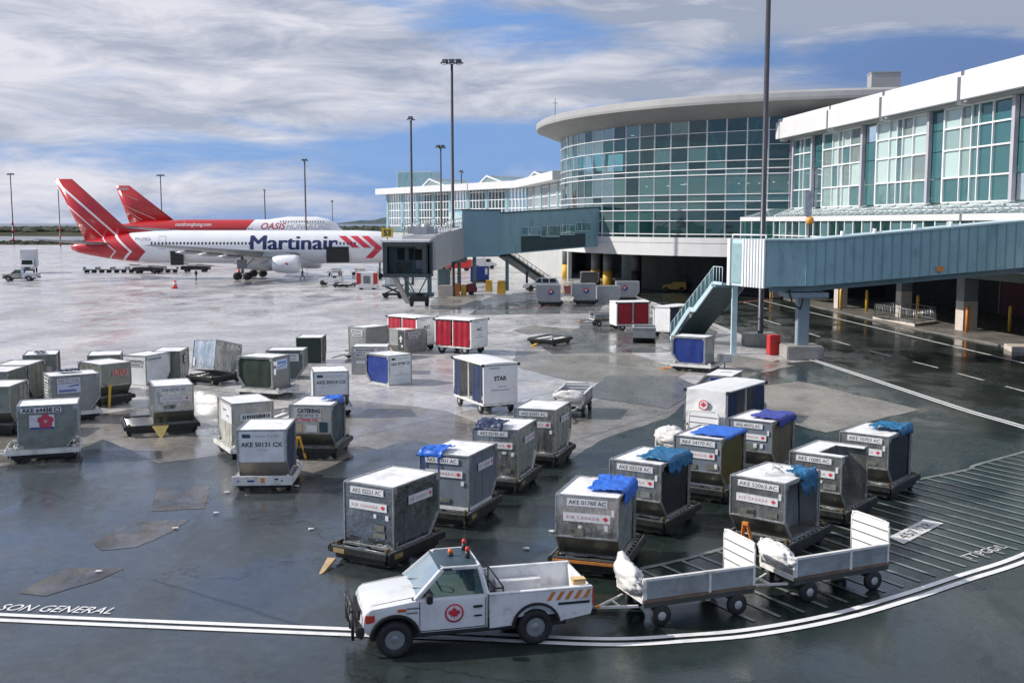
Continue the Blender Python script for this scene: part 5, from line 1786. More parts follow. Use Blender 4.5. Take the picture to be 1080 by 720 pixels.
def door_ring(sgn):
    """the flat frame round an open door side"""
    o, i = inset(PROF, .02), inset(PROF, .085)
    i[1] = (i[1][0], i[1][1])
    y0, y1 = sgn * (HD - .03), sgn * (HD - .004)
    n = len(o)
    mb = MB()
    vs = []
    for y in (y0, y1):
        vs += [(x, y, z) for x, z in o] + [(x, y, z) for x, z in i]
    for k in range(n):
        k2 = (k + 1) % n
        mb_f = [(k, k2, n + k2, n + k), (2 * n + k, 2 * n + k2, 3 * n + k2, 3 * n + k), (n + k, n + k2, 3 * n + k2, 3 * n + k), (k, k2, 2 * n + k2, 2 * n + k)]
        mb.add(vs, mb_f)
    return mb


def curtain_mesh(sgn, seed):
    """a door curtain that bellies a little between its frame"""
    p = inset(PROF, .07)
    rnd_ = random.Random(seed)
    mb = MB()
    nx, nz_ = 14, 12
    y = sgn * (HD - .055)
    x0, x1 = p[0][0], p[2][0]
    vs = []
    for j in range(nz_ + 1):
        z = p[0][1] + (p[3][1] - p[0][1]) * j / nz_
        xr = x1 if z > .55 else p[1][0] + (x1 - p[1][0]) * max(0, (z - .05)) / .5
        xr = min(xr, x1)
        for i in range(nx + 1):
            x = x0 + (xr - x0) * i / nx
            w = noise.noise(Vector((x * 3 + seed, z * 1.3, seed * .7))) * .035 + .012 * math.sin(x * 11 + seed)
            vs.append((x, y + w, z))
    return mb.add(vs, [(j * (nx + 1) + i, j * (nx + 1) + i + 1, (j + 1) * (nx + 1) + i + 1, (j + 1) * (nx + 1) + i) for j in range(nz_) for i in range(nx)], 0, True)


FACES = {  # origin of a face, its right and its up
    'S': lambda u, v, o=0: ((1.22 + o, u, v), (0, 1, 0), (0, 0, 1)),
    'F': lambda u, v, o=0: ((-.78 - o, -u, v), (0, -1, 0), (0, 0, 1)),
    'A': lambda u, v, o=0: ((u, -HD - o, v), (1, 0, 0), (0, 0, 1)),
    'B': lambda u, v, o=0: ((-u, HD + o, v), (-1, 0, 0), (0, 0, 1)),
}
LEAF = [(0, 1), (.18, .62), (.36, .72), (.30, .28), (.56, .52), (.62, .36), (.92, .40), (.80, .14), (.98, .0), (.46, -.34), (.50, -.56), (.06, -.50), (.05, -.95),
        (-.05, -.95), (-.06, -.50), (-.50, -.56), (-.46, -.34), (-.98, .0), (-.80, .14), (-.92, .40), (-.62, .36), (-.56, .52), (-.30, .28), (-.36, .72), (-.18, .62)]


def plate(parent, face, u, v, w, h, mat=None, name='label_panel', label=None, thick=.012):
    o_, r_, up_ = FACES[face](u, v, .028)
    m = frame(o_, r_, up_)
    return P(name, lambda: MB().box((0, 0, 0), (w, h, thick)), mat or PLATE, parent, mtx=m, key=(w, h, thick), label=label)


def letters(pl, body, size, mat, x=0, y=0, width=None, bold=.0, spacing=1.0):
    return link('lettering', text_mesh(body, size, mat, bold, 0, width, None, spacing), pl, (x, y, .0085))


def flat_on(pl, name, poly, mat, x=0, y=0, s_=1.0, z=.009):
    return P(name, lambda: MB().prism([(px_ * s_, py_ * s_) for px_, py_ in poly], 0, .003, 'xy'), mat, pl, (x, y, z), key=(str(poly[:2]), len(poly), s_))


def circ(n=20, r=1.0):
    return [(r * math.cos(2 * math.pi * k / n), r * math.sin(2 * math.pi * k / n)) for k in range(n)]


def code_and_banner(c, face, code, u=0, banner=True, w=1.12, size=.17, vtop=None, leaf=True, bw=1.16):
    """the number panel and below it the airline banner with its leaf"""
    vt = CH - .15 if vtop is None else vtop
    if code:
        rj = random.Random(code)
        w = w * rj.uniform(.88, 1.02)
        vt += rj.uniform(-.02, .015)
        pl = plate(c, face, u - .02 + rj.uniform(-.06, .05), vt, w, .165 + rj.uniform(-.012, .012))
        letters(pl, code, size * rj.uniform(.84, .96), TEXT_DARK, 0, 0, w * rj.uniform(.86, .93), .001)
        # riveted repair plates and torn stickers, different on each container
        for k in range(rj.randint(1, 3)):
            v_ = rj.uniform(.64, .74) if face == 'S' else rj.uniform(.22, .72)
            plate(c, face, rj.uniform(-.5, .5), v_, rj.uniform(.14, .42), rj.uniform(.10, .17), rj.choice((ALU_SLOPE, ALU_EDGE, ALU_OLIVE)), 'repair_plate', None, .006)
        if rj.random() < .7:
            plate(c, face, rj.uniform(-.6, .3), vt - .60, rj.uniform(.06, .16), rj.uniform(.05, .10), None, 'torn_sticker', None, .006)
    if banner:
        pb_ = plate(c, face, u, vt - .37, bw, .20, label='white banner with dark red wording and leaf')
        letters(pb_, 'AIR CANADA', .105, TEXT_RED, -.10, 0, bw * .70, .0, 1.45)
        if leaf:
            flat_on(pb_, 'leaf_emblem', LEAF, RED_MARK, bw / 2 - .12, 0, .068)


def sign_lines(c, face, u, v, w, h, rows_=2, red=False):
    """a small sticker too worn to read: rows of broken dark strokes"""
    pl = plate(c, face, u, v, w, h, thick=.01)
    mb = MB()
    rnd_ = random.Random(int(u * 100 + v * 37 + w * 1000))
    for r_ in range(rows_):
        y = h / 2 - h * (r_ + .5) / rows_
        x = -w * .42
        while x < w * .40:
            l_ = rnd_.uniform(.03, .09)
            mb.box((x + l_ / 2, y, .0075), (l_, h / rows_ * .5, .003))
            x += l_ + rnd_.uniform(.015, .04)
    P('worn_print', mb, TEXT_RED if red else TEXT_DARK, pl)


def container(xy, yaw, zb, label, doors=(), wall=None, slope=None, top=None, hole=False, rot=None, edge=None):
    """doors: list of (side 'A' or 'B', material or None for open)"""
    c = thing('cargo_container', label, 'cargo container', (xy[0], xy[1], zb), yaw, 'air freight containers on the apron', rot)
    sides = [d[0] for d in doors]
    mode = 'hole' if hole else ('open_a' if 'A' in sides else ('open_b' if 'B' in sides else 'closed'))
    P('body', lambda: shell_mesh(mode), [top or ALU_TOP, slope or ALU_SLOPE, wall or ALU], c, key=mode)
    P('edge_frame', lambda: edges_mesh(hole), edge or ALU_EDGE, c, key=('e', hole), bevel=.008)
    for i, (sd, mt) in enumerate(doors):
        sgn = -1 if sd == 'A' else 1
        if not hole:
            P('door_frame', lambda: door_ring(sgn), edge or ALU_EDGE, c, key=sgn)
        if mt is not None:
            P('door_curtain', lambda: curtain_mesh(sgn, i + 1), mt, c, key=(sgn, i))
    return c


# ------------------------------------------------------------------ dollies
def dolly_mesh(lx, ly, pale):
    mb = MB()
    z = .36
    for y in (-ly / 2, ly / 2):
        mb.box((0, y, z), (lx, .09, .15), 0)
        mb.box((0, y * .985, z + .095), (lx, .05, .045), 2)
    for x in (-lx / 2, lx / 2):
        mb.box((x, 0, z), (.09, ly - .09, .15), 0)
        mb.box((x * .985, 0, z + .095), (.05, ly - .14, .045), 2)
    mb.box((0, 0, z - .03), (lx - .2, .12, .12), 0)
    for k in range(5):
        x = -lx / 2 + lx * (k + .5) / 5
        mb.box((x, 0, z - .01), (.07, ly - .1, .07), 0)
    return mb


def dolly(xy, yaw, label, pale=False, lx=2.45, ly=1.86, bar=None, off=(0, 0), numbers=None, orange_rim=False):
    t = thing('container_dolly', label, 'container dolly', (xy[0], xy[1], 0), yaw, 'container dollies on the apron')
    ox, oy = off
    mats = [WHITE_DIRTY, WHITE_DIRTY, ROLLER] if pale else [BLACK_STEEL, BLACK_STEEL, GREY_STEEL]
    P('frame', lambda: dolly_mesh(lx, ly, pale), mats, t, (ox, oy, 0), key=(lx, ly, pale), bevel=.012)

    def rollers():
        mb = MB()
        n = 9
        for k in range(n):
            x = -lx / 2 + .2 + (lx - .4) * k / (n - 1)
            for s_ in (-1, 1):
                mb.tube((x, s_ * .06, .40), (x, s_ * (ly / 2 - .1), .40), .028, .028, 7)
        return mb
    P('rollers', rollers, ROLLER, t, (ox, oy, 0), key=(lx, ly))

    def skirt():
        mb = MB()
        for y in (-ly / 2 + .08, ly / 2 - .08):
            mb.box((0, y, .22), (lx - .35, .03, .17))
        for x in (-lx / 2 + .08, lx / 2 - .08):
            mb.box((x, 0, .22), (.03, ly - .35, .17))
        return mb
    P('skirt', skirt, BLACK_STEEL, t, (ox, oy, 0), key=(lx, ly))

    for x in (-lx / 2 + .16, lx / 2 - .16):
        for y in (-ly / 2 + .16, ly / 2 - .16):
            P('corner_stop', lambda: MB().box((0, 0, .50), (.15, .07, .08)).box((0, 0, .455), (.07, .15, .05)), WHITE_DIRTY if pale else M('rusty_dark_stop', (.15, .11, .06), .55, 0, .4, 4), t, (ox + x, oy + y, 0), key='stop', bevel=.01)
    for sx_ in (-1, 1):
        for sy_ in (-1, 1):
            w_ = P('wheel', lambda: MB().lathe([(.10, -.075), (.19, -.07), (.205, 0), (.19, .07), (.10, .075)], (0, 0, 0), (0, 1, 0), 16), RUBBER, t,
                   (ox + sx_ * (lx / 2 - .42), oy + sy_ * (ly / 2 - .17), .205), key='dw')
            P('hub', lambda: MB().lathe([(.10, -.06), (.105, 0), (.10, .06)], (0, 0, 0), (0, 1, 0), 12), RIM, w_, key='dh')
    if numbers:
        sides_ = (('y', -1), ('x', -1))
        for ax, sg_ in sides_:
            m = frame((ox - lx / 2 + .35, oy - ly / 2 - .048, .36), (1, 0, 0), (0, 0, 1)) if ax == 'y' else frame((ox - lx / 2 - .048, oy + ly / 2 - .35, .36), (0, -1, 0), (0, 0, 1))
            pl = P('number_plate', lambda: MB().box((0, 0, 0), (.34, .12, .01)), M('rusty_yellow_plate', (.26, .19, .08), .6, 0, .3, 5), t, mtx=m, key='np')
    if orange_rim:
        P('orange_rail', lambda: MB().box((0, 0, 0), (.05, ly - .2, .06)), M('worn_orange_rail', (.45, .17, .04), .5, 0, .35, 4), t, (ox + lx / 2 + .075, oy, .40), key=ly)
    if bar:
        kind, bx_, by_, ang, mt = bar
        if kind == 'flat':        # a tongue lying out on the ground
            mk = lambda: MB().prism([(-.03, -.11), (.75, -.05), (.85, 0), (.75, .05), (-.03, .11)], .0, .06, 'xy')
            P('tow_bar', mk, mt, t, (bx_, by_, .10), (0, R(10), R(ang)), key='flat')
        elif kind == 'raised':    # a tongue folded up against the frame
            mk = lambda: MB().box((0, 0, .45), (.09, .09, .95)).box((0, 0, .96), (.16, .1, .1))
            P('tow_bar', mk, mt, t, (bx_, by_, .05), (0, R(8), R(ang)), key='raised')
        elif kind == 'vee':       # two legs meeting at the top
            mk = lambda: MB().bar((-.2, .18, .06), (-.04, 0, .86), .08, .06).bar((.2, .18, .06), (.04, 0, .86), .08, .06).box((0, 0, .84), (.16, .08, .08))
            P('tow_bar', mk, mt, t, (bx_, by_, 0), (0, 0, R(ang)), key='vee')
        elif kind == 'tri':       # triangular draw plate hanging point down
            mk = lambda: MB().prism([(-.32, .0), (.32, .0), (.0, -.58)], -.03, .03, 'xz')
            P('draw_plate', mk, mt, t, (bx_, by_, .42), (R(-32), 0, R(ang)), key='tri')
        elif kind == 'long':      # a straight drawbar reaching out with its ring
            mk = lambda: MB().bar((0, -.35, .32), (.75, 0, .30), .06, .07).bar((0, .35, .32), (.75, 0, .30), .06, .07).bar((.7, 0, .30), (1.35, 0, .22), .08, .08).lathe([(.05, -.03), (.10, 0), (.05, .03)], (1.42, 0, .22), (0, 0, 1), 10)
            P('tow_bar', mk, mt, t, (bx_, by_, 0), (0, 0, R(ang)), key='long')
    return t


# ------------------------------------------------------------------ tarpaulins
def tarp(c, label, mat, x0, x1, y0, y1, drape=(), amp=.05, seed=1, nx=22, ny=18, ragged=.06, lift=.03, top=CH):
    nx, ny = nx * 2, ny * 2
    """a crumpled sheet on a container roof, hanging over chosen edges: drape is (side, length) with side '+x','-x','+y','-y'"""
    rnd_ = random.Random(seed)
    d = dict(drape)
    ax0, ax1 = x0 - d.get('-x', 0), x1 + d.get('+x', 0)
    ay0, ay1 = y0 - d.get('-y', 0), y1 + d.get('+y', 0)
    vs = []
    for j in range(ny + 1):
        for i in range(nx + 1):
            u, v = i / nx, j / ny
            a, b = ax0 + (ax1 - ax0) * u, ay0 + (ay1 - ay0) * v
            if i in (0, nx):
                a += noise.noise(Vector((v * 6, seed, 3.1))) * ragged * 2
            if j in (0, ny):
                b += noise.noise(Vector((u * 6, seed, 7.7))) * ragged * 2
            h = noise.noise(Vector((a * 3.1 + seed, b * 3.1, seed * 1.3)))
            h2 = 1 - abs(noise.noise(Vector((a * 5.5, b * 5.5 + seed, 4.2)))) * 2
            h3 = 1 - abs(noise.noise(Vector((a * 11 + b * 4, b * 12, seed)))) * 2
            z = top + lift + amp * (h * .6 + h2 * .5 + .35) + .012 * h3
            ex = ey = 0
            if '+x' in d and a > x1:
                ex = a - x1
                a = x1 + .035 + .02 * h2
            if '-x' in d and a < x0:
                ex = x0 - a
                a = x0 - .035 - .02 * h2
            if '+y' in d and b > y1:
                ey = b - y1
                b = y1 + .035 + .025 * h2
            if '-y' in d and b < y0:
                ey = y0 - b
                b = y0 - .035 - .025 * h2
            if ex or ey:
                z = top + .02 - max(ex, ey) * (1 + .35 * noise.noise(Vector((a * 4 + b * 4, seed, 1))))
            vs.append((a, b, z))
    mb = MB().add(vs, [(j * (nx + 1) + i, j * (nx + 1) + i + 1, (j + 1) * (nx + 1) + i + 1, (j + 1) * (nx + 1) + i) for j in range(ny) for i in range(nx)], 0, True)
    me = mb.mesh('tarpaulin', [mat])
    o = link('tarpaulin', me, None)
    o.matrix_world = Matrix.Translation(c.location) @ c.rotation_euler.to_matrix().to_4x4()
    sm = o.modifiers.new('thickness', 'SOLIDIFY')
    sm.thickness = .008
    tag(o, label, 'tarpaulin', 'tarpaulins on container roofs')
    return o


# ------------------------------------------------------------------ the containers, each on its own dolly
ZB = .44
YB, OB = YELLOW, ORANGE
WOOD = M('bare_plywood_tongue', (.50, .36, .20), .7, 0, .25, 4)


def red_letters(c, face, u, v, w=.62):
    pl = plate(c, face, u, v, w + .12, .34, M('faded_pink_panel', (.42, .34, .33), .5, 0, .15, 3), thick=.008)
    letters(pl, 'LTU', .34, M('orange_red_lettering', (.62, .10, .06), .5, 0, .1, 3), 0, 0, w, .02)


# left group
c = container((-23.06, 50.85), -87, ZB, 'olive container with cropped red letters at left, half behind the one beside it', wall=ALU_OLIVE)
red_letters(c, 'S', .25, 1.0)
dolly((-23.06, 50.85), -87, 'dark dolly under the cropped red lettered container at the left', numbers=True)
c = container((-23.63, 54.33), 108, ZB, 'small looking olive container with a dark upright edge, farthest back at left', wall=ALU_OLIVE)
plate(c, 'F', .42, .8, .25, .35, M('faded_pink_panel', (.42, .34, .33)))
P('door_flap', MB().box((0, 0, .8), (.04, .35, 1.75)), M('dark_red_edge_flap', (.05, .025, .03), .5), c, (-.5, -.86, 0), (0, 0, R(90)))
dolly((-23.63, 54.33), 108, 'dark dolly under the farthest olive container at the left')
tarp(c, 'small dark scrap of sheet on the farthest olive container at left', TARP_NAVY, -.3, .25, -.2, .3, (), .07, 5, 8, 8)
c = container((-19.39, 46.96), 33, ZB, 'grey container with blue and white plates and dark sheet, behind the flower emblem one', doors=[], wall=M('dull_grey_container', (.30, .31, .30), .45, .4, .2, 2.2, .3, 4))
pl = plate(c, 'A', -.05, 1.36, .95, .2)
letters(pl, 'AKE 23710 BA', .17, TEXT_DARK, 0, 0, .85)
pl = plate(c, 'A', -.05, 1.02, .95, .42, M('pale_blue_plate', (.55, .60, .72), .45, 0, .08, 4))
P('swoosh', MB().prism([(.0, .06), (.4, .10), (.42, .16), (.0, .10)], .006, .009, 'xy'), BLUE_MARK, pl)
P('worn_print', MB().box((-.05, -.1, .007), (.7, .10, .003)), M('mid_blue_print', (.14, .2, .42), .5), pl)
sign_lines(c, 'F', 0, 1.3, .9, .3, 2)
sign_lines(c, 'F', 0, .85, .8, .4, 3)
dolly((-19.39, 46.96), 33, 'pale dolly under the grey container with blue and white plates', pale=True)
tarp(c, 'crumpled dark blue sheet lying on the grey container with blue and white plates', TARP_NAVY, -.3, .55, .0, .6, (), .12, 3, 14, 10)
c = container((-17.11, 39.25), 19, ZB, 'olive container with pink blossom emblem and code AKE 64438 CI', wall=ALU_OLIVE)
pl = plate(c, 'A', .0, CH - .15, 1.36, .19)
letters(pl, 'AKE 64438 CI', .2, TEXT_DARK, 0, 0, 1.26, .008)
pl = plate(c, 'A', .02, .98, .84, .52)
P('blue_bar', MB().box((0, -.22, .007), (.82, .07, .003)), BLUE_MARK, pl)
bl = MB()
for k in range(5):
    a = R(90 + 72 * k)
    bl.prism([(.12 + .15 * math.cos(a) + .13 * x, .02 + .15 * math.sin(a) + .125 * y) for x, y in circ(14)], .006, .0085 + .0004 * k, 'xy')
P('blossom_emblem', bl, M('blossom_red', (.52, .06, .12), .5, 0, .15, 5), pl)
P('blossom_centre', MB().prism([(.12 + .06 * x, .02 + .06 * y) for x, y in circ(10)], .011, .0125, 'xy'), M('blossom_pink', (.72, .40, .36), .5), pl)
dolly((-17.11, 39.25), 19, 'white dolly under the blossom emblem container, towbar at left', pale=True, bar=('long', -1.2, -.3, 180, WHITE_DIRTY))
c = container((-20.5, 54.6), -73, ZB, 'plain olive container with only its pale roof showing behind the red lettered one', wall=ALU_OLIVE)
dolly((-20.5, 54.6), -73, 'dark dolly under the plain olive container behind the red lettered one')
c = container((-19.4, 51.16), -40, ZB, 'olive container with full red letters on its slanted end', wall=ALU_OLIVE)
red_letters(c, 'S', .2, 1.12, .66)
dolly((-19.4, 51.16), -40, 'dark dolly with upright yellow bar under the full red lettered container', bar=('raised', 1.3, -.45, 0, YB))
c = container((-19.65, 57.69), 70, 0, 'white panelled container standing on the ground behind the red lettered one', wall=WHITE_PANEL)
sign_lines(c, 'F', 0, 1.28, 1.1, .16, 1)
sign_lines(c, 'F', .1, 1.08, .8, .14, 1)
sign_lines(c, 'A', -.1, 1.36, 1.2, .15, 1)
c = container((-18.86, 59.6), 94, 0, 'olive grey container with white ring marking between white one and tipped one', wall=ALU_OLIVE)
pl = plate(c, 'A', .2, 1.05, .5, .5, M('dark_green_plate', (.05, .09, .09), .5))
P('ring_mark', MB().lathe([(.10, 0), (.19, 0), (.19, .004), (.10, .004)], (0, 0, .006), (0, 0, 1), 18, 0, False), PLATE, pl)
plate(c, 'A', .5, 1.3, .12, .14)
# the tipped one: it has rolled over onto its slanted corner
tq = Matrix.Rotation(R(62), 4, 'Z') @ Matrix.Rotation(R(13), 4, 'Y') @ Matrix.Rotation(R(-3), 4, 'X')
c = container((-16.0, 57.8), 0, .64, 'scratched silver container tipped at an angle with its near end raised', rot=tq.to_euler(), slope=ALU_OLIVE)
plate(c, 'F', -.62, .40, .14, .42)
dolly((-15.9, 58.0), 62, 'dark dolly wedged below the tipped silver container')

c = container((-14.09, 44.49), -67, ZB, 'silver container on the half empty slatted dolly with yellow triangle')
code_and_banner(c, 'S', 'AKE 03730 AC', .05)
dolly((-14.09, 44.49), -67, 'long black dolly half empty with pale slats and yellow triangle plate', ly=2.85, off=(0, -.46), bar=('tri', 1.3, -.55, 90, M('pale_yellow_plate', (.72, .55, .16), .5, 0, .1, 4)), numbers=True)
c = container((-12.07, 53.37), 159, ZB, 'grey container with dark green side curtain and blue label on its end', doors=[('B', GREEN_DOOR)], wall=M('dull_grey_container', (.30, .31, .30)))
pl = plate(c, 'F', .0, 1.18, 1.0, .5, M('pale_blue_plate', (.55, .60, .72)))
P('worn_print', MB().box((0, .08, .007), (.8, .1, .003)).prism([(-.45, -.2), (.3, -.05), (.42, .02), (-.2, -.1)], .006, .009, 'xy'), M('sky_blue_print', (.10, .28, .62), .5), pl)
plate(c, 'B', .98, 1.3, .2, .2)
plate(c, 'B', .95, .9, .12, .3)
dolly((-12.07, 53.37), 159, 'pale dolly under the green curtained container, wheel out at its right', pale=True, bar=('long', -1.2, 0, 180, WHITE_DIRTY))
c = container((-12.67, 59.86), 2, .02, 'dark container with long white sign and red patch', wall=M('dark_teal_grey_container', (.12, .15, .15), .45, .3, .2, 2))
pl = plate(c, 'A', .32, 1.18, 1.35, .42)
P('worn_print', MB().box((0, .1, .007), (1.1, .10, .003)), GREY_LETTER, pl)
P('worn_print', MB().box((.1, -.1, .007), (.7, .06, .003)), GREY_LETTER, pl)
plate(c, 'A', -.58, 1.25, .3, .26, M('dull_red_patch', (.34, .07, .07), .5))
c = container((-12.38, 66.69), 92, 0, 'dark green container, farthest of the group left of centre', wall=GREEN_DOOR)
c = container((-9.82, 39.89), 119, ZB, 'scratched pale container with handwriting, left of the one marked AKE 50131 CX', wall=M('scratched_pale_panel', (.50, .49, .44), .5, .2, .25, 3, .3, 5, (.22, .21, .17), .6, 2))
sign_lines(c, 'F', .1, 1.05, 1.15, .26, 1)
pl = plate(c, 'B', .1, 1.15, 1.5, .62)
P('worn_print', MB().box((-.2, .1, .007), (.4, .05, .003)).box((.2, -.08, .007), (.3, .05, .003)), TEXT_DARK, pl)
dolly((-9.82, 39.89), 119, 'white dolly under the scratched pale container', pale=True)


def cathay(c, face, code, w=1.30, u=0):
    pl = plate(c, face, u, CH - .52, 1.38, .98, WHITE_PANEL, thick=.010)
    P('swoosh', MB().prism([(-.60, .28), (-.34, .28), (-.36, .40), (-.62, .40)], .005, .008, 'xy'), M('dark_green_marking', (.01, .06, .06), .5), pl)
    P('swoosh_cut', MB().prism([(-.60, .33), (-.42, .36), (-.36, .385), (-.5, .345)], .008, .0095, 'xy'), PLATE, pl)
    letters(pl, 'Cathay Pacific', .13, GREY_LETTER, .12, .33, .86)
    letters(pl, code, .2, TEXT_DARK, 0, .07, w, .006)
    letters(pl, 'CARGO', .09, GREY_LETTER, 0, -.10, .36)
    return pl


c = container((-7.97, 35.12), -87, ZB, 'white fronted container marked AKE 50131 CX on a white dolly', doors=[('B', NAVY)], wall=WHITE_PANEL, slope=M('tan_slope_panel', (.42, .38, .30), .5, .2, .2, 2))
cathay(c, 'S', 'AKE 50131 CX')
d = dolly((-7.97, 35.12), -87, 'white dolly with broad front beam under the container marked AKE 50131 CX', pale=True)
fb = P('front_beam', MB().box((0, 0, 0), (.08, 1.9, .30)), WHITE_DIRTY, d, (1.30, 0, .40), bevel=.015)
P('orange_mark', MB().box((.045, .02, .02), (.01, .12, .16)), ORANGE, fb)
P('small_marks', MB().box((.045, -.35, .0), (.01, .22, .06)).box((.045, .45, .05), (.01, .12, .05)).box((.045, .62, .0), (.01, .05, .05)).box((.045, -.75, .0), (.01, .05, .05)), BLUE_MARK, fb)
c = container((-7.13, 39.83), -95, ZB, 'cream container with the word CATERING and teal side curtain', doors=[('B', TEAL_DOOR)], wall=M('cream_panel', (.56, .53, .46), .5, .1, .12, 2, .1, 3, (.35, .3, .22), .4))
pl = plate(c, 'S', -.1, 1.3, 1.0, .34, M('cream_plate', (.60, .59, .56), .5))
letters(pl, 'CATERING', .20, TEXT_DARK, .05, .07, .84, .01)
letters(pl, 'AKE 50763 TS', .11, TEXT_DARK, 0, -.09, .8, .002)
pl = plate(c, 'S', -.15, 1.04, 1.1, .12, M('cream_plate', (.60, .59, .56), .5))
letters(pl, 'Air Transat only', .12, RED_MARK, 0, 0, .9, .006)
plate(c, 'S', .48, .78, .3, .36, TEAL_DOOR)
plate(c, 'S', .05, .72, .38, .24)
plate(c, 'S', -.45, .74, .3, .3, M('tan_label', (.48, .38, .26), .5))
dolly((-7.13, 39.83), -95, 'black dolly with leaning yellow bars under the CATERING container', bar=('vee', 1.35, -.42, 90, YB), numbers=True)
tarp(c, 'small blue sheet bunched on the CATERING container corner', TARP_BLUE, -.55, .25, .2, .765, (('+y', .12),), .10, 8, 14, 12)
c = container((-8.25, 48.64), -76, ZB, 'white container marked AKE 30310 CX behind the CATERING one', wall=WHITE_PANEL)
cathay(c, 'S', 'AKE 30310 CX')
dolly((-8.25, 48.64), -76, 'pale dolly under the container marked AKE 30310 CX', pale=True)
dolly((-9.5, 45.3), 75, 'empty white dolly between the scratched pale container and the CATERING one', pale=True, lx=1.9, ly=1.4)
c = container((-9.24, 68.71), 52, ZB, 'grey container with white plate, leftmost of the group near the red carts', wall=M('dull_grey_container', (.30, .31, .30)))
sign_lines(c, 'F', .0, 1.3, 1.0, .18, 1)
sign_lines(c, 'F', .05, 1.08, .9, .18, 1)
dolly((-9.24, 68.71), 52, 'pale dolly with its wheel showing left of the grey plated container', pale=True, bar=('long', -1.1, .4, 180, WHITE_DIRTY))
c = container((-6.76, 72.08), -131, 0, 'grey container with white arrow on dark stripe, against the left red cart', wall=M('dull_grey_container', (.30, .31, .30)))
pl = plate(c, 'S', .42, .85, .55, 1.3, M('dark_stripe', (.03, .045, .045), .5), thick=.008)
P('arrow_mark', MB().prism([(-.06, -.1), (.06, -.1), (.06, .1), (.17, .1), (0, .35), (-.17, .1), (-.06, .1)], .005, .008, 'xy').box((.1, -.35, .006), (.14, .16, .003)), PLATE, pl)
sign_lines(c, 'B', -.4, 1.28, 1.1, .2, 1)
sign_lines(c, 'B', -.5, 1.05, .8, .14, 1)
c = container((-8.27, 61.82), 1, 0, 'pale grey container with stained right edge, left of the blue curtained one', wall=M('dull_pale_container', (.40, .40, .39), .45, .3, .15, 2, .2, 4))
sign_lines(c, 'A', .0, 1.38, 1.3, .18, 1)
sign_lines(c, 'A', -.3, 1.1, .6, .2, 1)
plate(c, 'A', -.2, .7, .7, .16)
c = container((-6.47, 57.8), 135, 0, 'container with blue curtain and white marked end, standing on the ground near centre', doors=[('B', BLUE_DOOR)], wall=WHITE_PANEL)
cathay(c, 'F', 'AKE 30748 CX')
c = container((-22.95, 48.6), -88, ZB, 'olive container cut by the left picture edge, upper of the two there', wall=ALU_OLIVE)
dolly((-22.95, 48.6), -88, 'dark dolly under the upper container at the left picture edge')
c = container((-20.9, 44.2), -86, ZB, 'olive container cut by the left picture edge, lower of the two there', wall=ALU_OLIVE)
dolly((-20.9, 44.2), -86, 'dark dolly under the lower container at the left picture edge')

# centre row, flat ends towards the camera
for (xy, yaw, code, lab, dlab, wall, kw) in (
        ((-3.20, 27.38), 60, 'AKE 02221 AC', 'dark mirrored container marked AKE 02221 AC nearest the pickup', 'black dolly with plywood tongue under the container marked AKE 02221', None,
         dict(bar=('flat', -1.35, .75, 200, WOOD), numbers=True)),
        ((-1.63, 30.98), 68, 'AKE 00831 AC', 'smooth blue grey painted container with blue sheet at its roof corner', 'dark dolly under the smooth blue grey painted container', GREY_PAINT, dict(numbers=True)),
        ((-0.29, 34.84), 72, 'AKE 02183 AC', 'bright silver container with dark sheet heaped on its roof corner', 'dark dolly under the silver container with the dark sheet', None, dict(numbers=True)),
        ((1.05, 38.53), 72, 'AKE 01431 AC', 'silver container with bare roof, farthest of the centre row of four', 'dark dolly with pale hub under the bare roofed silver container', None, dict())):
    dark = code == 'AKE 02221 AC'
    c = container(xy, yaw, ZB, lab, wall=wall or (M('dark_mirrored_aluminium', (.36, .39, .42), .20, .92, .2, 1.6, 1.0, 1.2, bdist=.07, scratch=.4) if dark else None))
    code_and_banner(c, 'F', code, .0)
    pb_ = plate(c, 'A', .35, 1.13, 1.05, .22, label='white banner with dark red wording and leaf')
    letters(pb_, 'AIR CANADA', .105, TEXT_RED, -.09, 0, .74, .0, 1.45)
    flat_on(pb_, 'leaf_emblem', LEAF, RED_MARK, .43, 0, .062)
    plate(c, 'F', .58, .78, .09, .12)
    dolly(xy, yaw, dlab, **kw)
    if code == 'AKE 00831 AC':
        P('base_lip', MB().box((0, -.79, .05), (1.5, .03, .09)).box((-.80, 0, .05), (.03, 1.5, .09)), PLATE, c)
        tarp(c, 'bright blue sheet crumpled on the blue grey container corner', TARP_BLUE, -.78, .05, .05, .78, (('-x', .10), ('+y', .12)), .10, 21, 18, 14)
        P('tie_strap', MB().box((-.815, .62, 1.2), (.012, .06, .7)), BLUE_MARK, c)
        P('tie_strap', MB().box((-.815, .15, 1.25), (.012, .05, .6)), BLUE_MARK, c)
    if code == 'AKE 02183 AC':
        tarp(c, 'dark blue sheet heaped on the bright silver container corner', TARP_NAVY, -.75, .1, -.2, .72, (('-x', .08),), .15, 12, 16, 14)

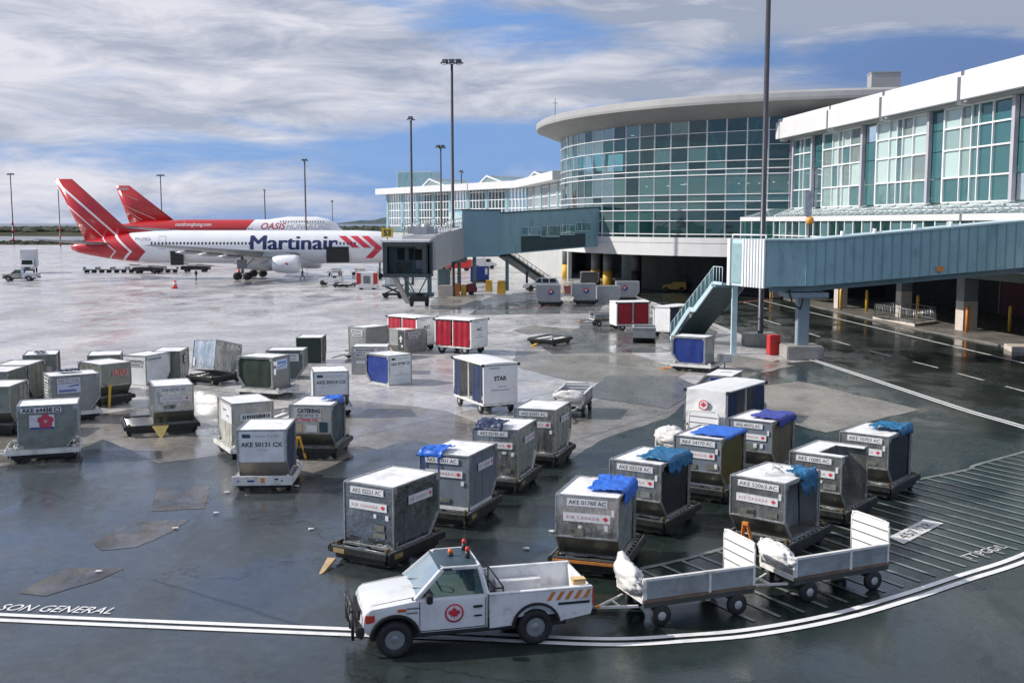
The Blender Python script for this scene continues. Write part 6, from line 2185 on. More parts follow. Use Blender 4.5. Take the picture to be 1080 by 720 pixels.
# right rows, slanted ends towards the camera
for (xy, yaw, code, lab, dlab, wall, door, kw) in (
        ((2.17, 26.67), -108, 'AKE 01760 AC', 'silver container marked AKE 01760 AC under a bright blue sheet', 'dolly with worn orange rail under the container marked AKE 01760', None, CLEAR_DOOR, dict(orange_rim=True)),
        ((4.01, 30.29), -122, 'AKE 03338 AC', 'silver container with black curtained side and teal sheet hanging off its back corner', 'dark dolly under the black curtained container with the teal sheet', None, BLACK_CURTAIN, dict(numbers=True)),
        ((6.31, 33.71), -123, 'AKE 24770 AC', 'blue grey container with olive side curtain and flat bright blue sheet', 'dark dolly under the olive curtained container', GREY_PAINT, OLIVE_DOOR, dict()),
        ((8.59, 36.61), -125, 'AKE 80372 AC', 'blue grey container with brown plastic side and violet blue sheet', 'dark dolly under the container with the violet blue sheet', GREY_PAINT, BROWN_DOOR, dict()),
        ((7.05, 28.19), -130, 'AKE 52063 AC', 'silver container with scribbled roof and ragged blue sheet, nearest the empty carts', 'dark dolly with two orange bars under the scribbled roof container', None, None,
         dict(bar=('vee', 1.35, -.25, 90, OB), numbers=True)),
        ((9.32, 31.21), -128, 'AKE 10085 AC', 'empty silver container with part of its roof missing', 'dark dolly under the container with the missing roof', None, None, dict(numbers=True)),
        ((11.66, 34.16), -129, 'AKE 10703 AC', 'silver container with black curtained side and blue sheet, farthest right', 'dark dolly with yellow numbers under the farthest right container', None, BLACK_CURTAIN, dict(numbers=True))):
    c = container(xy, yaw, ZB, lab, doors=[('B', door)], wall=wall, hole=code == 'AKE 10085 AC')
    code_and_banner(c, 'S', code, .0)
    plate(c, 'S', .64, 1.2, .07, .16)
    dolly(xy, yaw, dlab, **kw)
    if code == 'AKE 01760 AC':
        tarp(c, 'bright blue sheet lying across the roof of container AKE 01760', TARP_BLUE, -.78, .72, -.12, .765, (('+y', .30), ('-x', .06)), .085, 31, 24, 18, .06)
        plate(c, 'S', .48, .82, .08, .14)
    elif code == 'AKE 03338 AC':
        tarp(c, 'teal blue sheet hanging off the corner of the open container', TARP_TEAL, -.80, .80, -.15, .765, (('+y', .34), ('-x', .25)), .09, 41, 24, 18, .08)
    elif code == 'AKE 24770 AC':
        tarp(c, 'flat bright blue sheet covering most of the olive curtained container', TARP_BLUE, -.78, .85, -.45, .765, (('+y', .05), ('-x', .08)), .035, 52, 20, 16, .04)
        P('base_lip', MB().box((.8, 0, .05), (.03, 1.5, .09)), PLATE, c)
        plate(c, 'S', .62, .75, .08, .14)
    elif code == 'AKE 80372 AC':
        tarp(c, 'violet blue sheet padded over the roof edge of the brown sided container', TARP_VIOLET, -.80, .75, -.25, .765, (('+y', .22), ('-x', .1)), .06, 61, 22, 16, .05)
        plate(c, 'S', .2, .75, .12, .14)
        plate(c, 'S', .42, .75, .10, .14)
    elif code == 'AKE 52063 AC':
        tarp(c, 'ragged blue sheet torn over the open side of the scribbled roof container', TARP_TEAL, -.55, .35, .30, .765, (('+y', .40),), .12, 71, 20, 16, .2)
        P('inner_sheet', curtain_mesh(1, 9), CLEAR_DOOR, c, (0, -.5, -.02))
        sc_ = MB()
        for k in range(5):
            pts_ = [(-.5 + .25 * k + .22 * math.cos(t * .7 + k), -.35 + .12 * k + .2 * math.sin(t * .9 + k * 2), CH + .012) for t in range(7)]
            for a_, b_ in zip(pts_[:-1], pts_[1:]):
                sc_.bar(a_, b_, .018, .004)
        P('roof_scribble', sc_, GREY_STEEL, c)
    elif code == 'AKE 10703 AC':
        tarp(c, 'blue sheet slumped over the back of the farthest right container', TARP_TEAL, -.78, .35, -.25, .765, (('+y', .12),), .16, 81, 20, 16, .1)

# blue fronted container on its white dolly below the bridge stairs
c = container((10.68, 62.74), 151, ZB, 'container with deep blue front and pale flat roof below the bridge stairs', doors=[('B', BLUE_DOOR)], wall=M('clear_grey_panel', (.34, .37, .38), .3, .2, .15, 2))
dolly((10.68, 62.74), 151, 'white dolly with orange tongue under the blue fronted container', pale=True, bar=('flat', 1.4, .3, 10, ORANGE))
wbx = P('equipment_box', MB().box((0, 0, .62), (.7, .6, .5)).box((0, 0, .2), (.1, .1, .4)), WHITE_DIRTY, None, (12.5, 63.6, 0), (0, 0, R(20)), bevel=.04)
tag(wbx, 'small white box on a stalk right of the blue fronted container', 'box')
# open-topped low container by the red cart
lc = thing('low_container', 'low grey open bin with dark sloping front before the far red cart', 'bin', (9.47, 77.6, 0), -99)
P('body', MB().prism([(-.9, 0), (.45, 0), (.85, .42), (.85, 1.15), (-.9, 1.15)], -.80, -.76).prism([(-.9, 0), (.45, 0), (.85, .42), (.85, 1.15), (-.9, 1.15)], .76, .80).box((-.88, 0, .58), (.04, 1.52, 1.15)).box((.83, 0, .78), (.04, 1.52, .74)).box((-.2, 0, .04), (1.3, 1.5, .06)), M('dull_grey_container', (.30, .31, .30)), lc)
P('sloping_panel', MB().bar((.45, 0, .02), (.84, 0, .42), 1.5, .03), BLACK_STEEL, lc)
P('rim', MB().box((.85, 0, 1.15), (.08, 1.64, .07)).box((-.9, 0, 1.15), (.08, 1.64, .07)).box((0, .8, 1.15), (1.7, .08, .07)).box((0, -.8, 1.15), (1.7, .08, .07)), PLATE, lc)
# contoured container with slanted shoulder behind the sheeted cart
kc = thing('contoured_container', 'grey container with slanted silver shoulder and blue sign behind the sheeted cart', 'cargo container', (9.25, 47.1, 0), -25)
pf = [(-1.5, 0), (.55, 0), (.55, 2.0), (-.50, 2.0), (-1.5, 1.0)]
P('body', MB().prism(pf, -.95, .95), M('dull_grey_container', (.30, .31, .30)), kc)
P('roof', MB().box((.02, 0, 2.012), (1.1, 1.95, .02)), ALU_TOP, kc)
P('shoulder_bar', MB().bar((-.52, -.97, 2.0), (-1.52, -.97, 1.0), .06, .08).bar((-.52, .97, 2.0), (-1.52, .97, 1.0), .06, .08), ALU_EDGE, kc)
bs = P('blue_sign', MB().box((.02, -.962, 1.72), (.75, .02, .38)), BLUE_DOOR, kc)
P('sign_mark', MB().box((.05, -.975, 1.72), (.3, .004, .16)), PLATE, bs)
P('roof_print', MB().box((.05, .15, 2.024), (.5, .28, .003)), GREY_LETTER, kc)
dolly((2.7, 76.6), 58, 'empty black dolly alone on the tarmac with yellow tongue', lx=2.7, ly=2.1, bar=('flat', -1.4, .3, 180, YELLOW))

# silver containers by the columns
SWIRL_A = [(math.cos(R(a)), math.sin(R(a))) for a in range(30, 211, 12)]
SWIRL_B = [(math.cos(R(a)), math.sin(R(a))) for a in range(210, 391, 12)]
SILVER = M('matt_silver_panel', (.36, .37, .38), .5, .35, .12, 1.5, .15, 3)
for (x, y, yaw, face, lab, dl) in (
        (4.0, 112.3, 180, 'B', 'silver container with red and blue disc, left of the pair by the columns', 'small black dolly under the left silver disc marked container'),
        (7.75, 114.6, 180, 'B', 'silver container with red and blue disc and left slanted wing, middle of the group', 'small black dolly under the middle silver disc marked container'),
        (10.0, 116.6, 0, None, 'plain silver container showing behind the middle disc marked one', None),
        (12.3, 119.0, 0, 'A', 'silver container with red and blue disc above the far red cart', 'small black dolly under the silver container above the far red cart'),
        (10.4, 150.2, 0, None, 'dark grey container among the yellow footed columns', None)):
    c = container((x, y), yaw, .4 if dl else .05, lab, wall=SILVER if 'dark' not in lab else M('dull_dark_container', (.12, .13, .13), .5, .3), slope=SILVER, top=SILVER if 'dark' not in lab else None)
    c.scale = (1.22, 1.1, 1.13)
    if face:
        pl = plate(c, face, -.05 if face == 'A' else .0, .95, .62, .62, SILVER, name='disc_backing', thick=.006)
        flat_on(pl, 'red_half_disc', SWIRL_A, RED_MARK, 0, 0, .26, .005)
        flat_on(pl, 'blue_half_disc', SWIRL_B, BLUE_MARK, 0, 0, .26, .005)
        P('white_core', MB().prism([(.11 * a - .02, .11 * b + .03) for a, b in circ(12)], .007, .0105, 'xy'), PLATE, pl, key='core')
    if dl:
        dolly((x, y), yaw, dl, lx=2.5, ly=1.9)


# ------------------------------------------------------------------ carts
def small_wheel(parent, x, y, r=.24, w=.12, name='wheel'):
    o = P(name, lambda: MB().lathe([(r * .5, -w / 2), (r * .92, -w / 2 + .005), (r, -.03), (r, .03), (r * .92, w / 2 - .005), (r * .5, w / 2)], (0, 0, 0), (0, 1, 0), 18), RUBBER, parent, (x, y, r), key=('sw', r, w))
    P('rim', lambda: MB().lathe([(.02, -w / 2 - .012), (r * .38, -w / 2 - .004), (r * .46, -w / 2 + .012), (r * .46, w / 2 - .012), (r * .38, w / 2 + .004), (.02, w / 2 + .012)], (0, 0, 0), (0, 1, 0), 14), M('pale_grey_rim', (.42, .43, .43), .5, .2, .25, 6), o, key=('sr', r, w))
    return o


def drawbar(parent, x, sgn, mat_tip=ORANGE, z=.42):
    mb = MB()
    mb.bar((x, -.38, z), (x + sgn * .75, -.03, z - .05), .05, .05).bar((x, .38, z), (x + sgn * .75, .03, z - .05), .05, .05)
    mb.bar((x + sgn * .35, -.2, z - .02), (x + sgn * .35, .2, z - .02), .04, .04)
    P('drawbar', mb, WHITE_DIRTY, parent)
    P('tow_tongue', MB().bar((x + sgn * .70, 0, z - .05), (x + sgn * 1.30, 0, z - .07), .08, .07).lathe([(.045, -.025), (.085, 0), (.045, .025)], (x + sgn * 1.37, 0, z - .07), (0, 0, 1), 10), mat_tip, parent)


def roofed_cart(loc, yaw, label, L_, W_, side, far=None, end_text=None, emblem=False, h=2.25, wheels=.25, open_mid=False):
    """covered luggage cart: deck, two end walls, roof, posts; side: curtain material on the -y side"""
    t = thing('baggage_cart', label, 'baggage cart', (*loc, 0), yaw, 'covered baggage carts')
    z0 = .52
    P('deck', MB().box((0, 0, z0 - .06), (L_, W_, .12)).box((0, 0, z0 - .17), (L_ - .4, .3, .12)), WHITE_DIRTY, t, bevel=.01)
    for s_ in (-1, 1):
        e = P('end_wall', MB().box((s_ * (L_ / 2 - .03), 0, (z0 + h) / 2 - .03), (.06, W_, h - z0 - .06)), WHITE, t)
        P('wall_frame', MB().box((s_ * (L_ / 2 + .01), -W_ / 2 + .04, (z0 + h) / 2), (.05, .08, h - z0)).box((s_ * (L_ / 2 + .01), W_ / 2 - .04, (z0 + h) / 2), (.05, .08, h - z0)), WHITE, e)
        if end_text and s_ == end_text[1]:
            o_ = (s_ * (L_ / 2 + .004), 0, 1.62)
            link('lettering', text_mesh(end_text[0], .26, TEXT_DARK, .012, 0, .62), e, mtx=frame(o_, (0, s_, 0), (0, 0, 1)))
            P('worn_print', MB().box((s_ * (L_ / 2 + .003), 0, 1.1), (.006, .9, .05)).box((s_ * (L_ / 2 + .003), .1, 1.25), (.006, .4, .04)).box((s_ * (L_ / 2 + .003), -.3, 2.08), (.006, .5, .06)), GREY_LETTER, e)
    P('roof', MB().prism([(-W_ / 2 - .05, 0), (W_ / 2 + .05, 0), (W_ / 2 + .05, .05), (W_ / 4, .10), (-W_ / 4, .10), (-W_ / 2 - .05, .05)], -L_ / 2 - .06, L_ / 2 + .06, 'yz'), WHITE, t, (0, 0, h - .02), bevel=.012)
    for a_ in (-1, 1):
        for b_ in (-1, 1):
            P('corner_cap', lambda: MB().box((0, 0, 0), (.12, .1, .12)), CARBLACK, t, (a_ * (L_ / 2 + .05), b_ * (W_ / 2 + .04), h - .02), key='cap')
    P('middle_post', MB().box((0, -W_ / 2 + .03, (z0 + h) / 2), (.07, .05, h - z0 - .04)).box((0, W_ / 2 - .03, (z0 + h) / 2), (.07, .05, h - z0 - .04)), WHITE_DIRTY, t)
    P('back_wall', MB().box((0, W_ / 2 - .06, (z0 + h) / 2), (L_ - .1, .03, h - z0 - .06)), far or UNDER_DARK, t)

    def cur(x0, x1, seed):
        mb = MB()
        nx, nz_ = 16, 10
        vs = []
        for j in range(nz_ + 1):
            for i in range(nx + 1):
                x = x0 + (x1 - x0) * i / nx
                z = z0 + .03 + (h - z0 - .14) * j / nz_
                k = 1 - j / nz_
                vs.append((x + .04 * k * noise.noise(Vector((j * .6, seed, i * .1))), -W_ / 2 - .012 - .05 * k * (.5 + noise.noise(Vector((x * 2.6, z * 1.1, seed)))) - .02 * math.sin(x * 14 + seed), z))
        return mb.add(vs, [(j * (nx + 1) + i, j * (nx + 1) + i + 1, (j + 1) * (nx + 1) + i + 1, (j + 1) * (nx + 1) + i) for j in range(nz_) for i in range(nx)], 0, True)
    if side is not None:
        if open_mid:
            P('side_curtain', cur(-L_ / 2 + .08, -L_ / 2 + .08 + L_ * .22, 2), side, t)
            P('side_curtain', cur(L_ / 2 - .08 - L_ * .32, L_ / 2 - .08, 5), side, t)
        else:
            P('side_curtain', cur(-L_ / 2 + .12, -.14, 2), side, t)
            P('side_curtain', cur(.06, L_ / 2 - .06, 5), side, t)
    for x_ in (-L_ / 2 + .5, L_ / 2 - .5):
        P('axle', MB().box((x_, 0, .3), (.09, W_ - .1, .09)), BLACK_STEEL, t)
    for sx_ in (-1, 1):
        for sy_ in (-1, 1):
            small_wheel(t, sx_ * (L_ / 2 - .5), sy_ * (W_ / 2 - .1), wheels)
    return t


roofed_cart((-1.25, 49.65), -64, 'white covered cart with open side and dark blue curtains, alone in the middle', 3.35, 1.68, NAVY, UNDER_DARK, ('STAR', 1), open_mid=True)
c = roofed_cart((-3.35, 71.45), -32, 'covered cart with red curtains and white end, right one of the red pair', 2.85, 1.95, RED_CURTAIN, None, ('AC', 1), wheels=.3)
c = roofed_cart((-6.75, 73.3), -43, 'covered cart with red curtains half hidden behind grey containers, left of the red pair', 2.9, 1.8, RED_CURTAIN, None, ('AC', 1), wheels=.3)
roofed_cart((9.4, 87.1), 13, 'covered cart with dark red curtains and sunlit white end, near the bridge stairs', 2.7, 1.8, M('dark_red_curtain', (.33, .012, .025), .45, 0, .2, 2, .4, 3), WHITE_DIRTY)
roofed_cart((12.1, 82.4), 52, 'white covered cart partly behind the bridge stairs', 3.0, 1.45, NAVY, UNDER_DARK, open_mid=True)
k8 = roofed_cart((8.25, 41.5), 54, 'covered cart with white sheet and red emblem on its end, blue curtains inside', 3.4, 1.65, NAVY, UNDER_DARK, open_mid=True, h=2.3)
# the sheet tied over its near end, with the round emblem
sh = MB()
vs = []
for j in range(15):
    for i in range(13):
        y, z = -.80 + 1.6 * i / 12, .95 + 1.35 * j / 14
        w_ = noise.noise(Vector((y * 2, z * 2, 3))) * .05 + .03 * math.sin((y + z) * 9)
        vs.append((-1.76 - abs(w_), y, z))
sh.add(vs, [(j * 13 + i, j * 13 + i + 1, (j + 1) * 13 + i + 1, (j + 1) * 13 + i) for j in range(14) for i in range(12)], 0, True)
P('end_sheet', sh, M('white_vinyl_sheet', (.74, .73, .73), .4, 0, .08, 2, .4, 4), k8)
em = P('emblem_disc', MB().prism([(.2 * a, .2 * b) for a, b in circ(24)], 0, .006, 'xy'), PLATE, k8, mtx=frame((-1.85, .05, 1.78), (0, -1, 0), (0, 0, 1)))
P('emblem_ring', MB().lathe([(.165, 0), (.2, 0), (.2, .004), (.165, .004)], (0, 0, .006), (0, 0, 1), 24, 0, False), RED_MARK, em)
flat_on(em, 'leaf_emblem', LEAF, RED_MARK, 0, 0, .12, .007)
P('end_rail', MB().path([(-1.82, -.8, .55), (-1.82, -.8, .98), (-1.82, -.7, 1.05), (-1.82, .7, 1.05), (-1.82, .8, .98), (-1.82, .8, .55)], .025).path([(-1.82, -.75, .8), (-1.82, .75, .8)], .02), GREY_STEEL, k8)


def bundle(name, loc, yaw, label, sx_, sy_, sz_, seed, peak=0.0, tilt=0.0):
    """a lumpy white plastic wrapping gathered at one end of a cart"""
    mb = MB()
    nu, nv = 48, 30
    vs = []
    for j in range(nv + 1):
        th = math.pi * j / nv
        for i in range(nu):
            ph = 2 * math.pi * i / nu
            d = Vector((math.sin(th) * math.cos(ph), math.sin(th) * math.sin(ph), math.cos(th)))
            r_ = 1 + .28 * noise.noise(d * 1.6 + Vector((seed, 0, 0))) + .16 * (1 - 2 * abs(noise.noise(d * 3.4 + Vector((0, seed, 0))))) + .09 * (1 - 2 * abs(noise.noise(d * 7 + Vector((seed, seed, 0))))) + .04 * noise.noise(d * 15)
            p = Vector((d.x * sx_, d.y * sy_, d.z * sz_)) * r_
            if peak and d.y > .25 and d.z > .3:
                p.z += peak * (d.y - .25) * (d.z - .2)
            vs.append(tuple(p))
    fs = [(j * nu + i, j * nu + (i + 1) % nu, (j + 1) * nu + (i + 1) % nu, (j + 1) * nu + i) for j in range(nv) for i in range(nu)]
    mb.add(vs, fs, 0, True)
    o = P(name, mb, PLASTIC_BAG, None, loc, (0, R(tilt), R(yaw)))
    return tag(o, label, 'plastic wrap', 'plastic wraps on open carts')


def open_cart(loc, yaw, label, L_=2.6, W_=1.25, near=True, far_side=False, end_h=.92, gate=True, wheels=.24):
    """low open luggage cart: ribbed side board, tall slatted end panel at +x, tow end at -x"""
    t = thing('open_cart', label, 'open cart', (*loc, 0), yaw, 'open baggage carts')
    z0 = .62
    P('deck', MB().box((0, 0, z0 - .05), (L_, W_, .07)).box((0, -W_ / 2 + .05, z0 - .12), (L_, .07, .1)).box((0, W_ / 2 - .05, z0 - .12), (L_, .07, .1)), M('dark_worn_deck', (.05, .055, .055), .5, 0, .3, 3, .2, 10), t)
    for sy_ in ((-1, 1) if far_side else (-1,)):
        y = sy_ * (W_ / 2 - .02)
        def sheetm():
            mb = MB()
            for (x0, x1) in ((-L_ / 2 + .05, -.035 + L_ * .08), (L_ * .08 + .035, L_ / 2 - .05)):
                n = 7
                for k in range(n):
                    z = z0 + .02 + .40 * (k + .5) / n
                    mb.box(((x0 + x1) / 2, y, z), (x1 - x0, .022 if k % 2 else .034, .40 / n))
            return mb
        sp = P('side_board', sheetm, SHEET_GREY, t)
        P('side_frame', MB().box((0, y, z0 + .44), (L_, .085, .05)).box((-L_ / 2 + .03, y, z0 + .21), (.05, .045, .44)).box((L_ * .08, y - .006 * sy_ * -1, z0 + .21), (.06, .055, .44)).box((L_ / 2 - .03, y, z0 + .21), (.05, .045, .44)), WHITE_DIRTY, sp)
        P('bottom_rail', MB().box((0, y, z0 - .02), (L_ + .02, .06, .06)), M('rusty_rail', (.16, .10, .07), .6, 0, .4, 4), sp)
    if gate:
        g = P('end_panel', MB().box((L_ / 2 - .01, 0, z0 + .03 + end_h / 2), (.025, W_ - .06, end_h)), WHITE, t)
        fr = MB()
        x = L_ / 2 - .01
        yy, zt = W_ / 2 - .03, z0 + end_h + .03
        fr.path([(x, -yy, z0), (x, -yy, zt - .12), (x, -yy + .04, zt - .04), (x, -yy + .12, zt), (x, yy - .12, zt), (x, yy - .04, zt - .04), (x, yy, zt - .12), (x, yy, z0)], .028)
        P('panel_tube', fr, WHITE_DIRTY, g)
        sl = MB()
        for k in (.3, .55, .8):
            sl.box((x - .02, 0, z0 + end_h * k), (.02, W_ - .1, .022))
        P('panel_slats', sl, GREY_STEEL, g)
    P('tow_end_frame', MB().bar((-L_ / 2, -W_ / 2 + .04, z0 - .03), (-L_ / 2, W_ / 2 - .04, z0 - .03), .06, .1).bar((-L_ / 2, -W_ / 2 + .04, z0), (-L_ / 2, -W_ / 2 + .04, z0 + .45), .05, .05).bar((-L_ / 2, W_ / 2 - .04, z0), (-L_ / 2, W_ / 2 - .04, z0 + .6), .05, .05)
      .bar((-L_ / 2, -W_ / 2 + .04, z0 + .18), (-L_ / 2, W_ / 2 - .04, z0 + .18), .03, .03), WHITE_DIRTY, t)
    drawbar(t, -L_ / 2, -1)
    P('axle', MB().box((-L_ / 2 + .42, 0, .3), (.08, W_ - .1, .08)).box((-L_ / 2 + .42, 0, .42), (.3, .5, .16)), BLACK_STEEL, t)
    P('axle', MB().box((L_ / 2 - .42, 0, .3), (.08, W_ - .1, .08)).box((L_ / 2 - .42, 0, .42), (.12, W_ - .4, .16)), BLACK_STEEL, t)
    for sx_ in (-1, 1):
        for sy_ in (-1, 1):
            small_wheel(t, sx_ * (L_ / 2 - .42), sy_ * (W_ / 2 - .06), wheels, .14)
    return t


open_cart((3.82, 23.25), 21, 'open cart with grey ribbed side towed right behind the pickup', 2.72, 1.28)
bundle('plastic_wrap', (2.52, 22.72, .95), 21, 'white plastic wrapping bunched on the front of the first towed cart', .17, .50, .26, 3.3, .9)
open_cart((7.3, 24.78), 24.5, 'open cart with grey ribbed side, last of the two towed by the pickup', 2.72, 1.28)
bundle('plastic_wrap', (6.03, 24.2, 1.0), 24.5, 'white plastic wrapping bunched on the front of the last towed cart', .18, .52, .22, 7.9, .35)
open_cart((6.35, 38.85), 54, 'open cart mostly hidden behind the blue sheeted container, white bag on it', 2.6, 1.25)
bundle('plastic_wrap', (5.62, 37.9, 1.0), 54, 'white plastic bag on the hidden cart behind the blue sheeted container', .3, .55, .33, 5.1)
open_cart((2.75, 48.4), 77, 'small pale open cart standing alone right of the silver container row', 2.6, 1.35, far_side=True, gate=True, end_h=.55)
bundle('plastic_wrap', (2.5, 47.15, .98), 77, 'grey white plastic bunched on the small cart standing alone', .22, .6, .24, 9.4)
open_cart((7.8, 90.3), 13, 'white sided open cart half behind the far red curtained cart', 2.4, 1.3, far_side=True, gate=False)


# ------------------------------------------------------------------ pickup truck
def arch(cx_, r_, z, n=12, up=True):
    return [(cx_ - r_ * math.cos(math.pi * k / n), z + r_ * math.sin(math.pi * k / n)) for k in range(n + 1)]


AUTO_CLEAR = glass('tinted_car_glass', (.30, .38, .35), 1.45, .01, .9, (.02, .03, .03))
SCREEN_CLEAR = glass('sky_lit_windscreen', (.55, .66, .64), 1.9, .01, .75, (.10, .15, .16))


def pickup(loc, yaw, label, paint, roofm, detail=True):
    t = thing('pickup_truck', label, 'pickup truck', (*loc, 0), yaw, None)
    HWD, WF, NS = .87, 1.36, -.30
    zl = .46
    front = [(-.50, zl - .02)] + [(WF - .55, zl)] + [(WF - .47 * math.cos(math.pi * k / 12), zl - .02 + .44 * math.sin(math.pi * k / 12)) for k in range(13)] + \
            [(1.86, zl), (1.97, .52), (2.03, .66), (2.01, .86), (1.95, .955), (1.80, 1.01), (1.4, 1.06), (.92, 1.12), (-.50, 1.12)]
    body = MB()
    # body side outline swept across the width, narrowing a little to the nose and over the bonnet
    secs = [(-HWD, 0.0), (-HWD * .985, .0), (-HWD * .86, .03), (-.45, .055), (0, .065), (.45, .055), (HWD * .86, .03), (HWD * .985, .0), (HWD, 0.0)]
    vs = []
    n = len(front)
    for (y, rise) in secs:
        for (x, z) in front:
            zz, yy = z, y
            if z > .93:
                zz = z + rise - (.07 if abs(y) > HWD * .99 else 0)
                yy = y * .985
            if x > 1.4:
                yy = y * (1 - .10 * ((x - 1.4) / .63) ** 2)
            if z < .5:
                yy = yy * .975
            vs.append((x - (.06 * (y / HWD) ** 2 if x > 1.85 else 0), yy, zz))
    fs = [tuple(range(n))[::-1], tuple(range((len(secs) - 1) * n, len(secs) * n))]
    for j in range(len(secs) - 1):
        for k in range(n):
            k2 = (k + 1) % n
            fs.append((j * n + k, j * n + k2, (j + 1) * n + k2, (j + 1) * n + k))
    body.add(vs, fs)
    bd = P('body', body, paint, t)
    bd.data.set_sharp_from_angle(angle=R(40))
    for p_ in bd.data.polygons:
        p_.use_smooth = True
    bv = bd.modifiers.new('softened_edges', 'BEVEL')
    bv.width = .055
    bv.segments = 4
    bv.angle_limit = R(28)
    # cargo bed
    side = [(-.54, zl - .02)] + [(-1.5 + .53, zl)] + [(-1.5 + .47 * math.cos(math.pi * k / 12), zl - .02 + .44 * math.sin(math.pi * k / 12)) for k in range(13)] + [(-2.10, zl + .02), (-2.66, .56), (-2.70, .70), (-2.70, 1.13), (-.54, 1.13)]
    bed = MB()
    for s_ in (-1, 1):
        bed.prism(side, s_ * HWD - (.085 if s_ > 0 else 0), s_ * HWD + (.085 if s_ < 0 else 0))
        bed.box((-1.62, s_ * (HWD - .045), 1.135), (2.16, .11, .03))
        bed.box((-1.5, s_ * .66, .76), (1.0, .25, .28))
    bed.box((-1.62, 0, .63), (2.15, 2 * HWD - .1, .05)).box((-.57, 0, .86), (.06, 2 * HWD - .17, .52)).box((-2.68, 0, .86), (.06, 2 * HWD - .17, .5))
    b2 = P('cargo_bed', bed, M('scuffed_white_bed', (.72, .73, .74), .4, 0, .1, 2, 0, 1, (.32, .30, .29), .7, 2.4), t, bevel=.012)
    # greenhouse: painted pillars and roof with glass let in between
    lo = [(-.50, -.81), (.95, -.80), (.95, .80), (-.50, .81)]
    hi = [(-.38, -.64), (.36, -.62), (.36, .62), (-.38, .64)]
    z0, z1 = 1.12, 1.66
    L0 = [Vector((x, y, z0)) for x, y in lo]
    H0 = [Vector((x, y, z1)) for x, y in hi]
    cab_ = MB()
    for k in range(4):
        cab_.bar(L0[k], H0[k], .085, .085)
    for k in range(4):
        cab_.bar(H0[k], H0[(k + 1) % 4], .07, .07)
    cab_.bar(L0[0], L0[1], .06, .06).bar(L0[3], L0[2], .06, .06)
    c_ = P('cab', cab_, paint, t, bevel=.012)
    rfm = MB()
    rv, nseg = [], 8
    for i in range(nseg + 1):
        for j in range(nseg + 1):
            u, v = i / nseg, j / nseg
            x = -.42 + .86 * u
            y = (-.67 + 1.34 * v) * (1 - .04 * abs(2 * u - 1) ** 3)
            crown = .065 * (1 - (2 * v - 1) ** 4) * (1 - (2 * u - 1) ** 6)
            rv.append((x, y, z1 + .012 + crown))
    rfm.add(rv, [(i * (nseg + 1) + j, (i + 1) * (nseg + 1) + j, (i + 1) * (nseg + 1) + j + 1, i * (nseg + 1) + j + 1) for i in range(nseg) for j in range(nseg)], 0, True)
    rfm.box((.01, 0, z1 - .01), (.84, 1.32, .04))
    P('roof', rfm, roofm, t)

    def quad(a, b, c2, d, mt, nm, ins=.05, push=.004):
        """a pane set between four corners, drawn in from its edges"""
        ctr = (a + b + c2 + d) / 4
        nn = (b - a).cross(d - a).normalized()
        if nn.dot(ctr - Vector((.1, 0, 1.3))) < 0:
            nn = -nn
        q = [p + (ctr - p).normalized() * ins + nn * push for p in (a, b, c2, d)]
        return P(nm, MB().face(q), mt, t)
    quad(L0[1], L0[2], H0[2], H0[1], SCREEN_CLEAR, 'windscreen', .04)
    quad(L0[0], L0[3], H0[3], H0[0], AUTO_CLEAR, 'rear_window', .05)
    for s_ in (0, 1):
        a, b, c2, d = (L0[0], L0[1], H0[1], H0[0]) if s_ == 0 else (L0[3], L0[2], H0[2], H0[3])
        quad(a, b, c2, d, AUTO_CLEAR, 'side_window', .055)
    P('windscreen_surround', MB().bar(L0[1] + Vector((.03, 0, .01)), L0[2] + Vector((.03, 0, .01)), .05, .03), CARBLACK, t)
    P('wiper', MB().bar((.93, -.45, 1.16), (.74, .05, 1.30), .02, .02), CARBLACK, t)
    P('wiper', MB().bar((.93, .15, 1.16), (.75, .6, 1.29), .02, .02), CARBLACK, t)
    # seats and wheel seen through the glass
    for s_ in (-.36, .36):
        P('seat', MB().box((-.22, s_, 1.25), (.16, .5, .42)).box((-.27, s_, 1.50), (.10, .26, .14)), M('grey_cloth_seat', (.13, .15, .14), .8), t, bevel=.03)
    P('dashboard', MB().box((.72, 0, 1.15), (.3, 1.4, .10)), CARBLACK, t, bevel=.03)
    P('steering_wheel', MB().lathe([(.17, -.015), (.19, 0), (.17, .015), (.155, 0), (.17, -.015)], (.42, .38, 1.28), (-1, 0, .5), 16, 0, False), CARBLACK, t)
    # doors, trim and lights
    for s_ in (-1, 1):
        y = s_ * (HWD + .003)
        dm = MB()
        for x0, z0_, x1, z1_ in ((.86, .50, .875, 1.10), (-.47, .50, -.455, 1.10), (-.46, .50, .87, .515)):
            dm.box(((x0 + x1) / 2, y - s_ * .004, (z0_ + z1_) / 2), (x1 - x0, .006, z1_ - z0_))
        d_ = P('door_seam', dm, CARBLACK, t)
        P('door_handle', MB().box((-.30, y + s_ * .012, .93), (.19, .03, .05)).box((-.30, y + s_ * .006, .74), (.17, .02, .035)), CARBLACK, t, bevel=.01)
        for cx_ in (WF, -1.5):
            fl = MB()
            pts_ = [(cx_ - .485 * math.cos(math.pi * k / 14), zl - .04 + .455 * math.sin(math.pi * k / 14)) for k in range(15)]
            for a, b in zip(pts_[:-1], pts_[1:]):
                fl.bar((a[0], y, a[1]), (b[0], y, b[1]), .05, .075, 0, (0, 1, 0))
            P('wheel_arch_trim', fl, CARBLACK, t)
        P('sill', MB().box((.02, s_ * (HWD - .04), .44), (1.8, .05, .07)), CARBLACK, t)
        P('rub_strip', MB().box((-2.3, y, .83), (.66, .02, .05)), CARBLACK, t)
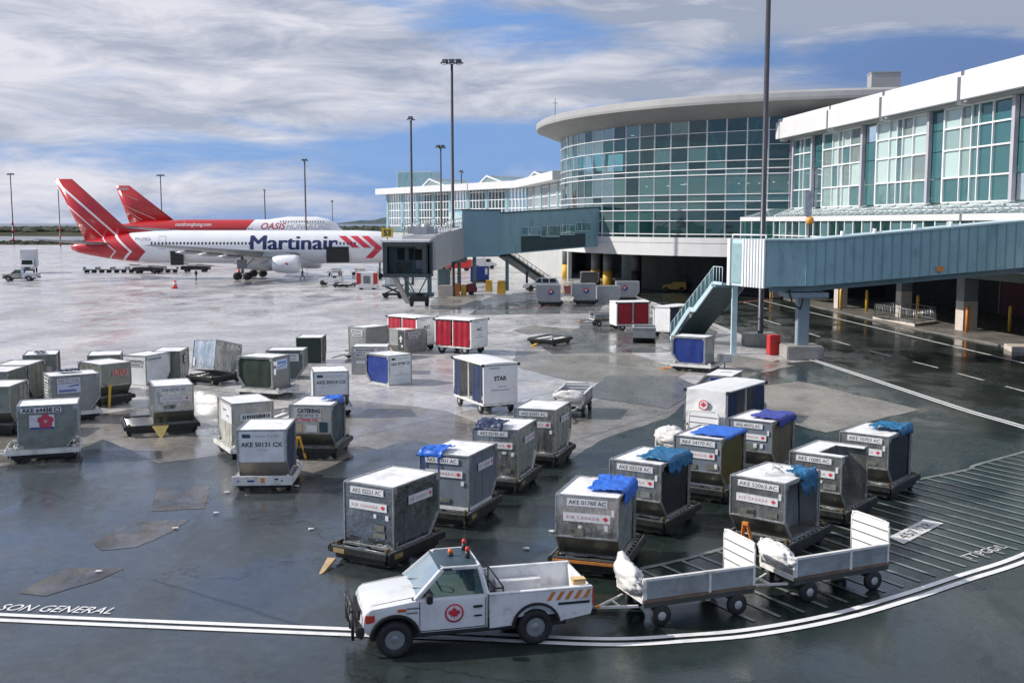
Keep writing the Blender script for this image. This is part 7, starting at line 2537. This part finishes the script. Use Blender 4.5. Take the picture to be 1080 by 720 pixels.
        P('wing_mirror', MB().box((.70, s_ * (HWD + .13), 1.20), (.12, .2, .17)).bar((.72, s_ * .86, 1.15), (.71, s_ * .98, 1.17), .04, .04), CARBLACK, t, bevel=.02)
        P('headlamp', MB().box((2.20 + NS, s_ * .63, .80), (.12, .26, .16)), LAMP_GLASS, t, bevel=.02)
        P('corner_lamp', MB().box((2.13 + NS, s_ * .795, .82), (.20, .05, .17)), M('red_orange_lens', (.55, .06, .03), .3), t, bevel=.015)
        P('side_marker', MB().box((1.22, y, .965), (.17, .015, .055)), M('amber_red_marker', (.5, .12, .03), .4), t)
        P('tail_lamp', MB().box((-2.70, s_ * (HWD - .07), .92), (.04, .14, .34)), RED, t)
        if detail:
            em_ = P('door_emblem', MB().prism([(.19 * a, .19 * b) for a, b in circ(26)], 0, .004, 'xy'), PLATE, t, mtx=frame((.18, y + s_ * .001, .83), (-s_ * 1.0 if s_ > 0 else 1.0, 0, 0), (0, 0, 1)))
            P('emblem_ring', MB().lathe([(.155, 0), (.19, 0), (.19, .003), (.155, .003)], (0, 0, .004), (0, 0, 1), 26, 0, False), RED_MARK, em_)
            flat_on(em_, 'leaf_emblem', LEAF, RED_MARK, 0, 0, .135, .005)
            so = MB()
            for k in range(5):
                x = -1.72 - .19 * k
                so.prism([(x, .91), (x - .085, .91), (x - .20, 1.085), (x - .115, 1.085)], y - .003, y + .003)
            P('orange_stripes', so, M('orange_stripe', (.62, .20, .04), .45, 0, .12, 5), t)
            P('model_script', MB().box((1.00, y, .99), (.24, .006, .028)).box((1.02, y, .90), (.22, .006, .03)), GREY_STEEL, t)
    for s_ in (-1, 1):
        y_ = s_ * HWD * .80
        hs = [(.94, 1.165), (1.4, 1.105), (1.80, 1.052)]
        hl_ = MB()
        for (xa, za), (xb, zb_) in zip(hs[:-1], hs[1:]):
            hl_.bar((xa, y_ * (1 - .0), za - .012), (xb, y_ * .985, zb_ - .012), .014, .012)
        P('bonnet_gap', hl_, CARBLACK, t)
    P('grille', MB().box((2.315 + NS, 0, .80), (.05, .96, .20)), CARBLACK, t, bevel=.01)
    P('bumper', MB().box((2.33 + NS, 0, .56), (.16, 1.66, .20)).box((2.30 + NS, 0, .42), (.08, 1.4, .12)), CARBLACK, t, bevel=.03)
    gb = MB()
    gb.path([(2.46, -.62, .36), (2.47, -.62, .92), (2.46, -.50, 1.0), (2.46, .50, 1.0), (2.47, .62, .92), (2.46, .62, .36)], .032, 8)
    gb.path([(2.47, -.62, .72), (2.47, .62, .72)], .028).path([(2.47, -.2, .45), (2.47, -.2, 1.0)], .025).path([(2.47, .2, .45), (2.47, .2, 1.0)], .025)
    P('push_bar', gb, CARBLACK, t, (NS, 0, 0))
    P('rear_bumper', MB().box((-2.76, 0, .56), (.14, 1.6, .14)).box((-2.85, 0, .46), (.2, .12, .08)), BLACK_STEEL, t, bevel=.02)
    P('hitch_pin', MB().tube((-2.92, 0, .40), (-2.92, 0, .62), .03), GREY_STEEL, t)
    P('underbody', MB().box((-.2, 0, .42), (4.0, 1.3, .22)), CARBLACK, t)
    for sx_ in (-1.5, WF):
        for s_ in (-1, 1):
            w_ = P('wheel', lambda: MB().lathe([(.20, -.11), (.33, -.115), (.365, -.08), (.372, 0), (.365, .08), (.33, .115), (.20, .11), (.19, .0), (.20, -.11)], (0, 0, 0), (0, 1, 0), 26, 0, False), RUBBER, t, (sx_, s_ * .745, .372), key='pw')

            def rim():
                mb = MB().lathe([(.20, -.09), (.215, -.05), (.215, .05), (.20, .09)], (0, 0, 0), (0, 1, 0), 20)
                for sg_ in (-1, 1):
                    mb.lathe([(.19, sg_ * .06), (.10, sg_ * .085), (.05, sg_ * .10), (.01, sg_ * .10)], (0, 0, 0), (0, 1, 0), 18)
                return mb
            P('rim', rim, RIM, w_, key='pr')
            P('rim_holes', lambda: MB().lathe([(0.001, -.002), (.03, -.0)], (0, -.09, .14), (0, 1, 0), 8).lathe([(0.001, -.002), (.03, 0)], (.13, -.09, .05), (0, 1, 0), 8).lathe([(0.001, -.002), (.03, 0)], (-.13, -.09, .05), (0, 1, 0), 8)
              .lathe([(0.001, -.002), (.03, 0)], (.08, -.09, -.11), (0, 1, 0), 8).lathe([(0.001, -.002), (.03, 0)], (-.08, -.09, -.11), (0, 1, 0), 8), CARBLACK, w_, key='ph')
    if detail:
        for (x, y, mt, post) in ((.10, .05, BEACON, .02), (-.22, .25, RED, .10), (-.26, -.30, RED, .10)):
            b_ = P('beacon', MB().lathe([(.05, 0), (.05, .04), (.035, .08), (.01, .09)], (x, y, 1.78 + post), (0, 0, 1), 14), mt, t)
            P('beacon_post', MB().tube((x, y, 1.70), (x, y, 1.78 + post), .05 if post > .05 else .06), CARBLACK, b_)
        rk = MB()
        for x in (-.66, -.86):
            rk.path([(x, -.70, .70), (x, -.70, 1.22), (x, .70, 1.22), (x, .70, .70)], .018, 6)
        rk.path([(-.66, .70, 1.2), (-.86, .70, 1.2)], .018, 6).path([(-.66, -.70, 1.2), (-.86, -.70, 1.2)], .018, 6)
        P('bed_rack', rk, CARBLACK, t)
        P('bed_mat', MB().box((-.85, 0, .67), (.5, 1.3, .03)), CARBLACK, t)
        mh_ = MB()
        for k in range(10):
            mh_.box((-.70, -.62 + 1.24 * k / 9, .96), (.008, .012, .5))
        for k in range(5):
            mh_.box((-.70, 0, .74 + .11 * k), (.008, 1.3, .012))
        P('rack_mesh', mh_, CARBLACK, t)
    return t


pickup((-1.18, 21.78), 194.0, 'white pickup with slate roof, beacons and orange stripes on its bed, in front', CAR_WHITE, ROOF_BLUE)
yb = P('tool_box', MB().box((0, 0, .05), (.27, .2, .10)).box((0, 0, .11), (.29, .22, .02)), M('pale_yellow_box', (.70, .46, .22), .5, 0, .1, 4), None, (1.36, 21.72, 1.15), (0, 0, R(14)), bevel=.01)
tag(yb, 'pale yellow box on the tail corner of the front pickup', 'box')

pickup((-72.6, 160.8), 188, 'dirty beige pickup far off at the left edge', M('beige_car_paint', (.42, .41, .37), .4, 0, .12, 1.5, 0, 1, (.3, .27, .22), .4), M('beige_roof', (.42, .41, .37), .4), False)


# ------------------------------------------------------------------ other vehicles far off
def car_wheels(t, xs, yw, r, key):
    for x in xs:
        for s_ in (-1, 1):
            w_ = P('wheel', lambda: MB().lathe([(r * .5, -.1), (r * .95, -.1), (r, 0), (r * .95, .1), (r * .5, .1)], (0, 0, 0), (0, 1, 0), 18), RUBBER, t, (x, s_ * yw, r), key=('cw', r))
            P('rim', lambda: MB().lathe([(.02, -.1), (r * .5, -.08), (r * .55, 0), (r * .5, .08), (.02, .1)], (0, 0, 0), (0, 1, 0), 14), RIM, w_, key=('cr', r))


sv = thing('estate_car', 'white sports utility car parked under the blue bridge stairs', 'car', (3.7, 136.8, 0), 176)
lowp = [(-2.2, .42), (-1.85, .42)] + [(-1.4 - .4 * math.cos(math.pi * k / 10), .40 + .38 * math.sin(math.pi * k / 10)) for k in range(11)] + [(.9, .42)] + [(1.35 - .4 * math.cos(math.pi * k / 10), .40 + .38 * math.sin(math.pi * k / 10)) for k in range(11)] + [(2.1, .42), (2.25, .6), (2.2, .92), (1.1, 1.06), (-2.2, 1.06)]
P('body', MB().prism(lowp, -.9, .9), CAR_WHITE, sv, bevel=.04)
P('cabin', MB().add([(x, y, z) for (x, z, w_) in ((1.05, 1.06, .82), (.35, 1.68, .68), (-1.75, 1.70, .68), (-2.15, 1.06, .82)) for y in (-w_, w_)],
  [(0, 2, 4, 6), (1, 7, 5, 3), (0, 1, 3, 2), (2, 3, 5, 4), (4, 5, 7, 6), (6, 7, 1, 0)]), CAR_WHITE, sv, bevel=.03)
for s_ in (-1, 1):
    for (x0, x1, xa, xb) in ((-.05, .78, .02, .30), (-.95, -.15, -.9, -.15), (-1.95, -1.05, -1.72, -1.05)):
        P('side_window', MB().face([(x0, s_ * .822, 1.12), (x1, s_ * .822, 1.12), (xb, s_ * .705, 1.60), (xa, s_ * .705, 1.60)]), AUTO_GLASS, sv)
    P('sill_trim', MB().box((0, s_ * .9, .46), (2.0, .04, .14)), CARBLACK, sv)
P('windscreen', MB().face([(1.035, -.72, 1.12), (1.035, .72, 1.12), (.42, .60, 1.64), (.42, -.60, 1.64)]), AUTO_GLASS, sv)
P('bumper', MB().box((2.22, 0, .55), (.12, 1.7, .28)).box((-2.24, 0, .55), (.12, 1.7, .28)), CARBLACK, sv, bevel=.03)
for s_ in (-.62, .62):
    P('headlamp', MB().box((2.2, s_, .82), (.08, .3, .14)), LAMP_GLASS, sv)
car_wheels(sv, (-1.4, 1.35), .82, .35, 'sv')

bt = thing('box_truck', 'white box truck facing the camera at the far left', 'truck', (-82.3, 186.0, 0), -72)
P('cargo_box', MB().box((-1.6, 0, 2.55), (4.6, 2.4, 2.9)).box((-1.6, 0, 1.05), (4.6, 2.2, .15)), M('pale_grey_box', (.62, .64, .65), .45, 0, .08, .8), bt, bevel=.04)
P('cab', MB().prism([(.75, .6), (2.55, .6), (2.6, 1.25), (2.35, 1.5), (1.85, 2.35), (.75, 2.4)], -1.02, 1.02), CAR_WHITE, bt, bevel=.05)
P('windscreen', MB().face([(2.36, -.85, 1.55), (2.36, .85, 1.55), (1.93, .8, 2.26), (1.93, -.8, 2.26)]), AUTO_GLASS, bt)
for s_ in (-1, 1):
    P('side_window', MB().face([(1.0, s_ * 1.025, 1.5), (2.15, s_ * 1.025, 1.5), (1.8, s_ * 1.025, 2.2), (1.0, s_ * 1.025, 2.2)]), AUTO_GLASS, bt)
    P('headlamp', MB().box((2.58, s_ * .75, .95), (.08, .35, .2)), LAMP_GLASS, bt)
P('grille', MB().box((2.6, 0, .95), (.06, .9, .3)), CARBLACK, bt)
P('bumper', MB().box((2.62, 0, .6), (.15, 2.0, .22)), BLACK_STEEL, bt)
car_wheels(bt, (-2.6, 1.7), .95, .45, 'bt')

# string of empty dollies beyond the front tail
for i in range(6):
    x, y = -72.0 + i * 2.45 + (1.2 if i > 3 else 0), 186.5 + i * .25
    t = thing('flat_trailer', 'low pale flat trailer in the string parked beyond the red tail', 'trailer', (x, y, 0), 4, 'string of flat trailers beyond the red tail')
    P('deck', lambda: MB().box((0, 0, .62), (2.1, 1.5, .14)).box((0, 0, .5), (1.9, .2, .12)).box((-1.2, 0, .45), (.5, .08, .08)), M('pale_green_grey_deck', (.34, .37, .35), .5, 0, .2, 2), t, key='ft')
    P('rails', lambda: MB().box((-1.0, 0, .85), (.06, 1.4, .4)).box((1.0, 0, .85), (.06, 1.4, .3)), GREY_STEEL, t, key='ft')
    for sx_ in (-.6, .6):
        for s_ in (-1, 1):
            P('wheel', lambda: MB().lathe([(.1, -.08), (.26, -.07), (.26, .07), (.1, .08)], (0, 0, 0), (0, 1, 0), 12), RUBBER, t, (sx_, s_ * .65, .27), key='ftw')
for (x, y, yaw, lab) in ((-61.5, 184.5, 176, 'dark belt loader with pale hood beneath the rear of the front aircraft'), (-55, 190, 178, 'second dark belt loader behind the worker under the front aircraft')):
    t = thing('belt_loader', lab, 'belt loader', (x, y, 0), yaw)
    P('chassis', MB().prism([(-2.4, .4), (2.3, .4), (2.5, .7), (2.3, 1.05), (.8, 1.1), (-2.4, .95)], -.85, .85), BLACK_STEEL, t, bevel=.05)
    P('hood', MB().box((.4, .3, 1.25), (1.4, .9, .4)), WHITE_DIRTY, t, bevel=.06)
    P('conveyor', MB().bar((-2.9, -.3, 1.1), (3.2, -.3, 1.45), .7, .18), GREY_STEEL, t)
    car_wheels(t, (-1.5, 1.5), .75, .36, 'bl')
tg = thing('tow_tractor', 'white tow tractor with open cab in front of the front aircraft nose', 'tractor', (-24.9, 150.0, 0), 175)
P('body', MB().prism([(-1.6, .35), (1.5, .35), (1.55, .95), (.4, 1.1), (.2, 1.0), (-.9, 1.0), (-1.0, 1.2), (-1.6, 1.2)], -.85, .85), CAR_WHITE, tg, bevel=.06)
P('cab_frame', MB().bar((.25, -.75, 1.05), (.05, -.7, 2.0), .08, .08).bar((.25, .75, 1.05), (.05, .7, 2.0), .08, .08).bar((-1.2, -.75, 1.15), (-1.15, -.7, 2.0), .08, .08).bar((-1.2, .75, 1.15), (-1.15, .7, 2.0), .08, .08).box((-.55, 0, 2.03), (1.4, 1.6, .08)), CAR_WHITE, tg)
P('cab_window', MB().box((-1.19, 0, 1.6), (.04, 1.1, .6)), AUTO_GLASS, tg)
P('seat', MB().box((-.6, 0, 1.1), (.5, .8, .3)), CARBLACK, tg)
car_wheels(tg, (-1.05, 1.0), .75, .38, 'tg')
dl2 = dolly((-22.3, 145.5), 80, 'dark empty dolly behind the white tow tractor', lx=4.0, ly=2.0)
ld = thing('ground_unit', 'white equipment unit with red side panels before the stand sign', 'ground unit', (-18.6, 140.6, 0), 0)
P('body', MB().box((0, 0, 1.2), (2.6, 1.6, 2.0)).box((0, 0, .25), (2.9, 1.4, .2)), WHITE, ld, bevel=.05)
for x in (-1.05, 1.1):
    P('red_panel', MB().prism([(-.28, .6), (.28, .8), (.28, 2.1), (-.28, 2.15)], -.82, -.78), RED, ld, (x, -.02, 0))
P('recess', MB().box((0, -.8, 1.25), (.9, .04, 1.0)), GREY_STEEL, ld)
car_wheels(ld, (-.8, .8), .6, .25, 'ld')
uc = thing('cargo_container', 'tall grey container on a loader left of the bridge cab', 'cargo container', (-13.6, 124.5, 1.5), 3)
P('body', MB().box((0, 0, 1.1), (1.6, 1.5, 2.2)), ALU, uc, bevel=.04)
P('edge_frame', MB().box((0, -.77, 2.18), (1.64, .06, .08)).box((0, -.77, .04), (1.64, .06, .08)).box((-.8, -.77, 1.1), (.06, .06, 2.2)).box((.8, -.77, 1.1), (.06, .06, 2.2)), ALU_EDGE, uc)
lp = thing('loader_platform', 'low loader platform carrying the tall grey container', 'loader', (-13.6, 124.5, 0), 3)
P('platform', MB().box((0, 0, 1.4), (2.4, 2.0, .19)), GREY_STEEL, lp)
P('scissor_lift', MB().bar((-.9, -.7, .5), (.9, -.7, 1.3), .12, .1).bar((.9, -.7, .5), (-.9, -.7, 1.3), .12, .1).bar((-.9, .7, .5), (.9, .7, 1.3), .12, .1).bar((.9, .7, .5), (-.9, .7, 1.3), .12, .1).box((0, 0, .42), (2.4, 1.7, .2)), BLACK_STEEL, lp)
car_wheels(lp, (-.8, .8), .7, .3, 'lp')
for i, (x, y, yaw) in enumerate(((-28.5, 176, 5), (-25.0, 178, 3), (-21.5, 180, 0), (-17, 183, 4))):
    t = thing('flat_trailer', ('pale loaded trailer seen under the front aircraft belly, first of four', 'pale trailer under the front aircraft belly, second of four', 'pale trailer under the front aircraft belly, third of four', 'pale trailer under the front aircraft nose, last of four')[i],
              'trailer', (x, y, 0), yaw, 'trailers beneath the front aircraft belly')
    P('deck', lambda: MB().box((0, 0, .62), (2.6, 1.5, .14)).box((.2, 0, .95), (1.6, 1.3, .5)), WHITE_DIRTY, t, key='ft2')
    car_wheels(t, (-.8, .8), .65, .27, 'ft2')
bc = thing('cargo_container', 'blue container standing between the legs of the far bridge', 'cargo container', (-4.6, 155.0, .5), 4)
P('body', MB().prism([(-1.3, 0), (1.3, 0), (1.3, 1.9), (-1.3, 1.9)], -.8, .8), BLUE_DOOR, bc, bevel=.04)
P('label_panel', MB().box((.9, -.82, 1.2), (.35, .03, .9)), PLATE, bc)
dolly((-4.6, 155.0), 4, 'dark dolly under the blue container between the bridge legs', lx=2.6, ly=1.7)
sk_ = thing('supply_skip', 'low red tray on the ground among the silver containers', 'tray', (7.6, 133.0, 0), 0)
P('body', MB().prism([(-1.1, 0), (1.1, 0), (1.3, .8), (-1.3, .8)], -.6, .6), M('faded_red_tray', (.50, .16, .15), .5, 0, .15, 2), sk_, bevel=.03)
P('rim', MB().box((0, -.62, .8), (2.66, .06, .07)).box((0, .62, .8), (2.66, .06, .07)), RED, sk_)
ut = thing('tow_tractor', 'yellow tow tractor parked in the shade under the round hall', 'tractor', (20.2, 134.8, 0), 160)
P('body', MB().prism([(-1.5, .35), (1.4, .35), (1.5, .9), (.3, 1.05), (.1, 1.3), (-1.5, 1.3)], -.8, .8), M('dull_ochre_paint', (.34, .20, .03), .55, 0, .2, 2), ut, bevel=.06)
P('roof_frame', MB().bar((.1, -.7, 1.2), (0, -.7, 2.0), .08, .08).bar((.1, .7, 1.2), (0, .7, 2.0), .08, .08).bar((-1.3, -.7, 1.3), (-1.3, -.7, 2.0), .08, .08).bar((-1.3, .7, 1.3), (-1.3, .7, 2.0), .08, .08).box((-.65, 0, 2.02), (1.5, 1.5, .08)), BLACK_STEEL, ut)
car_wheels(ut, (-.95, .95), .7, .36, 'ut')
cn = thing('traffic_cone', 'red and white banded cone standing alone on the bright apron', 'cone', (-44.1, 142.6, 0))
P('base', MB().box((0, 0, .04), (.7, .7, .08)), RED, cn)
P('body', MB().lathe([(.30, .08), (.27, .45), (.25, .46), (.2, .95), (.19, .92), (.12, 1.05)], (0, 0, 0), (0, 0, 1), 14), M('cone_red', (.72, .09, .06), .5), cn)
P('white_band', MB().lathe([(.262, .5), (.212, .85)], (0, 0, 0), (0, 0, 1), 14, 0, False), PLATE, cn)
cn2 = thing('traffic_cone', 'small red cone near the main wheels of the front aircraft', 'cone', (-46.5, 186, 0))
P('base', MB().box((0, 0, .04), (.6, .6, .08)), RED, cn2)
P('body', MB().lathe([(.25, .08), (.08, 1.1)], (0, 0, 0), (0, 0, 1), 12), M('cone_red', (.72, .09, .06), .5), cn2)


# ------------------------------------------------------------------ people
def person(loc, yaw, label, top, legs_, stride=.25, arm=.2, hv=False):
    joints = [(0, 0, .95), (0, 0, 1.12), (0, 0, 1.40), (0, 0, 1.50), (0, .01, 1.60), (0, .01, 1.74),
              (0, .19, 1.40), (arm * .5, .25, 1.13), (arm, .24, .88),
              (0, -.19, 1.40), (-arm * .5, -.25, 1.13), (-arm * .8, -.24, .88),
              (0, .10, .90), (-stride * .4, .11, .50), (-stride, .11, .08), (-stride + .16, .12, .04),
              (0, -.10, .90), (stride * .6, -.11, .50), (stride, -.11, .08), (stride + .16, -.12, .04)]
    ed = [(0, 1), (1, 2), (2, 3), (3, 4), (4, 5), (2, 6), (6, 7), (7, 8), (2, 9), (9, 10), (10, 11), (0, 12), (12, 13), (13, 14), (14, 15), (0, 16), (16, 17), (17, 18), (18, 19)]
    rad = [.15, .14, .16, .06, .10, .09, .075, .05, .04, .075, .05, .04, .10, .07, .05, .045, .10, .07, .05, .045]
    me = bpy.data.meshes.new('person')
    me.from_pydata(joints, ed, [])
    o = bpy.data.objects.new('person', me)
    COL.objects.link(o)
    o.location = (*loc, 0)
    o.rotation_euler = (0, 0, R(yaw))
    sk3 = o.modifiers.new('skin', 'SKIN')
    for v, r_ in zip(me.skin_vertices[0].data, rad):
        v.radius = (r_, r_)
    me.skin_vertices[0].data[0].use_root = True
    o.modifiers.new('smooth', 'SUBSURF').levels = 1
    dg = bpy.context.evaluated_depsgraph_get()
    m2 = bpy.data.meshes.new_from_object(o.evaluated_get(dg))
    o.modifiers.clear()
    o.data = m2
    m2.materials.clear()
    for mt in (top, legs_, SKIN):
        m2.materials.append(mt)
    for p_ in m2.polygons:
        p_.use_smooth = True
        z = p_.center.z
        p_.material_index = 2 if z > 1.50 else (0 if z > .93 or abs(p_.center.y) > .2 else 1)
    tag(o, label, 'person')
    P('hair', MB().lathe([(.02, .12), (.08, .09), (.105, .02), (.10, -.05)], (-.01, .01, 1.68), (0, 0, 1), 12), CARBLACK, o)
    if hv:
        P('hi_vis_vest', MB().lathe([(.20, .92), (.205, 1.1), (.22, 1.35), (.15, 1.46)], (0, 0, 0), (0, 0, 1), 14, 0, False), HIVIS, o)
    return o


person((-46.7, 161.3), 170, 'worker in dark clothes standing under the wing of the front aircraft', CLOTH_DARK, CLOTH_DARK, .12, .1)
person((-31.4, 163.5), 10, 'worker in dark clothes walking past the front aircraft engine', CLOTH_DARK, CLOTH_DARK, .38, .3)
person((-6.6, 226), 200, 'worker in hi-vis vest far beyond the blue bridge', HIVIS, CLOTH_DARK, .2, .15, True)
# far service vehicles beyond the bridge
for (x, y, yaw, mt, lab) in ((-5.2, 205, 10, CAR_WHITE, 'white van glimpsed far beyond the legs of the blue bridge'), (-9.5, 196, 170, RED, 'red service van glimpsed left of the bridge legs')):
    t = thing('service_van', lab, 'van', (x, y, 0), yaw)
    P('body', MB().prism([(-2.3, .4), (2.2, .4), (2.3, .9), (1.5, 1.2), (1.0, 1.95), (-2.3, 2.0)], -.9, .9), mt, t, bevel=.06)
    P('windscreen', MB().face([(1.47, -.75, 1.25), (1.47, .75, 1.25), (1.06, .7, 1.88), (1.06, -.7, 1.88)]), AUTO_GLASS, t)
    for s_ in (-.905, .905):
        P('side_window', MB().box((.6, s_, 1.5), (.8, .01, .5)), AUTO_GLASS, t)
    car_wheels(t, (-1.4, 1.4), .82, .34, 'van')
